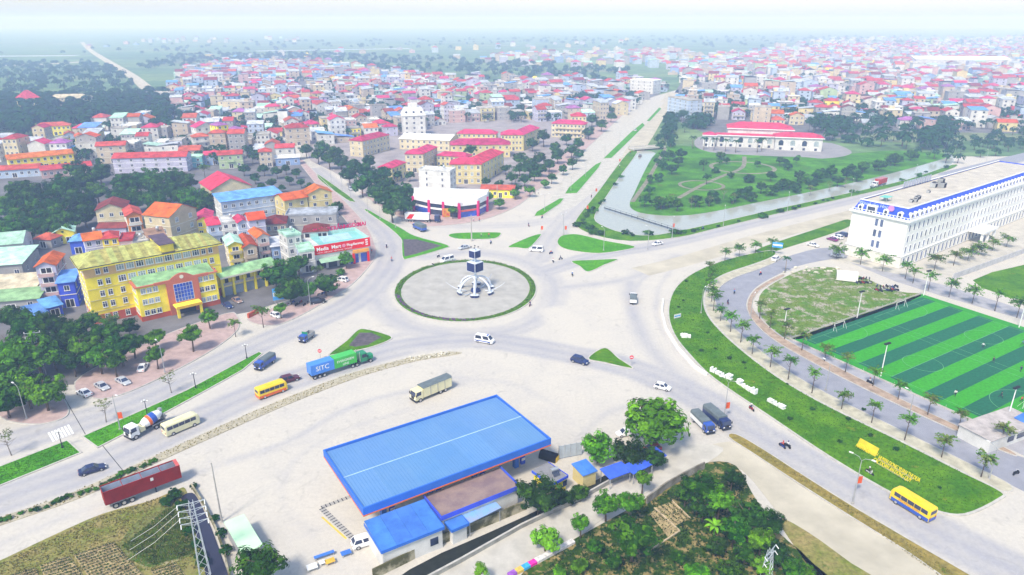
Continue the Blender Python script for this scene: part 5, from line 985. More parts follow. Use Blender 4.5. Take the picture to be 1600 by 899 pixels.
shed('guard_hut', 'round-cornered white guard hut beside the pitch corner', (1562, 668), (1640, 640), (1550, 690), 3.0, W['white'], mat('gravel_roof', (0.42, 0.38, 0.36), 0.9, 0.2, 0.6), 0.0, win=((-1.5, 2.0, 1.0, 2.2), (2.0, 3.0, 1.0, 2.2)))
shed('blue_awning', 'blue awning at the lower pitch corner', (1583, 655), (1640, 625), (1605, 663), 3.0, None, M_SHEET, 0.3, open_=True, cat='canopy')
# screen fence, tyre cover, forecourt markings
q0, q1 = g2((873, 718)), g2((909, 711)); L = math.dist(q0, q1); f = thing('screen_fence', 'tall grey-blue screen fence in panels beside the clipped tree', 'fence', (*q0, 0), math.atan2(q1[1] - q0[1], q1[0] - q0[0]))
for k in range(4): MB().box(k * L / 4 + 0.03, (k + 1) * L / 4 - 0.03, -0.03, 0.03, 0.2, 3.0).build('panel', mat('screen_panel', (0.40, 0.45, 0.50), 0.5, rnd=0.05), f); MB().box(k * L / 4 - 0.05, k * L / 4 + 0.03, -0.1, 0.1, 0, 3.2).build('post', STEEL, f)
qc = G(858, 716); tc = thing('tunnel_cover', 'black arched cover with a yellow end beside the screen fence', 'cover', (qc.x, qc.y, 0), -0.5)
b = MB(); P = [(math.cos(PI * k / 10) * 1.1, math.sin(PI * k / 10) * 1.5) for k in range(11)]; b.xprism([(p[0], p[1]) for p in P], -1.8, 1.8); b.build('hood', BLACK, tc); MB().box(1.81, 1.9, -0.8, 0.8, 0, 1.0).build('end_board', mat('warning_yellow', (0.75, 0.5, 0.03), 0.6), tc)
def strip_mark(name, pts, w, m, z): return struct(MB().prism(ribbon(gp(pts), w), z - 0.02, z, 0, bottom=False).build(name, m))
gv = struct(MB().prism(ribbon(gp([(503, 795), (551, 841)]), 1.0), 0.0, 0.006, 0, bottom=False).build('drain_grating', mat('grating_pale', (0.36, 0.35, 0.33), 0.8)))
for x, y, h in along(gp([(503, 795), (551, 841)]), 0.75): MB().obox((x, y), math.cos(h + PI / 2), math.sin(h + PI / 2), 1.0, 0.16, 0.006, 0.02).build('slot', DARK, gv)
gv = struct(MB().prism(ribbon(gp([(503, 793), (548, 776)]), 0.9), 0.0, 0.006, 0, bottom=False).build('drain_grating', MATS['grating_pale']))
for x, y, h in along(gp([(503, 793), (548, 776)]), 0.75): MB().obox((x, y), math.cos(h + PI / 2), math.sin(h + PI / 2), 0.9, 0.16, 0.006, 0.02).build('slot', DARK, gv)
strip_mark('yellow_line', [(503, 808), (541, 842)], 0.35, M_YLINE, 0.01)
# stained walls
def wall_run(name, label, pts, h, t, m, cap=None, z0=0.0, cat='wall'):
    P = gp(pts); o = thing(name, label, cat, (*P[0], z0)); off = P[0]
    for i in range(len(P) - 1):
        A, B_ = P[i], P[i + 1]; L = math.dist(A, B_); dx, dy = (B_[0] - A[0]) / L, (B_[1] - A[1]) / L; n = max(1, int(L / 6)); 
        for k in range(n):
            c = (A[0] + dx * L * (k + 0.5) / n - off[0], A[1] + dy * L * (k + 0.5) / n - off[1]); MB().obox(c, dx, dy, L / n - 0.02, t, 0, h).build('wall_panel', m, o)
            if cap: MB().obox(c, dx, dy, L / n, t + 0.12, h, h + 0.1).build('coping', cap, o)
    return o
M_STAIN = mat('stained_concrete', (0.40, 0.36, 0.25), 0.9, 0.5, 0.35, col2=(0.10, 0.095, 0.04), contrast=(0.42, 0.58))
wall_run('station_wall', 'moss-stained concrete wall behind the fuel station buildings', [(583, 905), (640, 877), (690, 850), (760, 822), (822, 796)], 1.9, 0.25, M_STAIN)
wall_run('lane_wall', 'low grey parapet along the drain side of the concrete lane', [(655, 915), (720, 880), (815, 826), (905, 783), (960, 752), (1000, 736), (1035, 715)], 0.9, 0.2, mat('parapet_grey', (0.30, 0.29, 0.26), 0.9, 0.25, 0.6), MATS['kerb_stone'])
wall_run('plot_wall', 'grey wall edging the grove side of the concrete lane', [(1010, 788), (1040, 765), (1075, 745), (1100, 733)], 1.6, 0.25, mat('plot_wall_grey', (0.34, 0.32, 0.28), 0.9, 0.35, 0.5, col2=(0.16, 0.14, 0.10)))
wall_run('ditch_wall', 'concrete wall along the ditch beside the yard', [(300, 762), (318, 790), (338, 830), (352, 870), (362, 920)], 0.9, 0.25, M_STAIN)
wall_run('hotel_wall', 'long pale boundary wall between the hotel yard and the paddock', [(1488, 437), (1540, 418), (1600, 396), (1660, 376)], 2.0, 0.25, mat('boundary_grey', (0.46, 0.45, 0.46), 0.9, 0.15, 0.5))
wall_run('barrier', 'white concrete barrier along the dusty bend of the grass bank', [(1036, 470), (1034, 490), (1040, 515), (1058, 545), (1085, 575), (1104, 587)], 0.75, 0.45, TRIM_W)
gw = wall_run('gate_wall', 'brick-red gate wall with a yellow panel at the office drive', [(388, 498), (404, 490)], 1.5, 0.6, BRICK)
# ================================================================== houses round the junction, one by one
def H(label, a, b, z, d, fl, wall, roof, rm, **kw):
    return bpx(kw.pop('name', 'house'), label, kw.pop('cat', 'house'), a, b, z, d, fl, wall, roof=roof, rm=rm, **kw)
H('large villa with a maroon gable roof and round attic vent', (149, 330), (196, 326), 9, 13, 2, 'cream', 'front', 'maroon', nf=3, fancy=True, side='pink')
H('narrow orange-fronted house with a red gable and big dark window', (197, 339), (221, 336), 10.5, 13, 3, 'orange', 'front', 'red', side='white', nf=1, ww=3.6, wh=1.9, balcony=True)
H('low maroon-roofed annex in front of the villa', (152, 357), (196, 356), 5.5, 6, 1, 'lilac', 'gable', 'maroon', nf=3)
H('lilac house with a bright orange tile roof behind the office', (131, 377), (159, 373), 9, 8, 3, 'lilac', 'gable', 'orange', nf=2, tank=True)
H('yellow house with a red hipped roof behind the office', (159, 374), (184, 371), 9, 8, 3, 'yellow', 'hip', 'red', nf=2)
H('house with a red balcony band and blue awning behind the office', (186, 378), (207, 376), 8.5, 9, 2, 'pink', 'flat', 'red', nf=2, balcony=True)
H('tall cream gabled house with an orange-red roof', (264, 340), (306, 326), 11.5, 12, 3, 'cream', 'front', 'orange', nf=2, fancy=True, wh=1.8, ww=1.7, rise=3.4)
H('yellow house with a long magenta roof beside the cream gable', (306, 346), (330, 344), 6.5, 14, 2, 'yellow', 'front', 'magenta', nf=2)
H('house with a magenta hipped roof over a dark blue balcony', (325, 353), (350, 350), 8, 10, 2, 'paleblue', 'hip', 'magenta', nf=2, balcony=True)
H('white flat-roofed house with a green roof tarpaulin', (346, 350), (371, 347), 8.5, 9, 3, 'white', 'flat', 'white', nf=2, tank=True)
H('pale blue house with a pink-red front gable', (372, 349), (387, 347), 9, 9, 3, 'paleblue', 'front', 'magenta', nf=1)
H('long pale hall with a light blue metal roof', (345, 316), (441, 303), 9.5, 12, 2, 'paleblue', 'shed', 'blue', name='hall', cat='hall', nf=8, fancy=True, rise=1.2, side='white')
H('big hall with a crimson pitched roof beside the dark grove', (330, 298), (392, 290), 9, 20, 2, 'cream', 'front', 'magenta', name='hall', cat='hall', nf=4, rise=4.5)
H('small house under a mint curved roof beside the villa', (222, 346), (240, 345), 7, 8, 2, 'mint', 'front', 'mint', nf=1)
H('low yellow shed with a magenta roof beside the cream gable', (240, 351), (264, 349), 5, 8, 1, 'yellow', 'gable', 'magenta', nf=2)
H('grey terrace house with a brick-pink roof deck behind the office', (232, 374), (259, 370), 8, 9, 3, 'grey', 'shed', 'rust', nf=2, tank=True)
H('grey flat-roofed house with white tanks behind the office tower', (208, 382), (232, 378), 7.5, 8, 2, 'grey', 'flat', 'concrete', nf=2, tank=True)
H('yellow-fronted house with a pale green gable roof', (356, 385), (378, 382), 8.5, 11, 3, 'yellow', 'front', 'mint', side='cream', nf=1, balcony=True, ww=2.2)
H('cream house with a long orange tile roof beside the yellow front', (380, 388), (401, 385), 7.5, 14, 2, 'beige', 'front', 'orange', nf=1, balcony=True, ww=2)
H('white house with an orange front gable and open loggia', (402, 372), (420, 369), 9, 10, 3, 'white', 'front', 'orange', side='pink', nf=1, balcony=True, ww=1.8)
H('tall blank-walled house topped with an orange roof', (389, 345), (414, 342), 11.5, 9, 4, 'lilac', 'gable', 'orange', nf=1, ww=0.8, ns=0)
H('pavilion house with a wide maroon hipped roof', (414, 351), (446, 349), 8, 10, 2, 'beige', 'hip', 'maroon', nf=3)
H('low grey shed beside the white loggia house', (424, 386), (449, 383), 5.5, 8, 1, 'blue', 'shed', 'tin', nf=2)
H('white modern tube house with mint roof terraces', (468, 395), (491, 392), 7.5, 9, 2, 'white', 'flat', 'mint', side='paleblue', nf=1, ww=3.6, wh=2.2, wk=2)
H('tall white rear block of the mint terrace house', (448, 371), (470, 367), 11, 8, 3, 'white', 'flat', 'mint', nf=2, tank=True)
H('white house with a brown hipped roof behind the red banner', (474, 363), (512, 361), 9.5, 8, 3, 'white', 'hip', 'maroon', nf=2, ww=4, wh=1.6, wk=2)
H('grey warehouse with a flat roof behind the rooftop lettering', (446, 338), (525, 335), 8, 10, 2, 'grey', 'flat', 'tin', name='warehouse', cat='warehouse', nf=4)
H('cream house with stepped orange roofs beside the street', (444, 314), (480, 308), 9, 10, 2, 'paleyellow', 'gable', 'orange', nf=2)
H('taller cream house with an orange gable beside the street', (481, 304), (518, 300), 10, 9, 3, 'paleyellow', 'front', 'orange', nf=2, side='cream')
H('bright blue-walled block with a pale blue roof beside the office', (89, 443), (115, 440), 8, 9, 2, 'deepblue', 'shed', 'blue', nf=1, rise=1.0)
H('tall tube house with orange roof and arched loggia left of the office', (55, 418), (86, 415), 12, 11, 4, 'lilac', 'front', 'orange', side='pink', nf=1, ww=3.2, wh=1.7, balcony=True, wk=2)
H('wide shed with a pale mint roof at the photo edge', (-45, 418), (33, 412), 6, 16, 1, 'grey', 'shed', 'mint', name='shed', cat='shed', nf=4, rise=1.4)
H('second mint-roofed shed behind the wide one', (-50, 388), (34, 380), 6.5, 14, 1, 'white', 'gable', 'mint', name='shed', cat='shed', nf=4)
H('beige-roofed low shed beside the tube house', (-30, 456), (54, 450), 4.5, 10, 1, 'grey', 'shed', 'beige', name='shed', cat='shed', nf=3)
H('green-roofed shed below the beige one', (-30, 474), (60, 466), 3.8, 7, 1, 'grey', 'shed', 'green', name='shed', cat='shed', nf=3)
H('small yellow cottage with a pale green gable roof', (80, 366), (115, 362), 4.5, 10, 1, 'yellow', 'front', 'mint', nf=2)
H('small blue pavilion with a blue pyramid roof', (108, 378), (131, 376), 5, 8, 1, 'deepblue', 'hip', 'blue', nf=1)
H('low red-roofed awning house at the grove edge', (52, 374), (79, 375), 3.5, 7, 1, 'grey', 'hip', 'red', nf=1)
H('blue tarpaulin-roofed shack among the trees', (42, 497), (74, 490), 2.6, 7, 1, 'blue', 'shed', 'blue', name='shed', cat='shed', nf=1)
H('blue sheet-roofed hut behind the tube house', (72, 482), (96, 476), 3.5, 6, 1, 'deepblue', 'shed', 'blue', name='shed', cat='shed', nf=1)
# upper left
H('long yellow school with a pale red roof at the left', (12, 250), (114, 240), 7, 10, 2, 'yellow', 'gable', 'orange', name='school_building', cat='school', nf=10)
H('long low building with a crimson roof beside the grove', (64, 267), (143, 259), 4.5, 9, 1, 'pink', 'gable', 'red', nf=8)
H('low row of houses with a rosy roof at the photo edge', (-20, 268), (61, 263), 4.5, 9, 1, 'paleblue', 'gable', 'red', nf=7)
H('yellow two-storey school before the blue wood', (53, 199), (109, 196), 7, 10, 2, 'yellow', 'hip', 'red', name='school_building', cat='school', nf=8)
H('slim blue-fronted house with a red roof', (100, 211), (115, 210), 9, 9, 3, 'paleblue', 'front', 'red', nf=1, balcony=True)
H('slim yellow house with tiered balconies', (117, 214), (131, 213), 10, 9, 3, 'yellow', 'front', 'orange', nf=1, balcony=True)
H('tall grey-white block beside the slim yellow house', (137, 216), (155, 213), 11, 10, 4, 'white', 'flat', 'concrete', nf=2, side='grey')
H('beige three-storey house with a red gable', (149, 229), (195, 227), 10.5, 9, 3, 'beige', 'gable', 'red', nf=3, side='beige')
H('great lilac-walled house under a long red roof', (175, 248), (290, 245), 8.5, 11, 3, 'lilac', 'gable', 'red', nf=6)
H('white flat-roofed house above the long red roof', (205, 225), (232, 222), 8, 9, 2, 'white', 'flat', 'concrete', nf=2, tank=True)
H('white house with stacked magenta turret roofs', (306, 200), (338, 197), 14, 10, 4, 'white', 'front', 'magenta', nf=3)
H('tall yellow house with a lilac pagoda roof', (339, 197), (356, 195), 16, 9, 5, 'yellow', 'hip', 'lilac', nf=2, balcony=True)
H('white three-storey house with a small red roof before the turrets', (301, 215), (327, 213), 10.5, 8, 3, 'white', 'hip', 'red', nf=2, balcony=True)
H('pale green two-storey house with a red roof edge', (340, 243), (378, 241), 8, 9, 2, 'palegreen', 'gable', 'red', nf=3, balcony=True, bw=0.3)
H('turquoise house beside the blue garage', (290, 247), (315, 246), 6, 8, 2, 'teal', 'flat', 'mint', nf=2)
H('blue garage-fronted house with a magenta roof', (318, 243), (340, 242), 6, 8, 2, 'blue', 'gable', 'magenta', nf=2)
H('beige narrow house with a red roof at the street mouth', (404, 238), (424, 237), 9, 8, 3, 'beige', 'hip', 'red', nf=2)
H('white corner house with red roofs at the street mouth', (430, 232), (459, 231), 8.5, 9, 2, 'white', 'gable', 'red', nf=2, balcony=True)
H('low shopfront with a blue awning at the street mouth', (430, 248), (468, 246), 4.5, 6, 1, 'blue', 'shed', 'white', name='shop', cat='shop', nf=3)
H('big beige house with a red hipped roof', (447, 201), (482, 199), 12, 11, 3, 'beige', 'hip', 'red', nf=3)
H('large cream house with grey side walls in the upper town', (340, 159), (386, 160), 12, 14, 4, 'cream', 'flat', 'concrete', nf=4, side='grey')
# ================================================================== school quarter
def SC(label, a, b, z, d, fl, nf, **kw): return H(label, a, b, z, d, fl, kw.pop('wall', 'paleyellow'), kw.pop('roof', 'hip'), kw.pop('rm', 'magenta'), name=kw.pop('name', 'school_building'), cat='school', nf=nf, **kw)
SC('cream school block with a red roof at the avenue bend', (566, 221), (608, 211), 10, 10, 3, 8, wall='cream', fancy=True)
SC('yellow school wing facing the roundabout with arched top windows', (703, 257), (752, 257), 10.5, 11, 3, 5, fancy=True, wh=1.9)
SC('yellow school wing running back from the roundabout front', (754, 255), (787, 238), 10.5, 11, 3, 6, fancy=True, wh=1.9)
SC('tall cream school block with a dark red mansard', (633, 241), (661, 241), 10.5, 9, 3, 3, wall='cream', fancy=True)
SC('side wing of the cream mansard block', (662, 240), (683, 230), 10.5, 9, 3, 4, wall='cream', fancy=True)
SC('small yellow school lodge with a stepped red roof', (612, 263), (634, 254), 8, 8, 2, 4)
SC('low school link building with a red roof', (682, 243), (730, 246), 6.5, 8, 2, 7)
SC('back school hall under a broad pink-red hipped roof', (704, 227), (797, 226), 8, 13, 2, 9)
SC('rear school block with twin red roofs', (714, 209), (775, 210), 9, 10, 3, 8)
SC('yellow school corner block with tall windows', (783, 211), (816, 211), 10.5, 11, 3, 6)
SC('yellow school wing behind the corner block', (818, 211), (843, 200), 10.5, 11, 3, 5)
SC('galleried school block with white balconies near the avenue top', (862, 193), (914, 195), 10, 10, 3, 9, balcony=True, wall='cream')
SC('tall yellow school tower block at the avenue top', (893, 182), (916, 182), 12, 10, 3, 4)
SC('long low yellow shed with a red roof beside the dealership', (752, 296), (803, 297), 4.2, 7, 1, 6, roof='gable', rm='red', wall='yellow', name='shed')
H('pale warehouse with a wide greenish-white roof behind the school', (624, 217), (702, 220), 7, 22, 2, 'cream', 'gable', 'white', name='warehouse', cat='warehouse', nf=9, rise=2.2)
H('slim white tower block behind the dealership', (654, 266), (703, 269), 11.5, 8, 4, 'white', 'flat', 'white', name='office_block', cat='building', nf=2, ww=1.0, tank=True)
# white chateau-like house
def chateau():
    z = 15; A, B_ = g2((629, 181), z), g2((664, 180), z); w = math.dist(A, B_); a = math.atan2(B_[1] - A[1], B_[0] - A[0]); d = 14
    o = thing('chateau_house', 'tall white chateau-like house with round dormers rising over the town', 'house', ((A[0] + B_[0]) / 2, (A[1] + B_[1]) / 2, 0.1), a)
    MB().box(-w / 2, w / 2, 0, d, 0, z).build('wall', W['white'], o); b = MB(); P0 = [(-w / 2 - .4, -.4), (w / 2 + .4, -.4), (w / 2 + .4, d + .4), (-w / 2 - .4, d + .4)]; P1 = [(-w / 2 + 2, 2), (w / 2 - 2, 2), (w / 2 - 2, d - 2), (-w / 2 + 2, d - 2)]
    for k in range(4): j = (k + 1) % 4; b.face([(*P0[k], z), (*P0[j], z), (*P1[j], z + 5), (*P1[k], z + 5)])
    b.face([(*p, z + 5) for p in P1]); b.build('mansard', RF['white'], o)
    MB().box(-w * 0.2, w * 0.2, d * 0.3, d * 0.7, z + 5, z + 8).build('belvedere', W['white'], o)
    for i in range(3): MB().lathe([(0.01, 0), (1.3, 0), (1.3, 1.6), (0.01, 1.6)], n=14).xf(Matrix.Rotation(-PI / 2, 4, 'X')).build('dormer', TRIM_W, o, (-w / 3 + i * w / 3, 0.2, z + 2.2)); MB().lathe([(0.01, 0), (0.8, 0)], n=12).xf(Matrix.Rotation(PI / 2, 4, 'X')).build('pane', GLASS, o, (-w / 3 + i * w / 3, 0.15, z + 2.2))
    for f in range(4):
        for i in range(3): swin(o, -w / 3 + i * w / 3, 0, f * 3.6 + 1.2, 1.8, 1.9)
        for i in range(2):
            for s in (-1, 1): swin(o, s * w / 2, 4 + i * 6, f * 3.6 + 1.2, 1.6, 1.9, s * PI / 2)
    MB().box(-w / 2 - 0.5, w / 2 + 0.5, -0.5, d + 0.5, z - 0.4, z).build('cornice', TRIM_W, o); HOUSES.append((o.location.x, o.location.y + 7, 12))
chateau()
# dealership with magenta pillars on a bent front
def dealer():
    P = gp([(648, 330), (672, 336), (717, 342), (746, 338), (760, 331)]); back = gp([(764, 322), (648, 319)]); h = 8.0
    c = P[2]; o = thing('dealership', 'white two-storey dealership with magenta-red pillars and a bent glass front', 'shop', (*c, 0.1)); sub = lambda p: (p[0] - c[0], p[1] - c[1])
    poly = [sub(p) for p in P + back]; MB().prism(poly, 0, h - 0.3).build('wall', TRIM_W, o); MB().prism(offset(ccw(poly), 0.3), h - 0.5, h - 0.28).build('roof', RF['white'], o)
    PK = mat('magenta_pillar', (0.62, 0.02, 0.16), 0.6); RD = mat('poster_red', (0.6, 0.10, 0.09), 0.6); GL = mat('fascia_white', (0.80, 0.80, 0.80), 0.5, 0.04, 0.5)
    for i in range(4):
        A, B_ = sub(P[i]), sub(P[i + 1]); L = math.dist(A, B_); dx, dy = (B_[0] - A[0]) / L, (B_[1] - A[1]) / L; nx, ny = dy, -dx; n = max(1, round(L / 7))
        m = lambda t, off: (A[0] + dx * t + nx * off, A[1] + dy * t + ny * off)
        MB().obox(m(L / 2, 0.25), dx, dy, L, 0.5, h - 2.6, h).build('fascia', GL, o)
        MB().obox(m(L / 2, 0.06), dx, dy, L - 0.2, 0.12, 3.6, 5.2).build('upper_glazing', GLASS, o); MB().obox(m(L / 2, 0.06), dx, dy, L - 0.2, 0.12, 0.3, 2.7).build('shopfront', GLASS_B if i != 1 else GLASS, o)
        MB().obox(m(L / 2, 0.16), dx, dy, L - 0.3, 0.3, 2.75, 3.5).build('sign_band', RD if i == 2 else GL, o)
        for k in range(n + (1 if i == 3 else 0)): MB().obox(m(L * k / n, 0.45), dx, dy, 1.1, 0.9, 0, h - 1.2).build('pillar', PK, o)
    A, B_ = sub(P[1]), sub(P[2]); an = math.atan2(B_[1] - A[1], B_[0] - A[0])
    for txt, t in (('HONDA OTO', 0.12), ('HONDA OTO', 0.62)):
        cu = text_mesh(txt, 1.2, 0.03, mat('sign_dark', (0.25, 0.22, 0.3), 0.6)); q = link('lettering', cu, o, (A[0] + (B_[0] - A[0]) * t + 0.3, A[1] + (B_[1] - A[1]) * t - 0.56, h - 1.8)); q.rotation_euler = (PI / 2, 0, an)
    cs = gp([(700, 339)])[0]; q = sub(cs); MB().box(q[0] - 2.2, q[0] + 2.2, q[1] - 1.4, q[1] - 1.2, 0.3, 4.0).build('poster', mat('poster_gold', (0.62, 0.42, 0.03), 0.6, 0.6, 0.8, col2=(0.5, 0.05, 0.05)), o)
    HOUSES.append((c[0], c[1] + 12, 26))
dealer()
# shop with the red banner
def banner_shop():
    z = 8.6; A, B_ = g2((491, 386), z), g2((577, 372), z); w = math.dist(A, B_); a = math.atan2(B_[1] - A[1], B_[0] - A[0]); d = 15
    o = thing('banner_shop', 'corner shop with a long red banner and teal flat roof', 'shop', ((A[0] + B_[0]) / 2, (A[1] + B_[1]) / 2, 0.1), a)
    MB().box(-w / 2, w / 2, 0.5, d, 0, z - 1.2).build('wall', W['white'], o); MB().box(-w / 2 + 3, w / 2 - 0.1, 0.55, d - 0.5, z - 1.2, z - 1.0).build('roof', mat('teal_roof', (0.22, 0.50, 0.48), 0.55, 0.12, 0.3), o)
    for q in ((-w / 2 + 3, w / 2 - .1, d - 0.5, d), (w / 2 - .1, w / 2 + .1, 0.5, d)): MB().box(*q, z - 1.2, z + 0.2).build('parapet', mat('teal_parapet', (0.40, 0.60, 0.55), 0.6), o)
    MB().xprism([(6, z - 1.0), (11, z - 1.0), (11, z - 0.2)], -w / 2 + 5, w / 2 - 4).build('roof_light', mat('teal_roof_b', (0.35, 0.52, 0.60), 0.5), o)
    bn = MB().box(-w / 2, w / 2, 0.2, 0.48, z - 3.2, z).build('banner', mat('banner_red', (0.70, 0.008, 0.012), 0.55, 0.05, 0.5), o)
    MB().box(w / 2, w / 2 + 0.28, 0.2, d * 0.35, z - 3.2, z).build('banner', MATS['banner_red'], o)
    wt_ = mat('white_letters', (0.85, 0.82, 0.82), 0.5, 0.02, 1)
    def text(body, x, zz, size, m, par=o, y=0.17, rz=0.0, ex=0.02, name='lettering', bold=0.0):
        cu = text_mesh(body, size, ex, m, bold=bold); q = link(name, cu, par, (x, y, zz)); q.rotation_euler = (PI / 2, 0, rz); return q
    text('Media', -w / 2 + 0.7, z - 1.9, 1.75, wt_, bold=0.04); text('Mart', -w / 2 + 5.9, z - 1.9, 1.75, wt_, bold=0.04); MB().lathe([(0.01, 0), (0.65, 0), (0.65, 0.04), (0.01, 0.04)], n=14).xf(Matrix.Rotation(PI / 2, 4, 'X')).build('roundel', mat('pink_disc', (0.75, 0.25, 0.35), 0.5), o, (-w / 2 + 10.3, 0.19, z - 1.4)); text('Pingdienmay', -w / 2 + 11.3, z - 1.8, 1.25, wt_, bold=0.03)
    text('DIEN TU   DIEN LANH   VIEN THONG   GIA DUNG', -w / 2 + 0.7, z - 2.85, 0.55, wt_)
    for k in range(3): MB().box(w / 2 - 1.5, w / 2 - 0.6, 0.15, 0.19, z - 0.9 - k * 0.8, z - 0.45 - k * 0.8).build('logo', wt_, o)
    for k in range(5): MB().box(-w / 2 + 0.5 + k * w / 5, -w / 2 + (k + 1) * w / 5 - 0.4, 0.42, 0.495, 0.1, 3.3).build('shopfront', DARK if k < 3 else GLASS_B, o)
    MB().box(w / 2 - 6.3, w / 2 - 0.6, -0.4, 0.4, 3.9, 4.9).build('orange_sign', mat('orange_board', (0.75, 0.35, 0.06), 0.6), o); MB().box(w / 2 - 6.5, w / 2 - 5.8, -0.3, 0.4, 0, 3.8).build('red_pillar', MATS['banner_red'], o); MB().box(w / 2 - 1.2, w / 2 - 0.5, -0.3, 0.4, 0, 3.8).build('red_pillar', MATS['banner_red'], o)
    MB().xprism([(-2.6, 3.1), (-2.6, 3.2), (0.4, 3.9), (0.4, 3.8)], -w / 2 + 1, w / 2 - 8).build('awning', mat('green_awning', (0.30, 0.48, 0.34), 0.7), o)
    # roof-edge lettering
    s = thing('rooftop_lettering', 'row of red capital letters standing on the rear edge of the teal roof', 'sign', (o.location.x - math.sin(a) * (d + 0.2) + math.cos(a) * 1.2, o.location.y + math.cos(a) * (d + 0.2) + math.sin(a) * 1.2, z + 0.1), a)
    cr = mat('crimson_letters', (0.62, 0.0, 0.10), 0.5); x = -6.6
    for wd in ('PHÒNG', 'TRẦN', 'NGỌC', 'MAI'):
        text(wd, x, 0.3, 2.0, cr, s, 0.0, 0.0, 0.08, 'word', 0.05); x += len(wd) * 1.15 + 0.5
    MB().box(-6.8, 12, 0.12, 0.18, 0.1, 0.3).build('rail', STEEL, s); MB().box(-6.8, 12, 0.12, 0.18, 1.4, 1.5).build('rail', STEEL, s)
    HOUSES.append((o.location.x, o.location.y + 7, 12))
banner_shop()
# white palace by the park
def palace():
    o = thing('palace', 'long white wedding palace with bright red hipped roofs before the palms', 'hall', (*g2((1190, 234)), 0.1), math.atan2(G(1258, 236).y - G(1110, 230).y, G(1258, 236).x - G(1110, 230).x)); HW = W['white']
    def blk(x0, x1, y0, y1, z, rise, nm=4, arch=True):
        MB().box(x0, x1, y0, y1, 0, z).build('wall', HW, o); w, d = x1 - x0, y1 - y0
        link('roof', roof_mesh('hip', w, d, rise, 0.9, RF['magenta']), o, ((x0 + x1) / 2, y0, z)); MB().box(x0 - 0.95, x1 + 0.95, y0 - 0.95, y0 - 0.9, z - 0.5, z + 0.06).build('fascia', TRIM_W, o)
        for i in range(nm):
            x = x0 + (i + 0.5) * w / nm; b = MB(); n = 8; r = min(1.5, w / nm * 0.3); out = [(-r, 0.0), (r, 0.0)] + [(r * math.cos(PI * k / n), 2.0 + r * math.sin(PI * k / n)) for k in range(n + 1)]; N = len(out)
            b.v = [(x + p[0], y0 - 0.06, 3.2 + p[1]) for p in out] + [(x + p[0], y0 - 0.004, 3.2 + p[1]) for p in out]; b.f = [tuple(range(N)), tuple(range(2 * N - 1, N - 1, -1))] + [(q, q + N, (q + 1) % N + N, (q + 1) % N) for q in range(N)]; b.m = [0] * len(b.f); b.build('arched_window', GLASS_L if i % 2 else GLASS, o)
            MB().box(x - 0.8, x + 0.8, y0 - 0.05, y0 - 0.004, 0.4, 2.0).build('window', GLASS, o)
    blk(-22, 20, 14, 32, 11.5, 3.4, 6); blk(-29, 7.9, 5, 13.9, 8.0, 0.8, 6); blk(8, 37, 0, 13.9, 8.7, 2.4, 4); blk(-38, -30, 3, 10, 7.8, 1.8, 2)
    for k in range(4): MB().lathe([(0.35, 0), (0.3, 5.6), (0.45, 6)], n=10).build('column', TRIM_W, o, (-37 + k * 2.2, 1.6, 0))
    HOUSES.append((o.location.x, o.location.y + 15, 45))
palace()
H('tall pale blue block at the avenue top', (1044, 152), (1076, 158), 15, 14, 5, 'paleblue', 'flat', 'concrete', nf=4, name='apartment_block', cat='building')
H('large white hall on the skyline of the town', (985, 125), (1021, 127), 15, 20, 4, 'white', 'flat', 'white', nf=4, name='hall', cat='hall')
H('far yellow pagoda-roofed school at the left', (30, 155), (63, 153), 11, 16, 3, 'paleyellow', 'hip', 'magenta', nf=6, rise=7, name='school_building', cat='school')
H('far long cream school with a pale roof at the left', (73, 154), (136, 153), 9, 14, 3, 'cream', 'hip', 'beige', nf=12, name='school_building', cat='school')
H('far grey-white block at the wood edge', (226, 145), (256, 147), 9, 14, 3, 'white', 'flat', 'concrete', nf=6, name='apartment_block', cat='building')
H('very long pale factory shed on the far right', (1432, 93), (1582, 94), 13, 60, 1, 'white', 'gable', 'white', nf=20, name='factory_shed', cat='shed', door=False, rise=5)
q = G(967, 130); cs = thing('church_spire', 'small pale church tower with a pointed spire in the far town', 'tower', (q.x, q.y, 0)); MB().box(-3, 3, -3, 3, 0, 13).build('tower', W['cream'], cs); MB().lathe([(3.6, 13), (2.2, 16), (0.02, 24)], n=8).build('spire', RF['tin'], cs)

# ================================================================== the town, house after house
T_ZONES = [  # (survey polygon, street angle, lot width, lot depth, landmark phrase)
    ([(100, 262), (130, 205), (262, 190), (270, 150), (420, 148), (480, 190), (470, 240), (400, 262), (300, 262)], 0.18, 12.5, 19, 'in the old town'),
    ([(470, 238), (420, 150), (560, 140), (700, 150), (700, 190), (620, 215), (560, 216), (540, 222), (505, 225)], 0.42, 13, 19, 'behind the school'),
    ([(700, 150), (860, 150), (1010, 160), (960, 185), (850, 192), (700, 192)], 0.30, 14, 20, 'above the avenue'),
    ([(1050, 158), (1110, 150), (1260, 160), (1420, 165), (1620, 175), (1620, 205), (1500, 205), (1390, 200), (1262, 196), (1110, 188), (1060, 180)], -0.25, 14, 20, 'beyond the palace'),
    ([(-60, 250), (0, 228), (100, 222), (140, 232), (150, 262), (60, 258)], 0.10, 13, 18, 'beside the yellow school'),
]
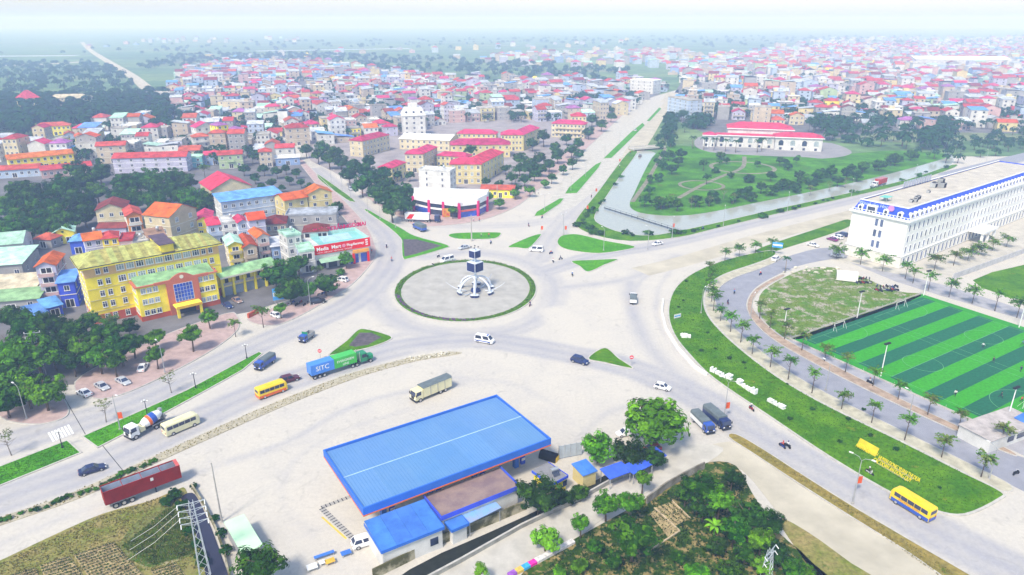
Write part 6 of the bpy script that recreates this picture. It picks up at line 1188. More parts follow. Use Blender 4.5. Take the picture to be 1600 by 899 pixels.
def scatter_lots(poly, ang, lw, ld, jit=0.16):
    """lots of a street grid turned by ang, inside the survey polygon"""
    P = gp(poly); c, s = math.cos(ang), math.sin(ang); U = [(p[0] * c + p[1] * s, -p[0] * s + p[1] * c) for p in P]; us = [u[0] for u in U]; vs_ = [u[1] for u in U]; out = []
    nv = int((max(vs_) - min(vs_)) / ld) + 1; nu = int((max(us) - min(us)) / lw) + 1
    for j in range(nv):
        for i in range(nu):
            u = min(us) + (i + 0.5 + random.uniform(-jit, jit)) * lw; v = min(vs_) + (j + 0.5 + random.uniform(-jit, jit)) * ld; p = (u * c - v * s, u * s + v * c)
            if inside(p, P): out.append(p)
    return out
def free(p, r=7.0):
    return all((p[0] - h[0]) ** 2 + (p[1] - h[1]) ** 2 > (h[2] * 0.8 + r) ** 2 for h in HOUSES) and all((p[0] - t[0]) ** 2 + (p[1] - t[1]) ** 2 > (t[2] + 4.0) ** 2 for t in TREES)
AVENUES = [gp(p) for p in ([(975, 255), (1000, 222), (1020, 192), (1037, 166), (1058, 140)], [(500, 262), (478, 240), (448, 215)], [(262, 205), (240, 150), (205, 118)], [(-100, 300), (100, 300)])]
def style(rng):
    wall = rng.choices(['cream', 'white', 'paleyellow', 'lilac', 'paleblue', 'grey', 'beige', 'pink', 'palegreen', 'mint', 'yellow', 'blue'], [10, 24, 5, 10, 11, 14, 10, 5, 3, 3, 1, 3])[0]
    roof, rm = rng.choices([('gable', 'red'), ('hip', 'red'), ('front', 'red'), ('gable', 'orange'), ('front', 'orange'), ('flat', 'concrete'), ('flat', 'white'), ('shed', 'tin'), ('shed', 'blue'), ('hip', 'magenta'), ('front', 'magenta'), ('gable', 'maroon'), ('shed', 'mint'), ('gable', 'tin'), ('hip', 'lilac')], [8, 7, 6, 2, 2, 17, 9, 12, 7, 5, 4, 6, 4, 9, 3])[0]
    fl = rng.choices([1, 2, 3, 4], [3, 8, 7, 3])[0]; return wall, roof, rm, fl
WN = dict(cream='cream', white='white', paleyellow='pale yellow', lilac='lilac', paleblue='pale blue', grey='grey', beige='beige', pink='pink', palegreen='pale green', mint='mint', yellow='yellow', blue='blue')
RN = dict(red='red', orange='orange', magenta='magenta', maroon='maroon', concrete='grey', white='white', tin='tin', blue='blue', mint='mint', lilac='violet')
RK = dict(gable='gabled', hip='hipped', front='front-gabled', flat='flat', shed='lean-to'); FN = {1: 'single-storey', 2: 'two-storey', 3: 'three-storey', 4: 'four-storey'}
rng = random.Random(77); LOTS = []
for zi, (poly, ang, lw, ld, ph) in enumerate(T_ZONES):
    for p in scatter_lots(poly, ang, lw, ld):
        if rng.random() < 0.13 or not free(p, 5.5) or any(pathdist(p, a) < 13 for a in AVENUES): continue
        LOTS.append((math.hypot(p[0], p[1]), p, ang, lw, ld, ph))
LOTS.sort(); N_SINGLE = 218; rows = []
def plan(p, ang, lw, ld):
    wall, roof, rm, fl = style(rng); w = lw * rng.uniform(0.55, 0.92); d = ld * rng.uniform(0.5, 0.72); w, d = min(w, 15), min(d, 17)
    turn = rng.choices([0, PI, PI / 2, -PI / 2], [6, 1, 2, 2])[0]
    if abs(turn) == PI / 2: w, d = min(w, ld * 0.7), min(d, lw * 0.95)
    return wall, roof, rm, fl, w, d, ang + turn + rng.uniform(-0.05, 0.05)
for dist, p, ang, lw, ld, ph in LOTS[:N_SINGLE]:
    wall, roof, rm, fl, w, d, a = plan(p, ang, lw, ld); dx, dy = math.cos(a), math.sin(a); bx, by = p[0] + dy * d / 2, p[1] - dx * d / 2
    A, B_ = (bx - dx * w / 2, by - dy * w / 2), (bx + dx * w / 2, by + dy * w / 2); z = fl * rng.uniform(3.2, 3.6)
    o = building('house', '', 'house', A, B_, z, d, fl, wall, roof=roof, rm=rm, nf=2 if w < 8 else 3, ns=2, balcony=rng.random() < 0.35, tank=roof == 'flat' and rng.random() < 0.7, side=wall if rng.random() < 0.5 else rng.choice(['grey', 'white', 'beige']), ov=0.4, door=True, cornice=rng.random() < 0.5, group='houses of the town')
    rows.append((o, p, '%s %s house, %s %s roof' % (FN[fl], WN[wall], RN[rm], RK[roof]), ph, '%s %s roof' % (RN[rm], RK[roof])))
cnt = {}
for o, p, s, ph, r in rows: cnt.setdefault((s, ph), []).append((o, p, r))
for (s, ph), L in cnt.items():
    if len(L) == 1: L[0][0]['label'] = '%s, %s' % (s, ph); continue
    L.sort(key=lambda q: math.hypot(q[1][0] - RB_C.x, q[1][1] - RB_C.y))
    for i, (o, p, r) in enumerate(L):
        o['label'] = '%s, %s, %s from the roundabout' % (s, ph, ORD[i])
# the rest of the town reads as one mass
def mass(lots, name):
    WL = [W[k] for k in ('cream', 'white', 'paleyellow', 'lilac', 'paleblue', 'grey', 'beige', 'pink', 'palegreen', 'mint', 'yellow', 'blue')]; wi = {k: i for i, k in enumerate(('cream', 'white', 'paleyellow', 'lilac', 'paleblue', 'grey', 'beige', 'pink', 'palegreen', 'mint', 'yellow', 'blue'))}
    rk = ('red', 'orange', 'magenta', 'maroon', 'concrete', 'white', 'tin', 'blue', 'mint', 'lilac'); ri = {k: len(WL) + i for i, k in enumerate(rk)}; mats = WL + [RF[k] for k in rk] + [GLASS]; gi = len(mats) - 1; b = MB()
    for p, ang, lw, ld in lots:
        wall, roof, rm, fl, w, d, a = plan(p, ang, lw, ld); z = fl * 3.4; c = MB(); c.box(-w / 2, w / 2, -d / 2, d / 2, 0, z, wi[wall]); rise = {'gable': 0.3 * d / 2 + .5, 'front': 0.34 * w / 2 + .6, 'hip': 0.4 * min(w, d) / 2 + .3, 'shed': 0.12 * d, 'flat': 0.7}[roof]; m = ri[rm]; e = 0.4; x0, x1, y0, y1 = -w / 2 - e, w / 2 + e, -d / 2 - e, d / 2 + e
        if roof == 'gable': c.face([(x0, y0, z), (x1, y0, z), (x1, 0, z + rise), (x0, 0, z + rise)], m); c.face([(x1, y1, z), (x0, y1, z), (x0, 0, z + rise), (x1, 0, z + rise)], m); c.face([(x0 + e, y0, z), (x0 + e, y1, z), (x0 + e, 0, z + rise)], wi[wall]); c.face([(x1 - e, y0, z), (x1 - e, y1, z), (x1 - e, 0, z + rise)], wi[wall])
        elif roof == 'front': c.face([(x0, y0, z), (0, y0, z + rise), (0, y1, z + rise), (x0, y1, z)], m); c.face([(x1, y0, z), (x1, y1, z), (0, y1, z + rise), (0, y0, z + rise)], m); c.face([(x0, y0 + e, z), (x1, y0 + e, z), (0, y0 + e, z + rise)], wi[wall])
        elif roof == 'hip': k = max(0.3, (x1 - x0 - (y1 - y0)) / 2) if w > d else 0.3; c.face([(x0, y0, z), (x1, y0, z), (k, 0, z + rise), (-k, 0, z + rise)], m); c.face([(x1, y0, z), (x1, y1, z), (k, 0, z + rise)], m); c.face([(x1, y1, z), (x0, y1, z), (-k, 0, z + rise), (k, 0, z + rise)], m); c.face([(x0, y1, z), (x0, y0, z), (-k, 0, z + rise)], m)
        elif roof == 'shed': c.face([(x0, y0, z), (x1, y0, z), (x1, y1, z + rise), (x0, y1, z + rise)], m)
        else: c.box(x0, x1, y0, y1, z, z + 0.1, m); c.box(-w * 0.25, w * 0.1, 0, d * 0.3, z + 0.1, z + 2.4, wi[wall])
        if math.hypot(*p) < 1100:
            for f in range(fl):
                for i in range(2): xx = -w / 4 + i * w / 2; c.box(xx - 0.75, xx + 0.75, -d / 2 - 0.06, -d / 2 - 0.005, f * 3.4 + 1.0, f * 3.4 + 2.5, gi)
                for s in (-1, 1): c.box(*sorted((s * w / 2 + s * 0.005, s * w / 2 + s * 0.06)), -0.6, 0.6, f * 3.4 + 1.0, f * 3.4 + 2.4, gi)
        ca, sa = math.cos(a), math.sin(a); c.v = [(p[0] + v[0] * ca - v[1] * sa, p[1] + v[0] * sa + v[1] * ca, v[2]) for v in c.v]; b.add(c)
    return stuff(b.build(name, mats))
REST = [(p, ang, lw, ld) for _, p, ang, lw, ld, ph in LOTS[N_SINGLE:]]
FAR_ZONES = [([(270, 150), (285, 112), (330, 103), (480, 99), (620, 118), (700, 128), (860, 132), (1000, 128), (1050, 140), (1000, 158), (700, 150), (560, 141), (420, 148)], 0.3, 17, 22), ([(1050, 158), (1065, 128), (1040, 108), (1120, 88), (1300, 74), (1620, 76), (1620, 175), (1420, 166), (1260, 161), (1110, 151)], -0.2, 19, 26),
             ([(700, 92), (820, 84), (1040, 80), (1100, 90), (1040, 106), (900, 108), (780, 102)], 0.1, 30, 60), ([(1120, 88), (1300, 62), (1620, 60), (1620, 78), (1300, 75)], -0.1, 40, 110), ([(300, 90), (700, 76), (1000, 64), (1000, 72), (700, 82), (400, 92)], 0.1, 60, 200), ([(60, 85), (250, 62), (500, 60), (480, 66), (250, 70)], 0.1, 60, 220), ([(280, 130), (340, 108), (420, 102), (400, 125)], 0.2, 18, 24)]
for poly, ang, lw, ld in FAR_ZONES:
    for p in scatter_lots(poly, ang, lw, ld, 0.3):
        if rng.random() < 0.26 or not free(p, 4) or any(pathdist(p, a) < 14 for a in AVENUES): continue
        REST.append((p, ang, lw, ld))
mass(REST, 'distant_houses')
for k, (poly, m) in enumerate((([(-60, 262), (0, 232), (130, 205), (262, 190), (275, 112), (480, 99), (700, 128), (1000, 128), (1035, 150), (985, 166), (900, 245), (520, 262), (462, 247), (300, 262)], M_TOWN), ([(1045, 160), (1065, 128), (1120, 95), (1300, 78), (1640, 80), (1640, 210), (1390, 205), (1262, 222), (1110, 212), (1060, 190)], M_TOWN))):
    sheet('town_ground', gp(poly), 0.002 + 0.002 * k, m, depth=0.1)
# --- trees among and beyond the houses: too many and too far to tell apart
def far_trees(name, spots, m, leafs=46, seed=3):
    r_ = random.Random(seed); b = MB()
    for x, y, h, r in spots:
        b.cyl((x, y, 0), (x, y, h * 0.5), 0.25, 0.15, 4, 1, caps=False); n = leafs
        for _ in range(n):
            d = Vector((r_.gauss(0, 1), r_.gauss(0, 1), r_.gauss(0, 1))).normalized()
            if d.z < -0.3: d.z *= -1
            p = Vector((x, y, h - r * 0.8)) + Vector((d.x * r, d.y * r, d.z * r * 0.8)) * r_.uniform(0.55, 1); leaf_quad(b, p, d + Vector((0, 0, 0.4)), r * 0.34, r_)
    return stuff(b.build(name, [m, BARK]))
def pts_in(poly, n, r_):
    P = gp(poly); xs = [p[0] for p in P]; ys = [p[1] for p in P]; out = []; k = 0
    while len(out) < n and k < n * 40:
        k += 1; p = (r_.uniform(min(xs), max(xs)), r_.uniform(min(ys), max(ys)))
        if inside(p, P): out.append(p)
    return out
r5 = random.Random(5); spots = []
for poly, n, h in (([(-60, 225), (0, 195), (120, 178), (265, 172), (280, 200), (262, 215), (140, 205), (50, 215)], 210, 13), ([(-80, 190), (0, 160), (130, 158), (270, 150), (275, 175), (100, 185)], 260, 12), ([(255, 200), (300, 175), (345, 185), (330, 215), (280, 220)], 40, 11)):
    spots += [(p[0], p[1], h * r5.uniform(0.7, 1.15), h * r5.uniform(0.32, 0.5)) for p in pts_in(poly, n, r5) if free(p, 3)]
far_trees('blue_wood', spots, LEAF_TEAL, 70)
spots = []
for poly, n, h in (([(-80, 160), (-80, 100), (150, 100), (215, 125), (265, 150), (100, 158)], 420, 10), ([(200, 110), (280, 88), (500, 86), (700, 95), (980, 110), (980, 128), (860, 130), (620, 116), (480, 98), (300, 105)], 560, 11), ([(-100, 96), (300, 70), (900, 60), (1640, 58), (1640, 75), (900, 78), (300, 84)], 420, 14), ([(1030, 180), (1055, 150), (1110, 165), (1130, 200), (1070, 215)], 36, 9), ([(1250, 205), (1300, 190), (1420, 195), (1500, 205), (1480, 235), (1400, 235), (1290, 220)], 100, 10), ([(1060, 185), (1110, 190), (1110, 205), (1070, 212)], 22, 9), ([(1030, 200), (1048, 182), (1062, 190), (1040, 225)], 30, 8), ([(1400, 240), (1640, 200), (1640, 225), (1480, 262)], 60, 6), ([(1010, 235), (1035, 205), (1060, 200), (1050, 232)], 24, 6)):
    spots += [(p[0], p[1], h * r5.uniform(0.6, 1.2), h * r5.uniform(0.35, 0.6)) for p in pts_in(poly, n, r5) if free(p, 3) and not any(pathdist(p, a) < 12 for a in AVENUES)]
for zz in T_ZONES[:4] + [(q[0],) for q in FAR_ZONES[:2]]:
    spots += [(p[0], p[1], r5.uniform(5, 9), r5.uniform(2.4, 4.2)) for p in pts_in(zz[0], 760, r5) if free(p, 1) and not any(pathdist(p, a) < 12 for a in AVENUES)]
far_trees('distant_trees', spots, LEAF_TEAL, 40, 9)
# ================================================================== vehicles
PAINT = {}
def paint(k):
    C = dict(white=(0.80, 0.80, 0.80), silver=(0.45, 0.47, 0.50), navy=(0.02, 0.03, 0.10), blue=(0.03, 0.09, 0.42), darkblue=(0.015, 0.03, 0.12), maroon=(0.09, 0.012, 0.03), yellow=(0.80, 0.56, 0.01), red=(0.42, 0.015, 0.012), cream=(0.72, 0.68, 0.42), green=(0.01, 0.22, 0.09), purple=(0.22, 0.02, 0.16), bronze=(0.30, 0.20, 0.16), skyblue=(0.06, 0.24, 0.72), lime=(0.05, 0.46, 0.06), black=(0.02, 0.02, 0.025), grey=(0.28, 0.29, 0.30), orange=(0.70, 0.12, 0.01))
    return mat('paint_' + k, C[k], 0.28, 0.06, 0.8, spec=0.5)
TYRE = mat('tyre', (0.02, 0.02, 0.022), 0.85, 0.2, 2); RIM = mat('wheel_rim', (0.50, 0.50, 0.52), 0.35, 0.1, 2, metal=0.5); CHAS = mat('chassis', (0.03, 0.03, 0.035), 0.8, 0.2, 1); LAMP = mat('headlamp', (0.80, 0.80, 0.76), 0.15, 0.05, 1); TAIL = mat('tail_lamp', (0.45, 0.01, 0.01), 0.25, 0.05, 1); TARP = mat('grey_tarpaulin', (0.13, 0.16, 0.17), 0.7, 0.15, 0.6)
WHEELS = {}
def wheel(par, x, y, r, w=0.24):
    k = (round(r, 2), round(w, 2))
    if k not in WHEELS: WHEELS[k] = (MB().cyl((0, -w / 2, 0), (0, w / 2, 0), r, n=14).mesh('tyre', [TYRE]), MB().cyl((0, -w / 2 - 0.02, 0), (0, w / 2 + 0.02, 0), r * 0.6, n=10).mesh('rim', [RIM]))
    o = link('wheel', WHEELS[k][0], par, (x, y, r)); link('rim', WHEELS[k][1], o); return o
def loft(sections, mi=0):
    """sections: lists of equal length; joined by quads, ends closed"""
    b = MB(); n = len(sections[0])
    for s in sections: b.v += [tuple(p) for p in s]
    for i in range(len(sections) - 1):
        for j in range(n): q = (j + 1) % n; b.f.append((i * n + j, i * n + q, (i + 1) * n + q, (i + 1) * n + j)); b.m.append(mi)
    b.f.append(tuple(range(n - 1, -1, -1))); b.f.append(tuple((len(sections) - 1) * n + j for j in range(n))); b.m += [mi, mi]; return b
def aim(px, py, qx, qy):
    a, b = G(px, py), G(qx, qy); return (a.x, a.y, 0.012), math.atan2(b.y - a.y, b.x - a.x)
CAR = dict(sedan=dict(L=4.6, w=1.8, hood=0.82, top=1.45, c=(-1.75, -1.05, 0.35, 1.15), trunk=0.95), hatch=dict(L=3.9, w=1.7, hood=0.88, top=1.5, c=(-1.9, -1.5, 0.3, 1.05), trunk=0.95), suv=dict(L=4.7, w=1.9, hood=1.05, top=1.75, c=(-2.25, -1.9, 0.35, 1.1), trunk=1.1), van=dict(L=5.3, w=1.95, hood=1.15, top=2.15, c=(-2.6, -2.5, 1.3, 2.15), trunk=1.2))
def car(kind, px, py, qx, qy, col, label, group=None, name='car', cat='car', stripe=None, beacon=None):
    K = CAR[kind]; loc, a = aim(px, py, qx, qy); o = thing(name, label, cat, loc, a, group); L, w, hd, top, (c0, c1, c2, c3), tr = K['L'], K['w'], K['hood'], K['top'], K['c'], K['trunk']; m = paint(col); h = w / 2
    def sec(x, z, y, zb=0.30): return [(x, -y * 0.94, zb), (x, y * 0.94, zb), (x, y, (zb + z) * 0.52), (x, y * 0.97, z - 0.08), (x, y * 0.86, z), (x, -y * 0.86, z), (x, -y * 0.97, z - 0.08), (x, -y, (zb + z) * 0.52)]
    loft([sec(-L / 2, tr - 0.22, h * 0.86, 0.38), sec(-L / 2 + 0.15, tr, h * 0.96), sec(c1, tr + 0.02, h), sec(c2, hd + 0.10, h), sec(c3, hd + 0.03, h), sec(L / 2 - 0.35, hd - 0.1, h * 0.95), sec(L / 2, hd - 0.28, h * 0.8, 0.36)]).build('body', m, o, sm=False)
    zb = tr - 0.02; t2 = h * 0.74; b2 = h * 0.93
    T = [(c1 + 0.15, -t2, top), (c2, -t2, top), (c2, t2, top), (c1 + 0.15, t2, top)]; Bq = [(c0, -b2, zb), (c3, -b2, hd), (c3, b2, hd), (c0, b2, zb)]
    r = MB(); r.face([T[0], T[1], T[2], T[3]]); 
    for i in range(4): j = (i + 1) % 4; r.face([Bq[i], Bq[j], T[j], T[i]])
    r.build('cabin', m, o)
    def panel(name, quad, inset, mtl, out=0.012):
        c = sum((Vector(p) for p in quad), Vector()) / 4; n = (Vector(quad[1]) - Vector(quad[0])).cross(Vector(quad[3]) - Vector(quad[0])).normalized()
        if n.dot(c - Vector((0, 0, 0.7))) < 0: n = -n
        MB().face([Vector(p) * 1.0 + (c - Vector(p)) * inset + n * out for p in quad]).build(name, mtl, o)
    panel('windscreen', [Bq[1], Bq[2], T[2], T[1]], 0.12, GLASS); panel('rear_window', [Bq[3], Bq[0], T[0], T[3]], 0.16, GLASS)
    mid = 0.5
    for A_, B_, TA, TB in ((Bq[0], Bq[1], T[0], T[1]), (Bq[3], Bq[2], T[3], T[2])):
        la = lambda p, q, t: tuple(p[i] + (q[i] - p[i]) * t for i in range(3))
        panel('side_window', [la(A_, B_, 0.03), la(A_, B_, 0.49), la(TA, TB, 0.47), TA], 0.10, GLASS); panel('side_window', [la(A_, B_, 0.52), la(A_, B_, 0.93), la(TA, TB, 1.0), la(TA, TB, 0.52)], 0.10, GLASS)
    for s in (-1, 1):
        for x in (-L * 0.31, L * 0.31): wheel(o, x, s * (h - 0.1), 0.33 if kind != 'suv' else 0.38, 0.22)
        MB().box(L / 2 - 0.25, L / 2 + 0.005, s * h * 0.62 - 0.16, s * h * 0.62 + 0.16, hd - 0.36, hd - 0.2).build('headlight', LAMP, o); MB().box(-L / 2 - 0.005, -L / 2 + 0.12, s * h * 0.66 - 0.14, s * h * 0.66 + 0.14, tr - 0.34, tr - 0.16).build('tail_light', TAIL, o)
    if stripe: 
        for s in (-1, 1): MB().box(-L * 0.46, L * 0.4, *sorted((s * (h + 0.005), s * (h + 0.015))), 0.62, 0.86).build('stripe', paint(stripe), o)
    if beacon: MB().box(c2 - 0.5, c2 - 0.2, -0.5, 0.5, top, top + 0.14).build('beacon', paint(beacon), o)
    return o
car('sedan', 145, 737, 168, 730, 'navy', 'dark blue saloon on the left road below the median gap')
car('suv', 453, 596, 475, 590, 'maroon', 'dark maroon car ahead of the yellow and red minibus')
car('van', 757, 535, 785, 540, 'white', 'white van with blue side stripe and roof beacon below the roundabout', name='van', cat='van', stripe='blue', beacon='blue')
car('suv', 906, 567, 930, 574, 'darkblue', 'dark blue people carrier beside the small right-hand grass triangle')
car('hatch', 1035, 608, 1060, 614, 'white', 'white hatchback above the big shade tree')
car('sedan', 132, 617, 122, 612, 'white', 'white saloon at the side-street mouth before the tree clump')
car('sedan', 160, 607, 172, 614, 'silver', 'silver-blue car with black roof, middle of three parked by the trees')
car('sedan', 193, 599, 205, 605, 'silver', 'silver car parked at the kerb before the dark trees')
car('sedan', 224, 577, 230, 567, 'white', 'white saloon parked nose-in beside the slim street tree')
car('hatch', 432, 496, 445, 501, 'white', 'white coupe parked on the pink pavement by the gate wall')
car('suv', 534, 440, 520, 438, 'white', 'white estate car parked on the corner pavement'); car('sedan', 356, 480, 366, 486, 'darkblue', 'dark blue car parked in front of the brick office base'); car('sedan', 371, 472, 381, 478, 'bronze', 'bronze car parked before the grey garage shutters')
car('suv', 497, 474, 510, 472, 'black', 'black car parked under the dark roadside tree'); car('hatch', 518, 452, 528, 449, 'red', 'dark red car half hidden under the roadside tree')
car('sedan', 725, 389, 712, 392, 'silver', 'silver-blue saloon behind the monument mast'); car('van', 699, 409, 684, 413, 'white', 'white minivan at the upper hedge of the roundabout', name='van', cat='van')
car('van', 838, 393, 825, 392, 'white', 'white minibus with dark windows beside the upper grass triangle', name='minibus', cat='minibus'); car('sedan', 1027, 383, 1012, 386, 'white', 'white taxi on the road beside the pond corner')
car('suv', 1212, 407, 1220, 402, 'white', 'white car with dark windows at the side-road bend'); car('sedan', 1270, 385, 1282, 388, 'white', 'white car in the hotel forecourt'); car('sedan', 1300, 376, 1290, 373, 'purple', 'purple car at the hotel wall', ); car('suv', 1308, 373, 1298, 370, 'white', 'white car parked next to the purple one'); car('suv', 1315, 369, 1306, 367, 'darkblue', 'dark car parked beyond the white one at the hotel wall')
car('suv', 548, 297, 552, 301, 'silver', 'lone silver car on the upper-left street'); car('sedan', 1000, 245, 1003, 240, 'black', 'small dark car on the long avenue by the bridge'); car('sedan', 993, 205, 996, 200, 'silver', 'small grey car far up the long avenue')
car('sedan', 1308, 402, 1320, 404, 'silver', 'small silver car beside the hotel corner'); car('suv', 1592, 338, 1580, 342, 'purple', 'purple car at the far end of the hotel front'); car('hatch', 1018, 705, 1005, 708, 'red', 'red car half hidden under the big shade tree'); car('hatch', 977, 680, 965, 682, 'white', 'white car behind the clipped round tree'); car('suv', 572, 850, 585, 846, 'white', 'white car tucked under the near canopy corner')

def rounded_bus(o, L, w, z0, z1, m, low=None, nose=0.25):
    h = w / 2
    def sec(x, k, zt): y = h * k; return [(x, -y, z0), (x, y, z0), (x, y, zt - 0.35), (x, y * 0.93, zt - 0.1), (x, y * 0.78, zt), (x, -y * 0.78, zt), (x, -y * 0.93, zt - 0.1), (x, -y, zt - 0.35)]
    loft([sec(-L / 2, 0.93, z1 - 0.12), sec(-L / 2 + 0.2, 1, z1), sec(L / 2 - 0.9, 1, z1), sec(L / 2 - 0.3, 0.98, z1 - 0.2), sec(L / 2, 0.9, z1 - 0.75)]).build('body', m, o)
def bus(px, py, qx, qy, L, w, ht, col, label, low=None, text=None, name='minibus', roofcol=None):
    loc, a = aim(px, py, qx, qy); o = thing(name, label, 'minibus', loc, a); m = paint(col); rounded_bus(o, L, w, 0.38, ht, m); h = w / 2; zt, zb = ht - 0.42, ht - 1.22; n = max(4, int(L / 1.35))
    if low:
        for s in (-1, 1): MB().box(-L / 2 + 0.05, L / 2 - 0.35, *sorted((s * (h + 0.004), s * (h + 0.02))), 0.40, 1.05).build('lower_panel', paint(low), o)
        MB().box(-L / 2 - 0.02, -L / 2 + 0.0, -h * 0.9, h * 0.9, 0.40, 1.0).build('lower_panel', paint(low), o)
    for s in (-1, 1):
        for i in range(n):
            x0 = -L / 2 + 0.35 + (L - 1.1) * i / n; MB().box(x0 + 0.03, x0 + (L - 1.1) / n - 0.05, *sorted((s * (h - 0.02), s * (h + 0.012))), zb, zt).build('side_window', GLASS, o)
        for x in (-L * 0.30, L * 0.32): wheel(o, x, s * (h - 0.12), 0.42, 0.26)
        MB().box(L / 2 - 0.06, L / 2 + 0.01, s * h * 0.6 - 0.16, s * h * 0.6 + 0.16, 0.75, 0.95).build('headlight', LAMP, o); MB().box(-L / 2 - 0.03, -L / 2 + 0.02, s * h * 0.68 - 0.1, s * h * 0.68 + 0.1, 0.8, 1.15).build('tail_light', TAIL, o)
    MB().face([(L / 2 - 0.02, -h * 0.8, zb + 0.05), (L / 2 - 0.02, h * 0.8, zb + 0.05), (L / 2 - 0.27, h * 0.82, ht - 0.3), (L / 2 - 0.27, -h * 0.82, ht - 0.3)]).build('windscreen', GLASS, o, (0.03, 0, 0.02)); MB().box(-L / 2 - 0.015, -L / 2, -h * 0.7, h * 0.7, zb + 0.1, zt).build('rear_window', GLASS, o)
    MB().box(-L * 0.2, L * 0.05, -0.4, 0.4, ht, ht + 0.12).build('roof_vent', m, o)
    if text:
        for s in (-1, 1): q = link('lettering', text_mesh(text, 0.62, 0.01, paint('red'), 'CENTER'), o, (0, s * (h + 0.02), 1.12)); q.rotation_euler = (PI / 2, 0, 0 if s < 0 else PI)
    return o
bus(425, 616, 450, 607, 6.9, 2.2, 2.75, 'yellow', 'yellow minibus with red lower panels behind the maroon car', low='orange')
bus(284, 671, 310, 660, 7.2, 2.2, 2.75, 'cream', 'cream minibus following the cement mixer'); bus(1424, 797, 1400, 782, 7.3, 2.2, 2.8, 'yellow', 'yellow minibus with blue skirts on the lower right road', low='blue', text='HOANG LINH')
# --- lorries
def cab(o, x0, L, w, z0, z1, m, rake=0.25, parent_name='cab'):
    """cab-over cab: rear at x0, front at x0 + L"""
    h = w / 2; x1 = x0 + L; b = MB(); b.xprism([(-h, z0), (h, z0), (h, z1 - 0.15), (h - 0.15, z1), (-h + 0.15, z1), (-h, z1 - 0.15)], x0, x1)
    zm = z0 + (z1 - z0) * 0.48; b.v = [((x - rake if (abs(x - x1) < 1e-6 and z > zm) else x), y, z) for x, y, z in b.v]; c = b.build('cab', m, o)
    MB().face([(x1 + 0.012, -h * 0.86, zm), (x1 + 0.012, h * 0.86, zm), (x1 - rake + 0.03, h * 0.8, z1 - 0.22), (x1 - rake + 0.03, -h * 0.8, z1 - 0.22)]).build('windscreen', GLASS, o, (0.01, 0, 0))
    for s in (-1, 1):
        MB().box(x0 + L * 0.25, x1 - rake - 0.12, *sorted((s * (h - 0.01), s * (h + 0.012))), zm, z1 - 0.25).build('side_window', GLASS, o); MB().box(x1 - 0.03, x1 + 0.03, s * h * 0.68 - 0.18, s * h * 0.68 + 0.18, z0 + 0.22, z0 + 0.42).build('headlight', LAMP, o); MB().box(x1 - 0.25, x1 - 0.1, *sorted((s * (h + 0.1), s * (h + 0.3))), zm, zm + 0.5).build('mirror', CHAS, o)
    MB().box(x1 - 0.2, x1 + 0.08, -h, h, z0 - 0.25, z0 + 0.15).build('bumper', CHAS, o); MB().box(x1 - 0.02, x1 + 0.02, -h * 0.45, h * 0.45, z0 + 0.25, zm - 0.1).build('grille', CHAS, o)
def lorry(px, py, qx, qy, L, w, col, label, cargo, ccol=None, axles=(0.34, -0.32), r=0.42, cabL=1.7, cabH=2.3, boxH=2.9, name='lorry'):
    loc, a = aim(px, py, qx, qy); o = thing(name, label, 'lorry', loc, a); h = w / 2; MB().box(-L / 2, L / 2 - 0.3, -h * 0.45, h * 0.45, r * 1.1, r * 1.1 + 0.22).build('chassis', CHAS, o); cab(o, L / 2 - cabL, cabL, w * 0.96, r * 1.35, cabH, paint(col))
    for s in (-1, 1):
        for k in axles: wheel(o, L * k, s * (h - 0.18), r, 0.3)
    x0, x1 = -L / 2, L / 2 - cabL - 0.12; zb = r * 1.1 + 0.30; cm = paint(ccol) if isinstance(ccol, str) else (ccol or paint('white'))
    if cargo == 'box': MB().box(x0, x1, -h, h, zb, boxH).build('cargo_box', cm, o)
    elif cargo == 'tarp':
        MB().box(x0, x1, -h, h, zb, zb + 1.0).build('cargo_bed', cm, o); MB().xprism([(-h - 0.02, zb + 1.0), (h + 0.02, zb + 1.0), (h + 0.02, boxH - 0.25), (h * 0.8, boxH), (-h * 0.8, boxH), (-h - 0.02, boxH - 0.25)], x0, x1 + 0.25).build('tarpaulin', TARP, o)
    elif cargo == 'wagon':   # tall pale sides under a grey sheet roof
        MB().box(x0, x1, -h, h, zb, boxH - 0.3).build('cargo_box', cm, o); MB().xprism([(-h - 0.08, boxH - 0.35), (h + 0.08, boxH - 0.35), (h * 0.7, boxH), (-h * 0.7, boxH)], x0 - 0.05, x1 + 0.1).build('tarpaulin', TARP, o)
        for k in range(4):
            for s in (-1, 1): MB().box(x0 + (x1 - x0) * k / 4, x0 + (x1 - x0) * k / 4 + 0.1, *sorted((s * (h + 0.005), s * (h + 0.06))), zb, boxH - 0.4).build('side_post', paint('grey'), o)
    elif cargo == 'open':
        MB().box(x0, x1, -h, h, zb, zb + 0.12).build('cargo_bed', cm, o)
        for s in (-1, 1): MB().box(x0, x1, *sorted((s * (h - 0.06), s * h)), zb + 0.12, zb + 1.0).build('side_board', cm, o)
        MB().box(x0, x0 + 0.06, -h + 0.07, h - 0.07, zb + 0.12, zb + 1.0).build('tail_board', cm, o); MB().box(x1 - 0.06, x1, -h + 0.07, h - 0.07, zb + 0.12, zb + 1.9).build('headboard', paint('green'), o)
    return o
lorry(415, 572, 400, 582, 6.0, 2.0, 'blue', 'small blue lorry with a grey covered back on the left road', 'tarp', 'blue', boxH=2.5); lorry(480, 531, 470, 538, 4.9, 1.9, 'blue', 'small blue dropside lorry with a green headboard', 'open', 'grey', cabH=2.1, r=0.38, cabL=1.5)
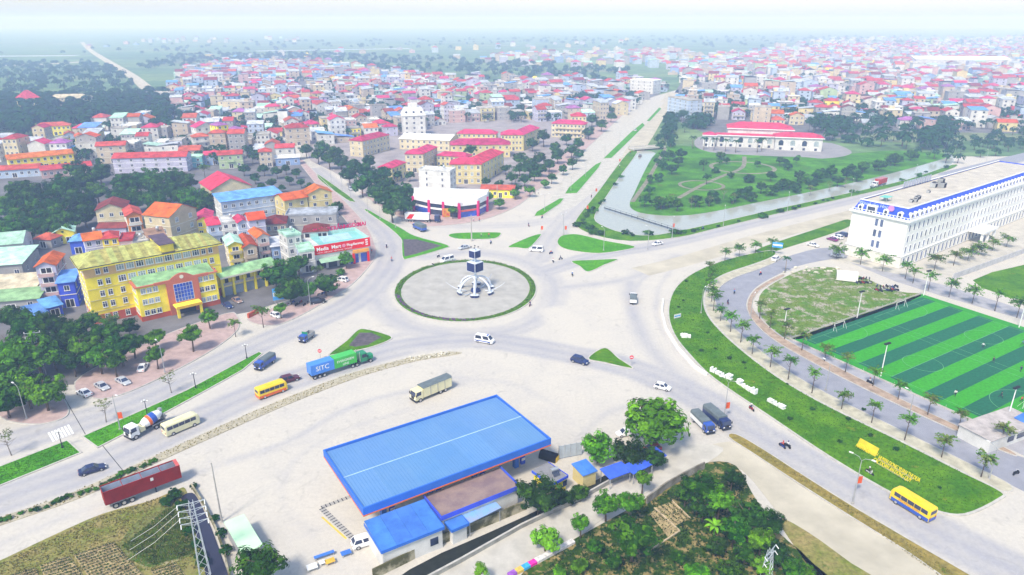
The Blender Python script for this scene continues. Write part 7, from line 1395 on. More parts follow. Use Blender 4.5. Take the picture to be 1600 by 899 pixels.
lorry(674, 617, 645, 629, 10.2, 2.4, 'cream', 'long cream lorry with pale sides and dark sheet roof above the fuel canopy', 'wagon', 'cream', axles=(0.37, -0.18, -0.32), r=0.5, cabH=2.9, boxH=3.5, cabL=2.1)
lorry(1097, 667, 1108, 678, 6.6, 2.1, 'blue', 'blue lorry with a grey cover parked beside the shade tree', 'tarp', 'white', boxH=2.5); lorry(1119, 660, 1131, 670, 7.2, 2.2, 'darkblue', 'dark blue lorry with a grey cover parked at the dry verge', 'tarp', 'darkblue', boxH=2.7)
lorry(989, 472, 989, 462, 5.2, 2.0, 'white', 'white van-cab lorry with a grey box on the dusty lane', 'tarp', 'white', boxH=2.4, r=0.38, cabH=2.1); lorry(656, 360, 645, 355, 7.5, 2.3, 'blue', 'blue covered lorry beside the dark soil triangle', 'tarp', 'blue', boxH=3.2, r=0.48)
def mixer():
    loc, a = aim(229, 674, 205, 686); o = thing('cement_mixer', 'white cement mixer lorry with a blue-banded drum', 'lorry', loc, a); MB().box(-3.9, 3.2, -0.5, 0.5, 0.65, 0.95).build('chassis', CHAS, o); cab(o, 2.0, 2.0, 2.4, 0.75, 2.95, paint('white'))
    for s in (-1, 1):
        for x in (2.9, -1.6, -3.0): wheel(o, x, s * 1.05, 0.52, 0.32)
    M = Matrix.Translation((-1.2, 0, 2.25)) @ Matrix.Rotation(R(12), 4, 'Y'); d = MB(); d.lathe([(0.02, -2.6), (0.55, -2.55), (0.75, -2.2), (1.15, -1.0), (1.2, 0.1), (1.0, 1.2), (0.55, 2.1), (0.02, 2.15)], n=16, axis='x', mi=[0, 0, 0, 1, 0, 0, 2]); d.xf(M); d.build('drum', [paint('white'), paint('blue'), paint('grey')], o)
    s = MB(); s.lathe([(1.16, 0.25), (1.19, 0.1), (1.21, 0.3), (1.10, 0.75), (1.09, 0.3)], n=16, axis='x'); s.xf(M); s.build('drum_band', paint('orange'), o)
    MB().xprism([(-0.5, 3.1), (0.5, 3.1), (0.4, 3.7), (-0.4, 3.7)], -3.9, -3.3).build('hopper', paint('grey'), o); MB().box(-4.0, -3.8, -0.9, 0.9, 0.6, 2.4).build('rear_frame', paint('grey'), o); MB().box(0.6, 1.7, -1.0, 1.0, 0.95, 1.9).build('water_tank', paint('cream'), o); MB().xprism([(-0.3, 1.3), (0.3, 1.3), (0.25, 1.5), (-0.25, 1.5)], -4.7, -3.9).build('chute', paint('grey'), o)
    for s_ in (-1, 1): MB().box(-3.6, -0.9, *sorted((s_ * 0.9, s_ * 1.22)), 1.08, 1.16).build('mudguard', paint('grey'), o)
mixer()
def container_mesh(o, x0, x1, w, z0, z1, m, name='container', open_top=False, inner=None):
    c = MB(); h = w / 2; n = int((x1 - x0) / 0.45)
    if not open_top: c.box(x0, x1, -h, h, z0, z1)
    q = c.build(name, m, o) if c.f else None; par = q or o
    for s in (-1, 1):
        r = MB()
        for i in range(n): xa = x0 + 0.1 + (x1 - x0 - 0.2) * i / n; r.box(xa, xa + 0.22, *sorted((s * (h + 0.002), s * (h + 0.045))), z0 + 0.15, z1 - 0.15)
        r.build('corrugation', m, par)
    f = MB()
    for x in (x0, x1):
        for s in (-1, 1): f.box(x - 0.07, x + 0.07, s * h - 0.07, s * h + 0.07, z0, z1 + 0.03)
    f.build('corner_post', m, par); return q
def semi(px, py, qx, qy, tractor, label, boxes, bonnet=True, L=17.0, texts=(), name='articulated_lorry'):
    loc, a = aim(px, py, qx, qy); o = thing(name, label, 'lorry', loc, a); x1 = L / 2; m = paint(tractor); bed0, bed1 = -L / 2, L / 2 - 4.6
    MB().box(bed0, bed1, -0.5, 0.5, 1.0, 1.25).build('trailer_chassis', CHAS, o); MB().box(bed1 - 1.5, x1 - 0.3, -0.45, 0.45, 0.7, 0.95).build('chassis', CHAS, o)
    if bonnet:
        cab(o, x1 - 3.6, 1.9, 2.3, 0.8, 3.0, m, 0.15); MB().xprism([(-0.9, 0.8), (0.9, 0.8), (0.9, 1.7), (0.6, 2.0), (-0.6, 2.0), (-0.9, 1.7)], x1 - 1.72, x1 - 0.05).build('bonnet', m, o); MB().box(x1 - 0.04, x1, -0.7, 0.7, 0.9, 1.8).build('grille', RIM, o)
        for s in (-1, 1): MB().cyl((x1 - 3.7, s * 1.05, 1.0), (x1 - 3.7, s * 1.05, 3.6), 0.08, n=8).build('exhaust_stack', RIM, o); MB().box(x1 - 1.5, x1 - 0.3, *sorted((s * 0.92, s * 1.2)), 1.1, 1.4).build('mudguard', m, o)
    else: cab(o, x1 - 2.2, 2.2, 2.4, 0.8, 3.3, m)
    for s in (-1, 1):
        for x in (x1 - 0.95 if bonnet else x1 - 1.3, bed1 - 1.2, bed1 - 0.0, bed0 + 0.9, bed0 + 2.1, bed0 + 3.3): wheel(o, x, s * 1.05, 0.5, 0.34)
    n = len(boxes)
    for i, (col, tx, tm) in enumerate(boxes):
        xa, xb = bed0 + 0.1 + (bed1 - bed0) * i / n, bed0 + (bed1 - bed0) * (i + 1) / n - 0.1; container_mesh(o, xa, xb, 2.44, 1.25, 3.85, col if not isinstance(col, str) else paint(col))
        for j, t in enumerate(tx):
            for s in (-1, 1): q = link('lettering', text_mesh(t[0], t[1], 0.01, tm, 'CENTER'), o, ((xa + xb) / 2, s * 1.275, t[2])); q.rotation_euler = (PI / 2, 0, 0 if s < 0 else PI)
    return o
LW = mat('container_letters', (0.82, 0.84, 0.82), 0.5, 0.03, 1); semi(534, 577, 582, 562, 'green', 'articulated lorry with green tractor pulling a blue and a green container', [('skyblue', [('SITC', 1.7, 2.1)], LW), ('lime', [('EVERGREEN', 0.85, 2.55), ('LINE', 0.8, 1.6)], LW)], L=16.5)
SW = semi(661, 347, 690, 348, 'darkblue', 'articulated lorry with a white trailer and red swoosh before the dealership', [('white', [], LW)], bonnet=False, L=15)
semi(1372, 291, 1355, 296, 'white', 'white tractor hauling a red container along the pond road', [('red', [], LW)], L=13)
for s_ in (-1, 1): MB().face([(-7.0, s_ * 1.3, 1.5), (-4.6, s_ * 1.3, 1.5), (-3.2, s_ * 1.3, 3.6), (-5.2, s_ * 1.3, 3.6)]).build('red_swoosh', mat('swoosh_red', (0.6, 0.01, 0.01), 0.5), SW)
def open_trailer():
    loc, a = aim(226, 772, 290, 748); o = thing('open_trailer', 'long red open-topped container trailer parked without a tractor', 'trailer', loc, a); L = 12.6; x0, x1 = -L / 2, L / 2; m = mat('trailer_red', (0.30, 0.018, 0.012), 0.6, 0.2, 0.5); inn = mat('trailer_inside', (0.42, 0.47, 0.55), 0.7, 0.15, 0.5); h = 1.22; z0, z1 = 1.3, 3.9
    for s in (-1, 1):
        r = MB(); r.box(x0, x1, *sorted((s * (h - 0.05), s * h)), z0, z1)
        p = r.build('side_panel', m, o); n = 40
        for i in range(n): xa = x0 + 0.05 + (L - 0.1) * i / n; MB().box(xa, xa + 0.16, *sorted((s * (h + 0.002), s * (h + 0.04))), z0 + 0.12, z1 - 0.12).build('corrugation', m, p); MB().box(xa, xa + 0.16, *sorted((s * (h - 0.055), s * (h - 0.09))), z0 + 0.12, z1 - 0.12).build('rib', inn, p)
        MB().box(x0 + 0.05, x1 - 0.05, *sorted((s * (h - 0.052), s * (h - 0.056))), z0, z1 - 0.1).build('lining', inn, p); MB().box(x0, x1, s * h - 0.07, s * h + 0.07, z1, z1 + 0.12).build('top_rail', m, o)
    MB().box(x0, x1, -h + 0.06, h - 0.06, z0, z0 + 0.1).build('floor', inn, o)
    for x in (x0, x1 - 0.06): MB().box(x, x + 0.06, -h + 0.06, h - 0.06, z0, z1).build('end_panel', m, o)
    MB().box(x1 - 0.6, x1, -h, h, z1 + 0.122, z1 + 0.16).build('end_hood', mat('trailer_pale_red', (0.5, 0.10, 0.09), 0.6), o)
    for k in range(3): x = x0 + L * (k + 1) / 4; MB().box(x - .05, x + .05, -h, h, z1 + 0.125, z1 + 0.19).build('roof_bow', m, o)
    MB().box(x0, x1 - 1, -0.45, 0.45, 0.95, 1.29).build('chassis', CHAS, o)
    for s in (-1, 1):
        for x in (x0 + 1.5, x0 + 2.8, x0 + 4.1): wheel(o, x, s * 1.0, 0.52, 0.42)
        MB().box(x1 - 4.6, x1 - 4.4, s * 0.8 - 0.08, s * 0.8 + 0.08, 0, 0.95).build('landing_leg', CHAS, o); MB().box(x0 + 0.6, x0 + 4.8, *sorted((s * 0.8, s * 1.22)), 1.1, 1.16).build('mudguard', paint('grey'), o)
    MB().box(1.2, 1.7, -h - 0.06, -h - 0.045, 2.9, 3.5).build('placard', FRAME, o)
open_trailer()

# ================================================================== people and motorbikes
SKIN = mat('skin', (0.36, 0.20, 0.13), 0.7, 0.08, 3); HAIRM = mat('hair', (0.012, 0.01, 0.01), 0.7, 0.2, 3)
def person_mesh(name, J, shirt, trousers):
    """one continuous body grown round a skeleton; J: pose {joint: (x, y, z)}"""
    E = [('pelvis', 'waist'), ('waist', 'chest'), ('chest', 'neck'), ('neck', 'chin'), ('chin', 'brow'), ('brow', 'crown')]
    for s in 'lr': E += [('chest', 'sho' + s), ('sho' + s, 'elb' + s), ('elb' + s, 'wri' + s), ('wri' + s, 'tip' + s), ('pelvis', 'hip' + s), ('hip' + s, 'kne' + s), ('kne' + s, 'ank' + s), ('ank' + s, 'toe' + s)]
    rad = dict(pelvis=.15, waist=.135, chest=.16, neck=.06, chin=.075, brow=.098, crown=.07, sho=.075, elb=.048, wri=.036, tip=.03, hip=.10, kne=.062, ank=.045, toe=.045); names = list(J); idx = {n: i for i, n in enumerate(names)}
    me = bpy.data.meshes.new(name); me.from_pydata([J[n] for n in names], [(idx[a], idx[b]) for a, b in E], []); o = bpy.data.objects.new(name, me); COL.objects.link(o); m = o.modifiers.new('skin', 'SKIN'); m.use_smooth_shade = True
    for n in names: r = rad.get(n, rad.get(n[:3])); v = me.skin_vertices[0].data[idx[n]]; v.radius = (r, r * (0.85 if n in ('waist', 'chest', 'pelvis') else 1)); v.use_root = n == 'pelvis'
    su = o.modifiers.new('sub', 'SUBSURF'); su.levels = 1; su.render_levels = 1; bpy.context.view_layer.update(); ev = o.evaluated_get(bpy.context.evaluated_depsgraph_get()); out = bpy.data.meshes.new_from_object(ev); bpy.data.objects.remove(o)
    out.materials.clear(); [out.materials.append(q) for q in (shirt, trousers, SKIN, CHAS)]
    K = {n: Vector(p) for n, p in J.items()}
    for p in out.polygons:
        c = p.center; best = min(K, key=lambda n: (K[n] - c).length)
        p.material_index = 2 if best[:3] in ('nec', 'chi', 'bro', 'cro', 'wri', 'tip') else 1 if best[:3] in ('pel', 'hip', 'kne', 'ank') else 3 if best[:3] == 'toe' else 0
    return out
def pose(kind):
    J = dict(pelvis=(0, 0, .95), waist=(0, 0, 1.10), chest=(0.01, 0, 1.34), neck=(0.02, 0, 1.48), chin=(0.05, 0, 1.53), brow=(0.04, 0, 1.63), crown=(0.03, 0, 1.71))
    for s, k in (('l', 1), ('r', -1)):
        sw = {'stand': 0.03, 'walk': 0.16, 'run': 0.3}.get(kind, 0) * k
        J.update({'sho' + s: (0.01, .19 * k, 1.38), 'elb' + s: (-sw * 0.8, .25 * k, 1.12), 'wri' + s: (-sw + .10, .25 * k, .90), 'tip' + s: (-sw + .16, .245 * k, .80), 'hip' + s: (0, .10 * k, .88), 'kne' + s: (sw * 1.0 + .03, .11 * k, .48), 'ank' + s: (sw * 1.3 - (.12 if kind == 'run' and sw < 0 else 0), .11 * k, .08 + (.16 if kind == 'run' and sw < 0 else 0)), 'toe' + s: (sw * 1.3 + .15 - (.12 if kind == 'run' and sw < 0 else 0), .12 * k, .04 + (.12 if kind == 'run' and sw < 0 else 0))})
    if kind == 'ride':
        J = {n: (p[0] - 0.15, p[1], p[2] - 0.17) for n, p in J.items()}
        for s, k in (('l', 1), ('r', -1)): J.update({'sho' + s: (-.10, .19 * k, 1.20), 'elb' + s: (.12, .30 * k, 1.02), 'wri' + s: (.34, .28 * k, .98), 'tip' + s: (.42, .27 * k, .97), 'hip' + s: (-.12, .11 * k, .76), 'kne' + s: (.28, .20 * k, .66), 'ank' + s: (.12, .17 * k, .30), 'toe' + s: (.27, .18 * k, .26)})
    return J
SHIRTS = [mat('shirt_%d' % i, c, 0.85, 0.1, 2) for i, c in enumerate(((0.03, 0.04, 0.12), (0.55, 0.08, 0.06), (0.70, 0.70, 0.68), (0.04, 0.04, 0.045), (0.10, 0.20, 0.45)))]; TROU = mat('trousers', (0.025, 0.028, 0.045), 0.85, 0.1, 2)
BODY = {(k, i): person_mesh('person_' + k, pose(k), SHIRTS[i], TROU) for k, ii in (('ride', (0, 1, 2, 3, 4)), ('walk', (0, 1, 2)), ('run', (2, 3, 4))) for i in ii}
SNAMES = ['navy', 'red', 'white', 'black', 'blue']
HELM = MB().lathe([(0.13, -0.02), (0.145, 0.05), (0.12, 0.13), (0.06, 0.17), (0.01, 0.18)], n=12); HELMS = [HELM.mesh('helmet', [mat('helmet_%d' % i, c, 0.3)], True) for i, c in enumerate(((0.75, 0.75, 0.72), (0.5, 0.03, 0.03), (0.03, 0.05, 0.2)))]
HAIR = MB().lathe([(0.10, -0.06), (0.112, 0.02), (0.09, 0.09), (0.01, 0.115)], n=12).mesh('hair', [HAIRM], True)
def person(x, y, a, kind, i, label, group=None, z=0.012, helmet=None):
    o = tag(link('person', BODY[(kind, i)], None, (x, y, z), a), label, 'person', group); dx, dz = (-0.15, -0.17) if kind == 'ride' else (0, 0)
    if helmet is not None: link('helmet', HELMS[helmet], o, (0.035 + dx, 0, 1.64 + dz))
    else: link('hair', HAIR, o, (0.02 + dx, 0, 1.66 + dz))
    return o
def motorbike_proto(col):
    o = thing('motorbike', '', 'motorbike'); m = mat('bike_' + col, dict(red=(0.4, 0.02, 0.02), blue=(0.03, 0.05, 0.3), black=(0.02, 0.02, 0.025), silver=(0.5, 0.5, 0.52))[col], 0.3)
    b = MB(); b.xprism([(-0.14, 0.35), (0.14, 0.35), (0.17, 0.62), (-0.17, 0.62)], -0.65, 0.25); b.xprism([(-0.12, 0.3), (0.12, 0.3), (0.15, 0.95), (-0.15, 0.95)], 0.32, 0.46); b.box(-0.2, 0.4, -0.12, 0.12, 0.28, 0.36); b.build('bodywork', m, o)
    MB().box(-0.75, 0.12, -0.15, 0.15, 0.63, 0.76).build('seat', BLACK, o)
    for x in (-0.62, 0.66): MB().cyl((x, -0.055, 0.29), (x, 0.055, 0.29), 0.29, n=14).build('wheel', TYRE, o)
    MB().tube([(0.66, 0, 0.29), (0.42, 0, 0.95)], 0.035, 6).build('fork', STEEL, o); MB().tube([(0.32, -0.32, 0.98), (0.42, 0, 0.95), (0.32, 0.32, 0.98)], 0.025, 6).build('handlebar', STEEL, o); MB().box(0.46, 0.52, -0.08, 0.08, 0.82, 0.95).build('headlight', LAMP, o); return o
BIKES = {c: motorbike_proto(c) for c in ('red', 'blue', 'black', 'silver')}; BUSED = set()
def bike(x, y, a, col, label, group=None):
    if col not in BUSED: BUSED.add(col); o = BIKES[col]; o.location = (x, y, 0.012); o.rotation_euler = (0, 0, a); o['label'] = label
    else: o = dup(BIKES[col], (x, y, 0.012), a, label)
    if group: o['group'] = group
    elif 'group' in o: del o['group']
    return o
RIDERS = [(604, 387, 606, 380, 'on the street beside the dark soil triangle'), (612, 408, 612, 418, 'below the dark soil triangle'), (685, 402, 692, 398, 'behind the white minivan'), (676, 417, 668, 421, 'beside the roundabout hedge'), (767, 381, 772, 376, 'below the oval grass island'), (826, 354, 830, 360, 'on the broad road under the avenue median'), (861, 397, 870, 395, 'next to the white minibus'), (864, 410, 860, 400, 'between the upper grass triangles'), (876, 406, 884, 404, 'just past the white minibus'), (894, 431, 893, 421, 'below the right grass triangle'), (828, 478, 824, 485, 'at the lower right rim of the roundabout'), (847, 341, 855, 335, 'at the tip of the first avenue median'), (916, 329, 921, 322, 'on the avenue beside the pond bank'), (924, 309, 929, 303, 'further up the avenue beside the pond'), (1098, 359, 1110, 356, 'on the pond road'), (1174, 641, 1183, 648, 'on the lower right road above the white letters'), (1222, 699, 1212, 692, 'of two abreast on the lower right road, nearer the verge'), (1230, 699, 1220, 692, 'of two abreast on the lower right road, nearer the grass'), (1358, 741, 1368, 747, 'below the yellow slope lettering'), (1147, 459, 1150, 450, 'on the narrow side road bend'), (1137, 475, 1133, 465, 'below the other on the side road bend'), (1188, 430, 1196, 426, 'on the side road near the lone palm'), (1359, 600, 1368, 604, 'on the path beside the pitch'), (1120, 647, 1110, 640, 'passing behind the dark blue lorry'), (499, 258, 503, 262, 'far up the left street'), (555, 349, 552, 344, 'on the street above the rooftop letters'), (985, 240, 990, 234, 'on the avenue near the bridge'), (968, 262, 972, 256, 'on the avenue beside the canal')]
for i, (px, py, qx, qy, where) in enumerate(RIDERS):
    loc, a = aim(px, py, qx, qy); c = ('red', 'blue', 'black', 'silver', 'black')[i % 5]; s = i % 5
    bike(loc[0], loc[1], a, c, '%s motorbike %s' % (c, where)); person(loc[0], loc[1], a, 'ride', s, 'rider in a %s top %s' % (SNAMES[s], where), helmet=i % 3)
for i, (px, py, a, where) in enumerate([(1338 + (k % 5) * 5, 437 + (k // 5) * 6, k * 0.3, 0) for k in range(10)] + [(1370 + (k % 7) * 5, 449 + (k // 7) * 5 + k % 3, 1 + k * 0.15, 0) for k in range(14)] + [(452 + k * 6, 478 - (k % 2) * 4, 1.0 + k * 0.1, 1) for k in range(6)] + [(1502, 681, 1.4, 2), (1510, 684, 1.5, 2), (1518, 686, 1.6, 2), (1587, 742, 0.4, 3)] + [(500 + k * 5, 462 - k * 2, 0.7, 1) for k in range(3)]):
    q = G(px, py); bike(q.x, q.y, a, ('blue', 'black', 'red', 'black', 'silver')[i % 5], ('motorbike in the parked crowd beside the white tent', 'motorbike parked in the shade of the dark roadside trees', 'motorbike parked on the brown verge by the pitch', 'motorbike at the side-road corner by the guard hut')[where], ('motorbikes beside the white tent', 'motorbikes under the roadside trees', 'motorbikes on the brown verge', None)[where])
for i, (px, py, k, s, lab) in enumerate(((1535, 545, 'run', 2, 'footballer in white beyond the double line'), (1551, 568, 'run', 3, 'footballer in black on the double line'), (1597, 541, 'run', 4, 'footballer in blue at the far pitch edge'), (1492, 620, 'run', 2, 'footballer in white at the lower touchline'), (1563, 623, 'run', 3, 'footballer in black inside the lower arc'), (1594, 582, 'walk', 0, 'footballer in navy standing by the double line'), (1595, 630, 'walk', 1, 'footballer in red near the flood mast'), (553, 394, 'walk', 0, 'pedestrian in navy before the red pillars'), (581, 397, 'walk', 1, 'pedestrian in red at the pavement corner'), (836, 305, 'walk', 0, 'pedestrian in navy on the school pavement'), (841, 304, 'walk', 2, 'pedestrian in white on the school pavement'), (749, 347, 'walk', 1, 'pedestrian in red beside the concrete mast'), (752, 371, 'walk', 2, 'gardener in white at the oval island edge'), (764, 371, 'walk', 1, 'gardener in red at the oval island edge'), (740, 347, 'walk', 2, 'pedestrian in white beside the concrete mast'))):
    q = G(px, py); person(q.x, q.y, i * 1.3, k, s, lab, z=0.09 if px > 1400 else 0.16)

# ================================================================== the roundabout monument
def monument():
    c = G(743, 456); o = thing('monument', 'white arched monument with two stacked cubes of dark screens', 'monument', (c.x, c.y, 0.18)); WT = mat('monument_white', (0.60, 0.64, 0.70), 0.45, 0.06, 0.8); SCR = mat('monument_screen', (0.025, 0.035, 0.12), 0.3, 0.2, 2)
    for i in range(6):
        a = PI / 6 + i * PI / 3; P = []
        for k in range(11): t = k / 10; r = 0.5 + 5.1 * t; z = 4.6 * math.sqrt(max(0.0, 1 - t * t)) + 0.35; P.append((math.cos(a) * r, math.sin(a) * r, z))
        MB().tube(P, 0.2, 8, r1=0.40).build('arch_rib', WT, o, sm=True)
        b = MB(); ca, sa = math.cos(a), math.sin(a); hull = [(-1.5, 0.0, 0.0), (-0.9, 0.55, 0), (0.9, 0.55, 0), (1.5, 0.0, 0), (0.9, -0.55, 0), (-0.9, -0.55, 0)]
        T = lambda u, v, z, s=1.0: (math.cos(a) * 5.6 + (-sa) * u * s + ca * v * s, math.sin(a) * 5.6 + ca * u * s + sa * v * s, z); b.add(loft([[T(u, v, 0.0, 0.8) for u, v, _ in hull], [T(u, v, 0.8) for u, v, _ in hull]])); b.build('boat_foot', SCR, o)
        b = MB(); b.add(loft([[T(u, v, 0.8, 1.04) for u, v, _ in hull], [T(u, v, 0.95, 1.04) for u, v, _ in hull]])); b.build('foot_rim', WT, o)
        q = []
        for k in range(7): t = k / 6; q.append((math.cos(a + 0.5) * (3 + 6.3 * t), math.sin(a + 0.5) * (3 + 6.3 * t), 0.2 + 2.8 * t * t))
        if i % 3 != 1: MB().tube(q, 0.22, 6, r1=0.05).build('horn', WT, o, sm=True)
    MB().lathe([(0.8, 4.3), (1.0, 4.8), (0.6, 5.3), (0.4, 5.5)], n=14).build('hub', WT, o, sm=True); MB().lathe([(0.45, 0.0), (0.35, 7), (0.25, 14.2)], n=12).build('mast', WT, o, sm=True); MB().lathe([(1.6, 0), (1.4, 0.9), (0.7, 1.2)], n=16).build('basin', SCR, o, sm=True)
    for z0, z1, s in ((6.9, 9.9, 1.85), (11.3, 13.7, 1.3)):
        k = MB(); rt = Matrix.Rotation(PI / 4 + 0.05, 4, 'Z'); k.box(-s, s, -s, s, z0, z1); k.xf(rt); cb = k.build('cube', WT, o)
        for j in range(4): MB().box(-s * 0.92, s * 0.92, -s - 0.05, -s - 0.004, z0 + 0.15, z1 - 0.15).xf(Matrix.Rotation(PI / 4 + 0.05 + j * PI / 2, 4, 'Z')).build('screen', SCR, cb)
    for j in range(4): MB().tube([(0, 0, 13.9), (math.cos(j * 1.57) * 1.1, math.sin(j * 1.57) * 1.1, 14.6)], 0.05, 5).build('lamp_arm', STEEL, o); MB().lathe([(0.05, 0), (0.22, 0.05), (0.22, 0.3), (0.05, 0.35)], (math.cos(j * 1.57) * 1.1, math.sin(j * 1.57) * 1.1, 14.5), 8).build('floodlamp', DARK, o)
monument()
def hedge_ring():
    r_ = random.Random(8); b = MB()
    for i in range(640):
        t = i / 640 * 2 * PI; back = math.sin(t) > -0.25; off = r_.uniform(0.75, 1.9); x, y = RB_C.x + (RB_A - off) * math.cos(t), RB_C.y + (RB_D - off) * math.sin(t); s = r_.uniform(0.3, 0.62) * (1.0 if back else 0.6); mi = 0 if back or r_.random() < 0.35 or math.cos(t) > 0.2 else 1
        for _ in range(14):
            e = Vector((r_.gauss(0, 1), r_.gauss(0, 1), abs(r_.gauss(0, 1)))).normalized(); leaf_quad(b, Vector((x, y, 0.2)) + e * s, e, 0.17, r_, mi)
    o = stuff(b.build('roundabout_hedge', [mat('hedge_leaves', (0.10, 0.20, 0.02), 0.8, 0.5, 1.2), mat('hedge_flowers', (0.16, 0.08, 0.20), 0.8, 0.3, 2)])); tag(o, 'low flowering hedge ringing the roundabout', 'hedge')
hedge_ring()
# ================================================================== lamps, masts, signs
POLE = mat('pole_grey', (0.40, 0.41, 0.42), 0.5, 0.1, 1, metal=0.3); BLK = mat('cast_black', (0.02, 0.02, 0.022), 0.5, 0.1, 1); CONC_P = mat('pole_concrete', (0.40, 0.38, 0.35), 0.9, 0.15, 1); GLOBE = mat('lamp_globe', (0.75, 0.75, 0.72), 0.3, 0.03, 1)
def street_lamp(x, y, h, a, label, arms=1, group=None):
    o = thing('street_lamp', label, 'street lamp', (x, y, 0.1), a, group); MB().lathe([(0.13, 0), (0.10, h * 0.3), (0.06, h)], n=8).build('pole', POLE, o, sm=True); MB().box(-.22, .22, -.22, .22, 0, .25).build('base', CONC_P, o)
    for k in range(arms):
        s = 1 if k == 0 else -1; MB().tube([(0, 0, h - 0.1), (s * 0.5, 0, h + 0.5), (s * 1.6, 0, h + 0.75)], 0.045, 6).build('arm', POLE, o, sm=True); MB().box(*sorted((s * 1.5, s * 2.2)), -0.13, 0.13, h + 0.68, h + 0.82).build('lantern', FRAME, o)
    return o
def globe_lamp(x, y, label, h=3.6, group=None):
    o = thing('globe_lamp', label, 'street lamp', (x, y, 0.15), 0.3, group); MB().lathe([(0.22, 0), (0.2, 0.3), (0.1, 0.5), (0.07, h)], n=8).build('post', BLK, o, sm=True); MB().tube([(-0.55, 0, h - 0.1), (0, 0, h), (0.55, 0, h - 0.1)], 0.04, 6).build('arm', BLK, o)
    for p in ((-0.55, 0, h + 0.05), (0.55, 0, h + 0.05), (0, 0, h + 0.3)): MB().lathe([(0.02, -0.2), (0.17, -0.1), (0.2, 0), (0.17, 0.1), (0.02, 0.2)], p, 8).build('globe', GLOBE, o, sm=True)
    return o
for i, (px, py, s) in enumerate(((98, 701, 'beside the median gap'), (231, 651, 'behind the cement mixer'), (306, 607, 'halfway along the median'), (386, 561, 'at the far tip of the median'))):
    q = G(px, py); globe_lamp(q.x, q.y, 'black lamp post with white globes ' + s)
for i, (px, py, h, a, s, n) in enumerate(((188, 672, 8, -0.6, 'slim lamp post on the median beside the leafless sapling', 1), (42, 655, 7.5, 2.6, 'lamp post on the pink paving beside the round street tree', 1), (258, 583, 7.5, 2.4, 'lamp post on the pavement behind the slim two-tiered tree', 1), (485, 478, 8, 0.8, 'lamp post with a white shield beside the black car', 1), (1332, 787, 9, 2.4, 'double-armed lamp post with an orange banner on the dry verge', 2), (1131, 656, 9, 2.4, 'double-armed lamp post with an orange banner beside the parked lorries', 2), (1012, 390, 8, 2, 'lamp post on the broad grass island', 1), (943, 392, 8, 2, 'lamp post on the grass island edge', 1), (880, 367, 8, 1, 'lamp post at the tip of the broad grass island', 2), (1095, 490, 7, 1, 'lamp post on the curved grass bank', 1), (1172, 500, 7, 1, 'lamp post at the side-road curve', 1), (1290, 610, 6.5, 2, 'lamp post on the cream tree strip', 1), (1545, 750, 6.5, 2, 'lamp post near the end of the cream tree strip', 1), (1418, 660, 6.5, 2, 'thin lamp post halfway along the cream strip', 1))):
    q = G(px, py); street_lamp(q.x, q.y, h, a, s, n)
for i, (px, py) in enumerate(((518, 288), (535, 300), (548, 310), (575, 332), (594, 343), (618, 356))):
    q = G(px, py); street_lamp(q.x, q.y, 6.5, 0.6, 'thin lamp post on the upper-left street median, %s from the town' % ORD[i], 1, 'lamps on the upper-left median')
for i, (px, py) in enumerate(((851, 330), (892, 298), (915, 276), (945, 246), (968, 225), (990, 205))):
    q = G(px, py); street_lamp(q.x, q.y, 7, 0.3, 'thin lamp post on the avenue median, %s from the roundabout' % ORD[i], 2, 'lamps on the avenue median')
for i, (px, py) in enumerate(((1050, 372), (1130, 353), (1230, 330), (1330, 307), (1430, 283), (1540, 256))):
    q = G(px, py); street_lamp(q.x, q.y, 7.5, 1.3, 'thin lamp post along the pond road, %s from the roundabout' % ORD[i], 1, 'lamps along the pond road')
def pole_banner(px, py, label, h=2.2, m=None):
    q = G(px, py); o = thing('pole_banner', label, 'banner', (q.x, q.y, 0.1), 0.2); MB().cyl((0, 0, 0), (0, 0, h + 1.4), 0.04, n=6).build('post', POLE, o); MB().box(0.04, 0.9, -0.02, 0.02, h - 0.2, h + 1.3).build('cloth', m or mat('orange_cloth', (0.68, 0.10, 0.02), 0.8), o)
for px, py, s in ((1336, 771, 'orange-red banner below the double-armed lamp on the verge'), (1132, 652, 'orange-red banner behind the dark blue lorry'), (188, 668, 'orange-red banner on the median behind the cement mixer'), (882, 367, 'red banner at the tip of the broad grass island'), (845, 367, 'red banner beside the small grass triangle'), (916, 334, 'red banner on the pond bank corner'), (930, 306, 'red banner further up the pond bank'), (1050, 363, 'red banner at the pipe bridge end'), (967, 258, 'small red banner near the avenue bridge')): pole_banner(px, py, s)
def round_sign(px, py, label, m=None, h=2.4):
    q = G(px, py); o = thing('round_sign', label, 'road sign', (q.x, q.y, 0.05), 0); MB().cyl((0, 0, 0), (0, 0, h), 0.05, n=6).build('post', POLE, o); MB().lathe([(0.01, -0.02), (0.5, -0.02), (0.5, 0.02), (0.01, 0.02)], n=16).xf(Matrix.Translation((0, -0.08, h)) @ Matrix.Rotation(PI / 2, 4, 'X')).build('disc', m or mat('sign_red', (0.6, 0.02, 0.04), 0.5), o); MB().box(-0.33, 0.33, -0.12, -0.105, h - 0.09, h + 0.09).build('bar', FRAME, o)
round_sign(501, 562, 'round red no-entry sign behind the blue container'); round_sign(986, 572, 'round red no-entry sign at the right grass triangle tip'); round_sign(607, 312, 'round red no-entry sign on the upper-left median')
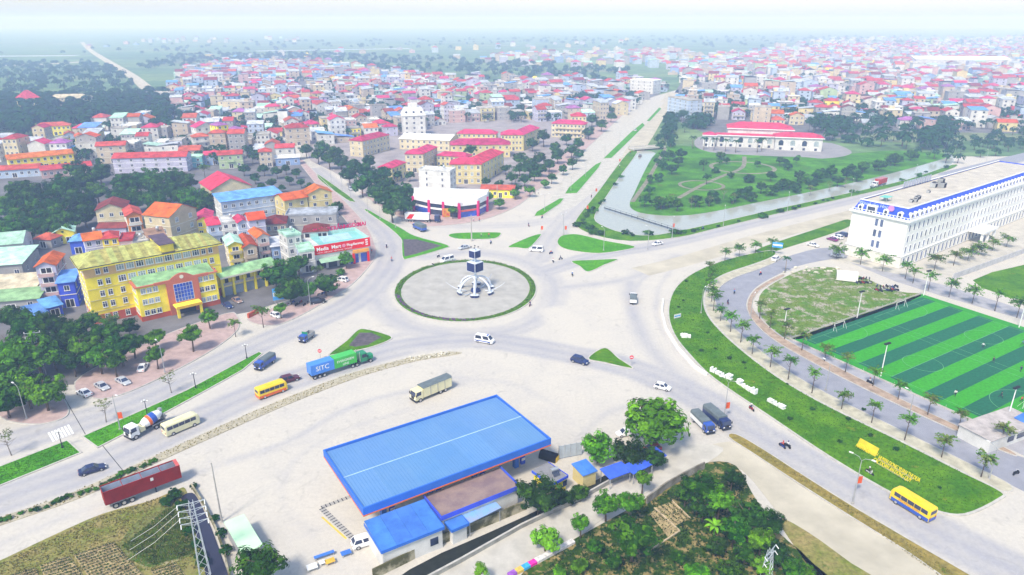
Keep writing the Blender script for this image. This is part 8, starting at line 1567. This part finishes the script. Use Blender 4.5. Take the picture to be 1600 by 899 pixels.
def board(name, px, py, w, z0, z1, a, m, label, cat='sign', face=None):
    q = G(px, py); o = thing(name, label, cat, (q.x, q.y, 0.05), a)
    for s in (-1, 1): MB().cyl((s * w * 0.4, 0.06, 0), (s * w * 0.4, 0.06, z1), 0.05, n=6).build('post', POLE, o)
    MB().box(-w / 2, w / 2, -0.04, 0.0, z0, z1).build('panel', m, o); MB().box(-w / 2 + 0.15, w / 2 - 0.15, -0.05, -0.042, z0 + (z1 - z0) * 0.35, z0 + (z1 - z0) * 0.65).build('print', FRAME if not face else face, o)
BLUE_S = mat('sign_blue', (0.03, 0.25, 0.70), 0.5, 0.3, 0.8, col2=(0.12, 0.42, 0.80)); board('billboard', 440, 476, 4.5, 1.6, 5.4, 0.5, BLUE_S, 'tilted blue and white hoarding under the dark tree'); board('billboard', 1058, 499, 2.6, 0.4, 1.6, 0.5, FRAME, 'white board with a blue band on the curved grass bank', face=BLUE_S); board('direction_sign', 1213, 398, 3.6, 2.6, 4.6, -0.4, BLUE_S, 'blue direction sign at the hotel road mouth')
# concrete pole, steel H-mast, tower and lattice masts
def plain_pole(px, py, h, label, r=0.16, m=CONC_P): q = G(px, py); o = thing('utility_pole', label, 'pole', (q.x, q.y, 0), 0); MB().lathe([(r, 0), (r * 0.6, h)], n=8).build('shaft', m, o, sm=True); MB().box(-0.3, 0.3, -0.3, 0.3, 0, 0.12).build('footing', CONC_P, o); return o
plain_pole(347, 816, 12, 'tall bare concrete pole beside the mint shed')
o = plain_pole(737, 377, 10.5, 'slim concrete mast on the oval island before the dealership', 0.28)
for i, (px, py, h, s) in enumerate(((777, 322, 10, 'concrete pole beside the bushy tree at the dealership'), (676, 250, 16, 'lattice radio mast behind the school roofs'))): plain_pole(px, py, h, s, 0.2)
def h_mast():
    q = G(68, 587); o = thing('power_mast', 'steel H-shaped power mast rising among the trees', 'pylon', (q.x, q.y, 0), 0.3); h = 11.5
    for s in (-1, 1): MB().cyl((s * 0.6, 0, 0), (s * 0.4, 0, h), 0.13, 0.09, 6).build('leg', STEEL, o)
    for z in (h * 0.2, h * 0.4, h * 0.6, h * 0.8, h): MB().box(-0.6, 0.6, -0.05, 0.05, z - 0.06, z + 0.06).build('rung', STEEL, o)
    for z in (h - 0.3, h - 1.6, h - 2.9): MB().box(-1.7, 1.7, -0.07, 0.07, z, z + 0.14).build('crossarm', STEEL, o); [MB().lathe([(0.05, 0), (0.12, 0.1), (0.05, 0.4)], (x, 0, z + 0.14), 6).build('insulator', FRAME, o) for x in (-1.6, 0, 1.6)]
h_mast()
def tower(px, py, h, label, rz=0.4, n=9, arms=4, tops=True):
    q = G(px, py); o = thing('steel_tower', label, 'pylon', (q.x, q.y, 0), rz); ST = mat('tower_steel', (0.52, 0.56, 0.60), 0.5, 0.1, 1, metal=0.3); w0, w1 = 0.75, 0.28; W_ = lambda z: w0 + (w1 - w0) * z / h
    for sx in (-1, 1):
        for sy in (-1, 1): MB().cyl((sx * w0, sy * w0, 0), (sx * w1, sy * w1, h), 0.07, 0.05, 5).build('leg', ST, o)
    for i in range(n):
        za, zb = h * i / n, h * (i + 1) / n; a, b = W_(za), W_(zb)
        for k, (p, r_) in enumerate((((-a, -a, za), (b, -b, zb)), ((a, -a, za), (b, b, zb)), ((a, a, za), (-b, b, zb)), ((-a, a, za), (-b, -b, zb)))): MB().cyl(p, r_, 0.035, n=4).build('brace', ST, o)
    for k in range(arms):
        z = h - 0.3 - k * 1.15
        for s in (-1, 1):
            MB().cyl((0, 0, z), (s * 1.9, 0, z + 0.1), 0.05, n=5).build('crossarm', ST, o); MB().cyl((0, 0, z - 0.5), (s * 1.9, 0, z + 0.1), 0.035, n=5).build('strut', ST, o); MB().cyl((s * 1.85, 0, z + 0.05), (s * 1.85, -0.5, z - 0.4), 0.07, n=6).build('insulator', FRAME, o)
    return o
tower(322, 905, 14.5, 'pale steel power tower with four crossarms above the ditch'); tower(1196, 908, 6.0, 'top of a pale lattice mast at the bottom of the thicket', 0.8, 6, 2)
tp = G(322, 905)
for i in range(3):
    x0, y0 = tp.x - 1.8, tp.y; e = G((205, 203, 200)[i], (848, 862, 878)[i]); o = link('power_cable', MB().tube([(x0, y0, 13.8 - i * 1.15), ((x0 + e.x) / 2, (y0 + e.y) / 2, 6.6 - i * 0.6), (e.x, e.y, 0.3)], 0.03, 4).mesh('cable', [FRAME])); tag(o, 'pale stay cable running down from the steel tower, %s from the top' % ORD[i], 'cable', 'stay cables of the steel tower')
# pitch floodlights, fence rail, goals
def flood(px, py, h, label):
    q = G(px, py); o = thing('floodlight_mast', label, 'floodlight', (q.x, q.y, 0.05), 0.5); MB().lathe([(0.16, 0), (0.09, h)], n=8).build('pole', FRAME, o, sm=True); MB().box(-0.9, 0.9, -0.05, 0.05, h - 0.1, h).build('crossbar', STEEL, o)
    for k in range(4): MB().box(-0.95 + k * 0.5, -0.55 + k * 0.5, -0.3, 0.3, h + 0.0, h + 0.3).build('lamp_head', BLK, o)
for px, py, h, s in ((1376, 588, 8.5, 'white floodlight mast on the near touchline of the pitch'), (1572, 662, 8.5, 'white floodlight mast at the near pitch corner'), (1339, 497, 8, 'white floodlight mast at the far end of the pitch'), (1226, 507, 4.5, 'short floodlight mast in the rough lot'), (1443, 462, 8, 'floodlight mast at the far pitch corner'), (1592, 512, 8, 'floodlight mast on the far touchline')): flood(px, py, h, s)
def pfence(name, pts, h, label, step=4.0, net=True):
    P = pts; o = thing(name, label, 'fence', (*P[0], 0.06)); x0, y0 = P[0]; posts = along(P, step)
    for x, y, a in posts: MB().cyl((x - x0, y - y0, 0), (x - x0, y - y0, h), 0.05, n=6).build('post', POLE, o)
    for i in range(len(P) - 1): MB().obox(((P[i][0] + P[i + 1][0]) / 2 - x0, (P[i][1] + P[i + 1][1]) / 2 - y0), *(Vector((P[i + 1][0] - P[i][0], P[i + 1][1] - P[i][1])).normalized()), math.dist(P[i], P[i + 1]), 0.12, 0, 0.35).build('plinth', MATS['kerb_stone'], o)
    return o
pfence('pitch_fence', [pt(-0.035, 1.035), pt(-0.035, -0.035), pt(1.035, -0.035)], 0.9, 'low plinth and post fence round the football pitch')
def goal(u, v, a_, label):
    p = pt(u, v); o = thing('goal', label, 'goal', (*p, 0.085), pang + a_)
    for s in (-1, 1): MB().cyl((s * 2.2, 0, 0), (s * 2.2, 0, 2), 0.06, n=6).build('goalpost', FRAME, o); MB().cyl((s * 2.2, 0, 2), (s * 2.2, 1.1, 0), 0.03, n=5).build('stay', FRAME, o)
    MB().cyl((-2.2, 0, 2), (2.2, 0, 2), 0.06, n=6).build('crossbar', FRAME, o)
goal(0.25, 0.025, PI, 'white goal at the upper end of the near pitch'); goal(0.75, 0.025, PI, 'white goal at the upper end of the far pitch'); goal(0.25, 0.975, 0, 'white goal at the lower end of the near pitch'); goal(0.75, 0.975, 0, 'white goal at the lower end of the far pitch')
# white letter blocks and yellow lettering on the grass bank
def letter_row():
    A, B_ = G(1112, 578), G(1226, 640); P = smooth(gp([(1114, 582), (1150, 598), (1175, 614), (1200, 627), (1228, 642)]), 5, False); o = thing('letter_row', 'row of big white block letters standing on the grass bank', 'lettering', (P[0][0], P[0][1], 0.15)); pts = along(P, 1.55); r_ = random.Random(3)
    for i, (x, y, a) in enumerate(pts):
        if i in (4, 9, 10, 17): continue
        k = MB(); big = i in (0, 3, 5, 8); hh = (1.2 if big else 0.7) * r_.uniform(0.9, 1.1); w_ = 1.3; t = 0.5; kind = 1 + i % 2
        if kind == 0: k.box(-w_ / 2, -w_ / 2 + 0.35, -t, t, 0, hh); k.box(w_ / 2 - 0.35, w_ / 2, -t, t, 0, hh); k.box(-w_ / 2 + 0.35, w_ / 2 - 0.35, -t, t, hh * 0.4, hh * 0.62)
        elif kind == 1: k.box(-w_ / 2, -w_ / 2 + 0.35, -t, t, 0, hh); k.box(w_ / 2 - 0.35, w_ / 2, -t, t, 0, hh); k.box(-w_ / 2 + 0.35, w_ / 2 - 0.35, -t, t, 0, hh * 0.25)
        elif kind == 2: k.box(-w_ / 2, -w_ / 2 + 0.35, -t, t, 0, hh); k.box(-w_ / 2 + 0.35, w_ / 2, -t, t, hh * 0.78, hh); k.box(-w_ / 2 + 0.35, w_ / 2 - 0.2, -t, t, hh * 0.38, hh * 0.58); k.box(-w_ / 2 + 0.35, w_ / 2, -t, t, 0, hh * 0.2)
        else: k.box(-w_ / 2, -w_ / 2 + 0.35, -t, t, 0, hh); k.box(w_ / 2 - 0.35, w_ / 2, -t, t, 0, hh); k.box(-w_ / 2 + 0.35, w_ / 2 - 0.35, -t, t, hh * 0.78, hh)
        k.build('letter', TRIM_W, o, (x - P[0][0], y - P[0][1], 0), a)
    q = G(1072, 528); s = thing('stone_pile', 'small heap of white broken blocks on the curved grass bank', 'rubble', (q.x, q.y, 0.15))
    for i in range(5): MB().box(-.5, .5, -.4, .4, 0, .7).build('block', TRIM_W, s, (i % 3 * 0.8 - .8, i // 3 * 0.8, 0), i * 0.7)
letter_row()
def slope_text():
    YL = mat('lettering_yellow', (0.75, 0.62, 0.02), 0.6, 0.05, 1); a0, b0 = G(1382, 720), G(1410, 738); an = math.atan2(G(1408, 737).y - G(1366, 713).y, G(1408, 737).x - G(1366, 713).x); q = G(1365, 722); o = thing('slope_lettering', 'two lines of yellow capital letters laid out on the grass bank', 'lettering', (q.x, q.y, 0.2), an)
    for t, y in (('HUYEN DONG XUAN THI DUA', 1.15), ('CAC DOAN AN DONG QUY', -0.35)):
        w = link('word_line', text_mesh(t, 1.15, 0.08, YL), o, (0, y, 0.15)); w.rotation_euler = (R(62), 0, 0); w.scale = (0.52, 1, 1)
        MB().box(0, 7.2, y + 0.08, y + 0.16, 0.0, 0.25).build('batten', STEEL, o)
    q = G(1333, 702); p = thing('slope_emblem', 'yellow lettered board beside the slope lettering', 'lettering', (q.x, q.y, 0.2), an)
    for t, y, s in (('CHAO MUNG', 1.5, 0.8), ('NAM MOI', 0.6, 0.8)): w = link('word_line', text_mesh(t, s, 0.1, YL), p, (0, y, 0.3)); w.rotation_euler = (R(62), 0, 0); w.scale = (0.85, 1, 1)
    MB().xprism([(1.0, 0.1), (1.1, 0.05), (2.0, 1.9), (1.9, 1.95)], -0.3, 3.9).build('panel', mat('lettering_gold', (0.60, 0.48, 0.02), 0.6), p, (0, 0.2, -0.35))
slope_text()
# tent, market boards, planks, rocks
q = G(1322, 437); t = thing('tent', 'white tarpaulin tent at the edge of the rough lot', 'tent', (q.x, q.y, 0.06), -0.35)
MB().xprism([(-2.6, 0.3), (-2.2, 2.0), (0.4, 2.9), (2.4, 2.2), (2.4, 2.1), (0.4, 2.8), (-2.1, 1.9), (-2.5, 0.3)], -3.2, 3.2).build('cover', mat('tent_cloth', (0.66, 0.64, 0.58), 0.8, 0.08, 0.8), t)
for sx in (-1, 1): [MB().cyl((sx * 3, y, 0), (sx * 3, y, z), 0.05, n=6).build('pole', STEEL, t) for y, z in ((2.2, 2.1), (0.4, 2.8))]
for px, py, l, w, c, a, s in ((507, 871, 3.2, 0.6, M_SHEET, 0.5, 'long blue bench by the forecourt edge'), (516, 881, 1.5, 1.0, mat('board_yellow', (0.7, 0.42, 0.05), 0.7), 0.5, 'yellow tabletop among the boards'), (488, 890, 1.6, 1.2, FRAME, 0.5, 'white crate lid at the forecourt edge'), (541, 868, 1.6, 1.0, M_SHEET, 0.5, 'square blue tabletop at the forecourt edge'), (504, 883, 1.0, 0.8, FRAME, 0.5, 'small white board beside the yellow one')):
    q = G(px, py); o = thing('market_table', s, 'table', (q.x, q.y, 0), a); MB().box(-l / 2, l / 2, -w / 2, w / 2, 0.55, 0.65).build('tabletop', c, o); [MB().box(sx * (l / 2 - .12) - .04, sx * (l / 2 - .12) + .04, sy * (w / 2 - .12) - .04, sy * (w / 2 - .12) + .04, 0, 0.55).build('leg', STEEL, o) for sx in (-1, 1) for sy in (-1, 1)]
r_ = random.Random(21); ROCK = []
for k in range(3):
    bm = bmesh.new(); bmesh.ops.create_icosphere(bm, subdivisions=1, radius=1.0)
    for v in bm.verts: v.co *= r_.uniform(0.7, 1.2); v.co.z *= 0.6
    me = bpy.data.meshes.new('rock'); bm.to_mesh(me); bm.free(); me.materials.append(mat('pale_rock', (0.55, 0.52, 0.42), 0.9, 0.2, 1)); ROCK.append(me)
for i in range(60):
    t = r_.random(); a, b = (640, 562), (700, 553); q = G(a[0] + (b[0] - a[0]) * t + r_.uniform(-3, 3), a[1] + (b[1] - a[1]) * t + r_.uniform(-3, 3)); s = r_.uniform(0.15, 0.45); o = link('rock', ROCK[i % 3], None, (q.x, q.y, 0.14 + s * 0.3), r_.uniform(0, 6), s); tag(o, 'pale rock in the rubble at the gravel strip tip', 'rock', 'rubble rocks on the gravel strip')
for i in range(26):
    q = G(r_.uniform(1222, 1320), r_.uniform(418, 428)); s = r_.uniform(0.3, 0.8); o = link('rock', ROCK[i % 3], None, (q.x, q.y, 0.06 + s * 0.3), r_.uniform(0, 6), s); tag(o, 'pale stone in the row edging the rough lot', 'rock', 'stones edging the rough lot')
# vegetable beds
SOIL = mat('bed_soil', (0.36, 0.28, 0.14), 0.95, 0.35, 1, bump=0.4); CROP = mat('crop_leaves', (0.045, 0.07, 0.012), 0.8, 0.4, 1)
def bed(pts, label, rows, per, s=0.26):
    P = gp(pts); c = P[0]; o = thing('vegetable_bed', label, 'vegetable bed', (c[0], c[1], 0.05)); sub = [(p[0] - c[0], p[1] - c[1]) for p in P]; MB().prism(sub, 0, 0.14, 0).build('soil', SOIL, o); b = MB(); rg = random.Random(len(label))
    A, B_, C_, D = [Vector(p) for p in sub]; k = MB()
    for i in range(rows):
        for j in range(per):
            u, v = (i + 0.5) / rows, (j + 0.5) / per; p = (A * (1 - u) + B_ * u) * (1 - v) + (D * (1 - u) + C_ * u) * v
            for _ in range(7): e = Vector((rg.gauss(0, 1), rg.gauss(0, 1), abs(rg.gauss(0, 1)) + 0.3)).normalized(); leaf_quad(b, Vector((p.x, p.y, 0.16)) + e * s * 0.8, e, s * 0.55, rg)
    q = b.build('crop_rows', CROP, o); stuff(q)
bed([(115, 868), (178, 848), (228, 905), (160, 935)], 'planted bed next to the green scrub with dense seedlings', 12, 17); bed([(62, 885), (108, 870), (150, 930), (90, 950)], 'middle seedling bed of the corner field', 10, 15); bed([(10, 902), (55, 888), (80, 945), (30, 965)], 'seedling bed nearest the field corner', 10, 14); bed([(236, 893), (275, 880), (300, 915), (255, 935)], 'small seedling bed below the green scrub', 9, 10)
bed([(1022, 795), (1050, 785), (1078, 812), (1055, 822)], 'narrow garden bed with green seedlings beside the dark trees', 4, 12, 0.2); bed([(1016, 805), (1022, 798), (1062, 830), (1045, 842)], 'brown garden bed with plank edging', 3, 12, 0.12)
for i, (a, b) in enumerate((((1022, 795), (1062, 831)), ((1050, 784), (1079, 812)), ((1008, 866), (1062, 831)))):
    A, B_ = g2(a), g2(b); o = link('plank', MB().obox(((A[0] + B_[0]) / 2, (A[1] + B_[1]) / 2), *(Vector((B_[0] - A[0], B_[1] - A[1])).normalized()), math.dist(A, B_), 0.2, 0.05, 0.3).mesh('plank', [mat('pale_timber', (0.50, 0.40, 0.26), 0.8, 0.2, 1)])); tag(o, ('pale edging plank between the two garden beds', 'pale edging plank on the thicket side of the garden bed', 'pale plank lying at the foot of the garden beds')[i], 'plank')
# painted kerb wall by the lime tree
cols = [(0.62, 0.6, 0.58)] * 6 + [(0.75, 0.03, 0.35), (0.05, 0.35, 0.65), (0.62, 0.45, 0.1), (0.3, 0.1, 0.45)]; A, B_ = G(896, 848), G(795, 902); o = thing('painted_wall', 'low wall painted in bright blocks beside the concrete lane', 'wall', (A.x, A.y, 0.05)); n = len(cols); dv = Vector((B_.x - A.x, B_.y - A.y)); L = dv.length; dv.normalize()
for i, c in enumerate(cols): MB().obox((dv.x * L * (i + .5) / n, dv.y * L * (i + .5) / n), dv.x, dv.y, L / n - 0.02, 0.9, 0, 0.5).build('block', mat('block_paint_%d' % i, c, 0.8, 0.25, 2), o)
# pond pipe bridge, small road bridge, zebra, shutters of the yard
P = gp([(944, 327), (1062, 364)]); L = math.dist(*P); o = thing('pipe_bridge', 'thin dark pipe walkway crossing the pond corner', 'bridge', (*P[0], 0.4), math.atan2(P[1][1] - P[0][1], P[1][0] - P[0][0])); MB().box(0, L, -0.35, 0.35, 0.2, 0.35).build('deck', BLK, o); MB().box(0, L, 0.3, 0.36, 1.0, 1.06).build('handrail', BLK, o)
for k in range(14): MB().box(k * L / 13 - .05, k * L / 13 + .05, 0.29, 0.37, -0.4, 1.0).build('post', BLK, o)
P = gp([(990, 237), (1040, 233)]); L = math.dist(*P); o = thing('road_bridge', 'small concrete bridge at the head of the canal', 'bridge', (*P[0], 0), math.atan2(P[1][1] - P[0][1], P[1][0] - P[0][0])); MB().box(0, L, 0, 7, 0.9, 1.3).build('deck', M_CONC, o); MB().box(0, L, -0.02, 0.3, 1.3, 2.1).build('parapet', MATS['kerb_stone'], o); MB().box(0, L, 6.7, 7, 1.3, 2.1).build('parapet', MATS['kerb_stone'], o); [MB().box(x, x + 1.2, 0.2, 6.8, 0, 0.9).build('abutment', M_STAIN, o) for x in (0.2, L - 1.4)]
for i in range(7):
    a, b = G(84 + i * 5, 690 - i * 2.0), G(96 + i * 5 - 20, 676 - i * 2.0)
    struct(MB().prism(ribbon([(a.x, a.y), (b.x, b.y)], 0.4), 0.004, 0.018, 0, bottom=False).build('zebra_stripe', M_LINE))
# dark joint lines on the left road
for i, (a, b) in enumerate((((155, 690), (212, 760)), ((95, 612), (140, 690)))):
    A, B_ = g2(a), g2(b); struct(MB().prism(ribbon([A, B_], 0.12), 0.002, 0.014, 0, bottom=False).build('road_joint', CHAS))
# ================================================================== rank look-alikes by what they stand next to
def rank(group, mark, pos):
    L = [o for o in COL.objects if o.get('group') == group and o.parent is None]; L.sort(key=lambda o: (o.location.x - pos.x) ** 2 + (o.location.y - pos.y) ** 2)
    for i, o in enumerate(L):
        if i < len(ORD): o['label'] = '%s, %s from %s' % (o['label'], ORD[i], mark)
for g_, m_, p_ in (('trees of the pond park', 'the bridge', (1030, 235)), ('twiggy trees on the park edge', 'the pipe bridge', (945, 330)), ('avenue trees beside the school wall', 'the dealership', (650, 340)), ('trees of the school yard', 'the roundabout', (727, 455)), ('shrubs on the long grass bank', 'the barrier', (1040, 480)), ('bushes along the ditch', 'the trailer', (225, 760)), ('motorbikes under the roadside trees', 'the white coupe', (432, 496)), ('motorbikes on the brown verge', 'the guard hut', (1590, 680)), ('palms of the school yard', 'the roundabout', (727, 455)), ('trees beside the steel power mast', 'the zebra crossing', (95, 690)), ('trees before the yellow office', 'the white saloon', (132, 617)), ('fuel pumps under the canopy', 'the annex', (600, 870)), ('thicket of the overgrown grove', 'the pale lattice mast', (1196, 908)), ('trees of the grove behind the mint-roofed shed', 'the villa', (170, 345)), ('trees of the grove behind the cream gabled house', 'the cream house', (285, 360)), ('bushes on the pond bank', 'the avenue bridge', (1000, 235)), ('weed bushes behind the red trailer', 'the trailer', (290, 745)), ('trees of the park edge belt', 'the avenue bridge', (1000, 235)), ('trees beside the crimson hall', 'the hall', (360, 300)), ('rubble rocks on the gravel strip', 'the strip tip', (722, 551)), ('stones edging the rough lot', 'the lone palm', (1229, 425)), ('motorbikes beside the white tent', 'the tent', (1322, 437))):
    rank(g_, m_, G(*p_))
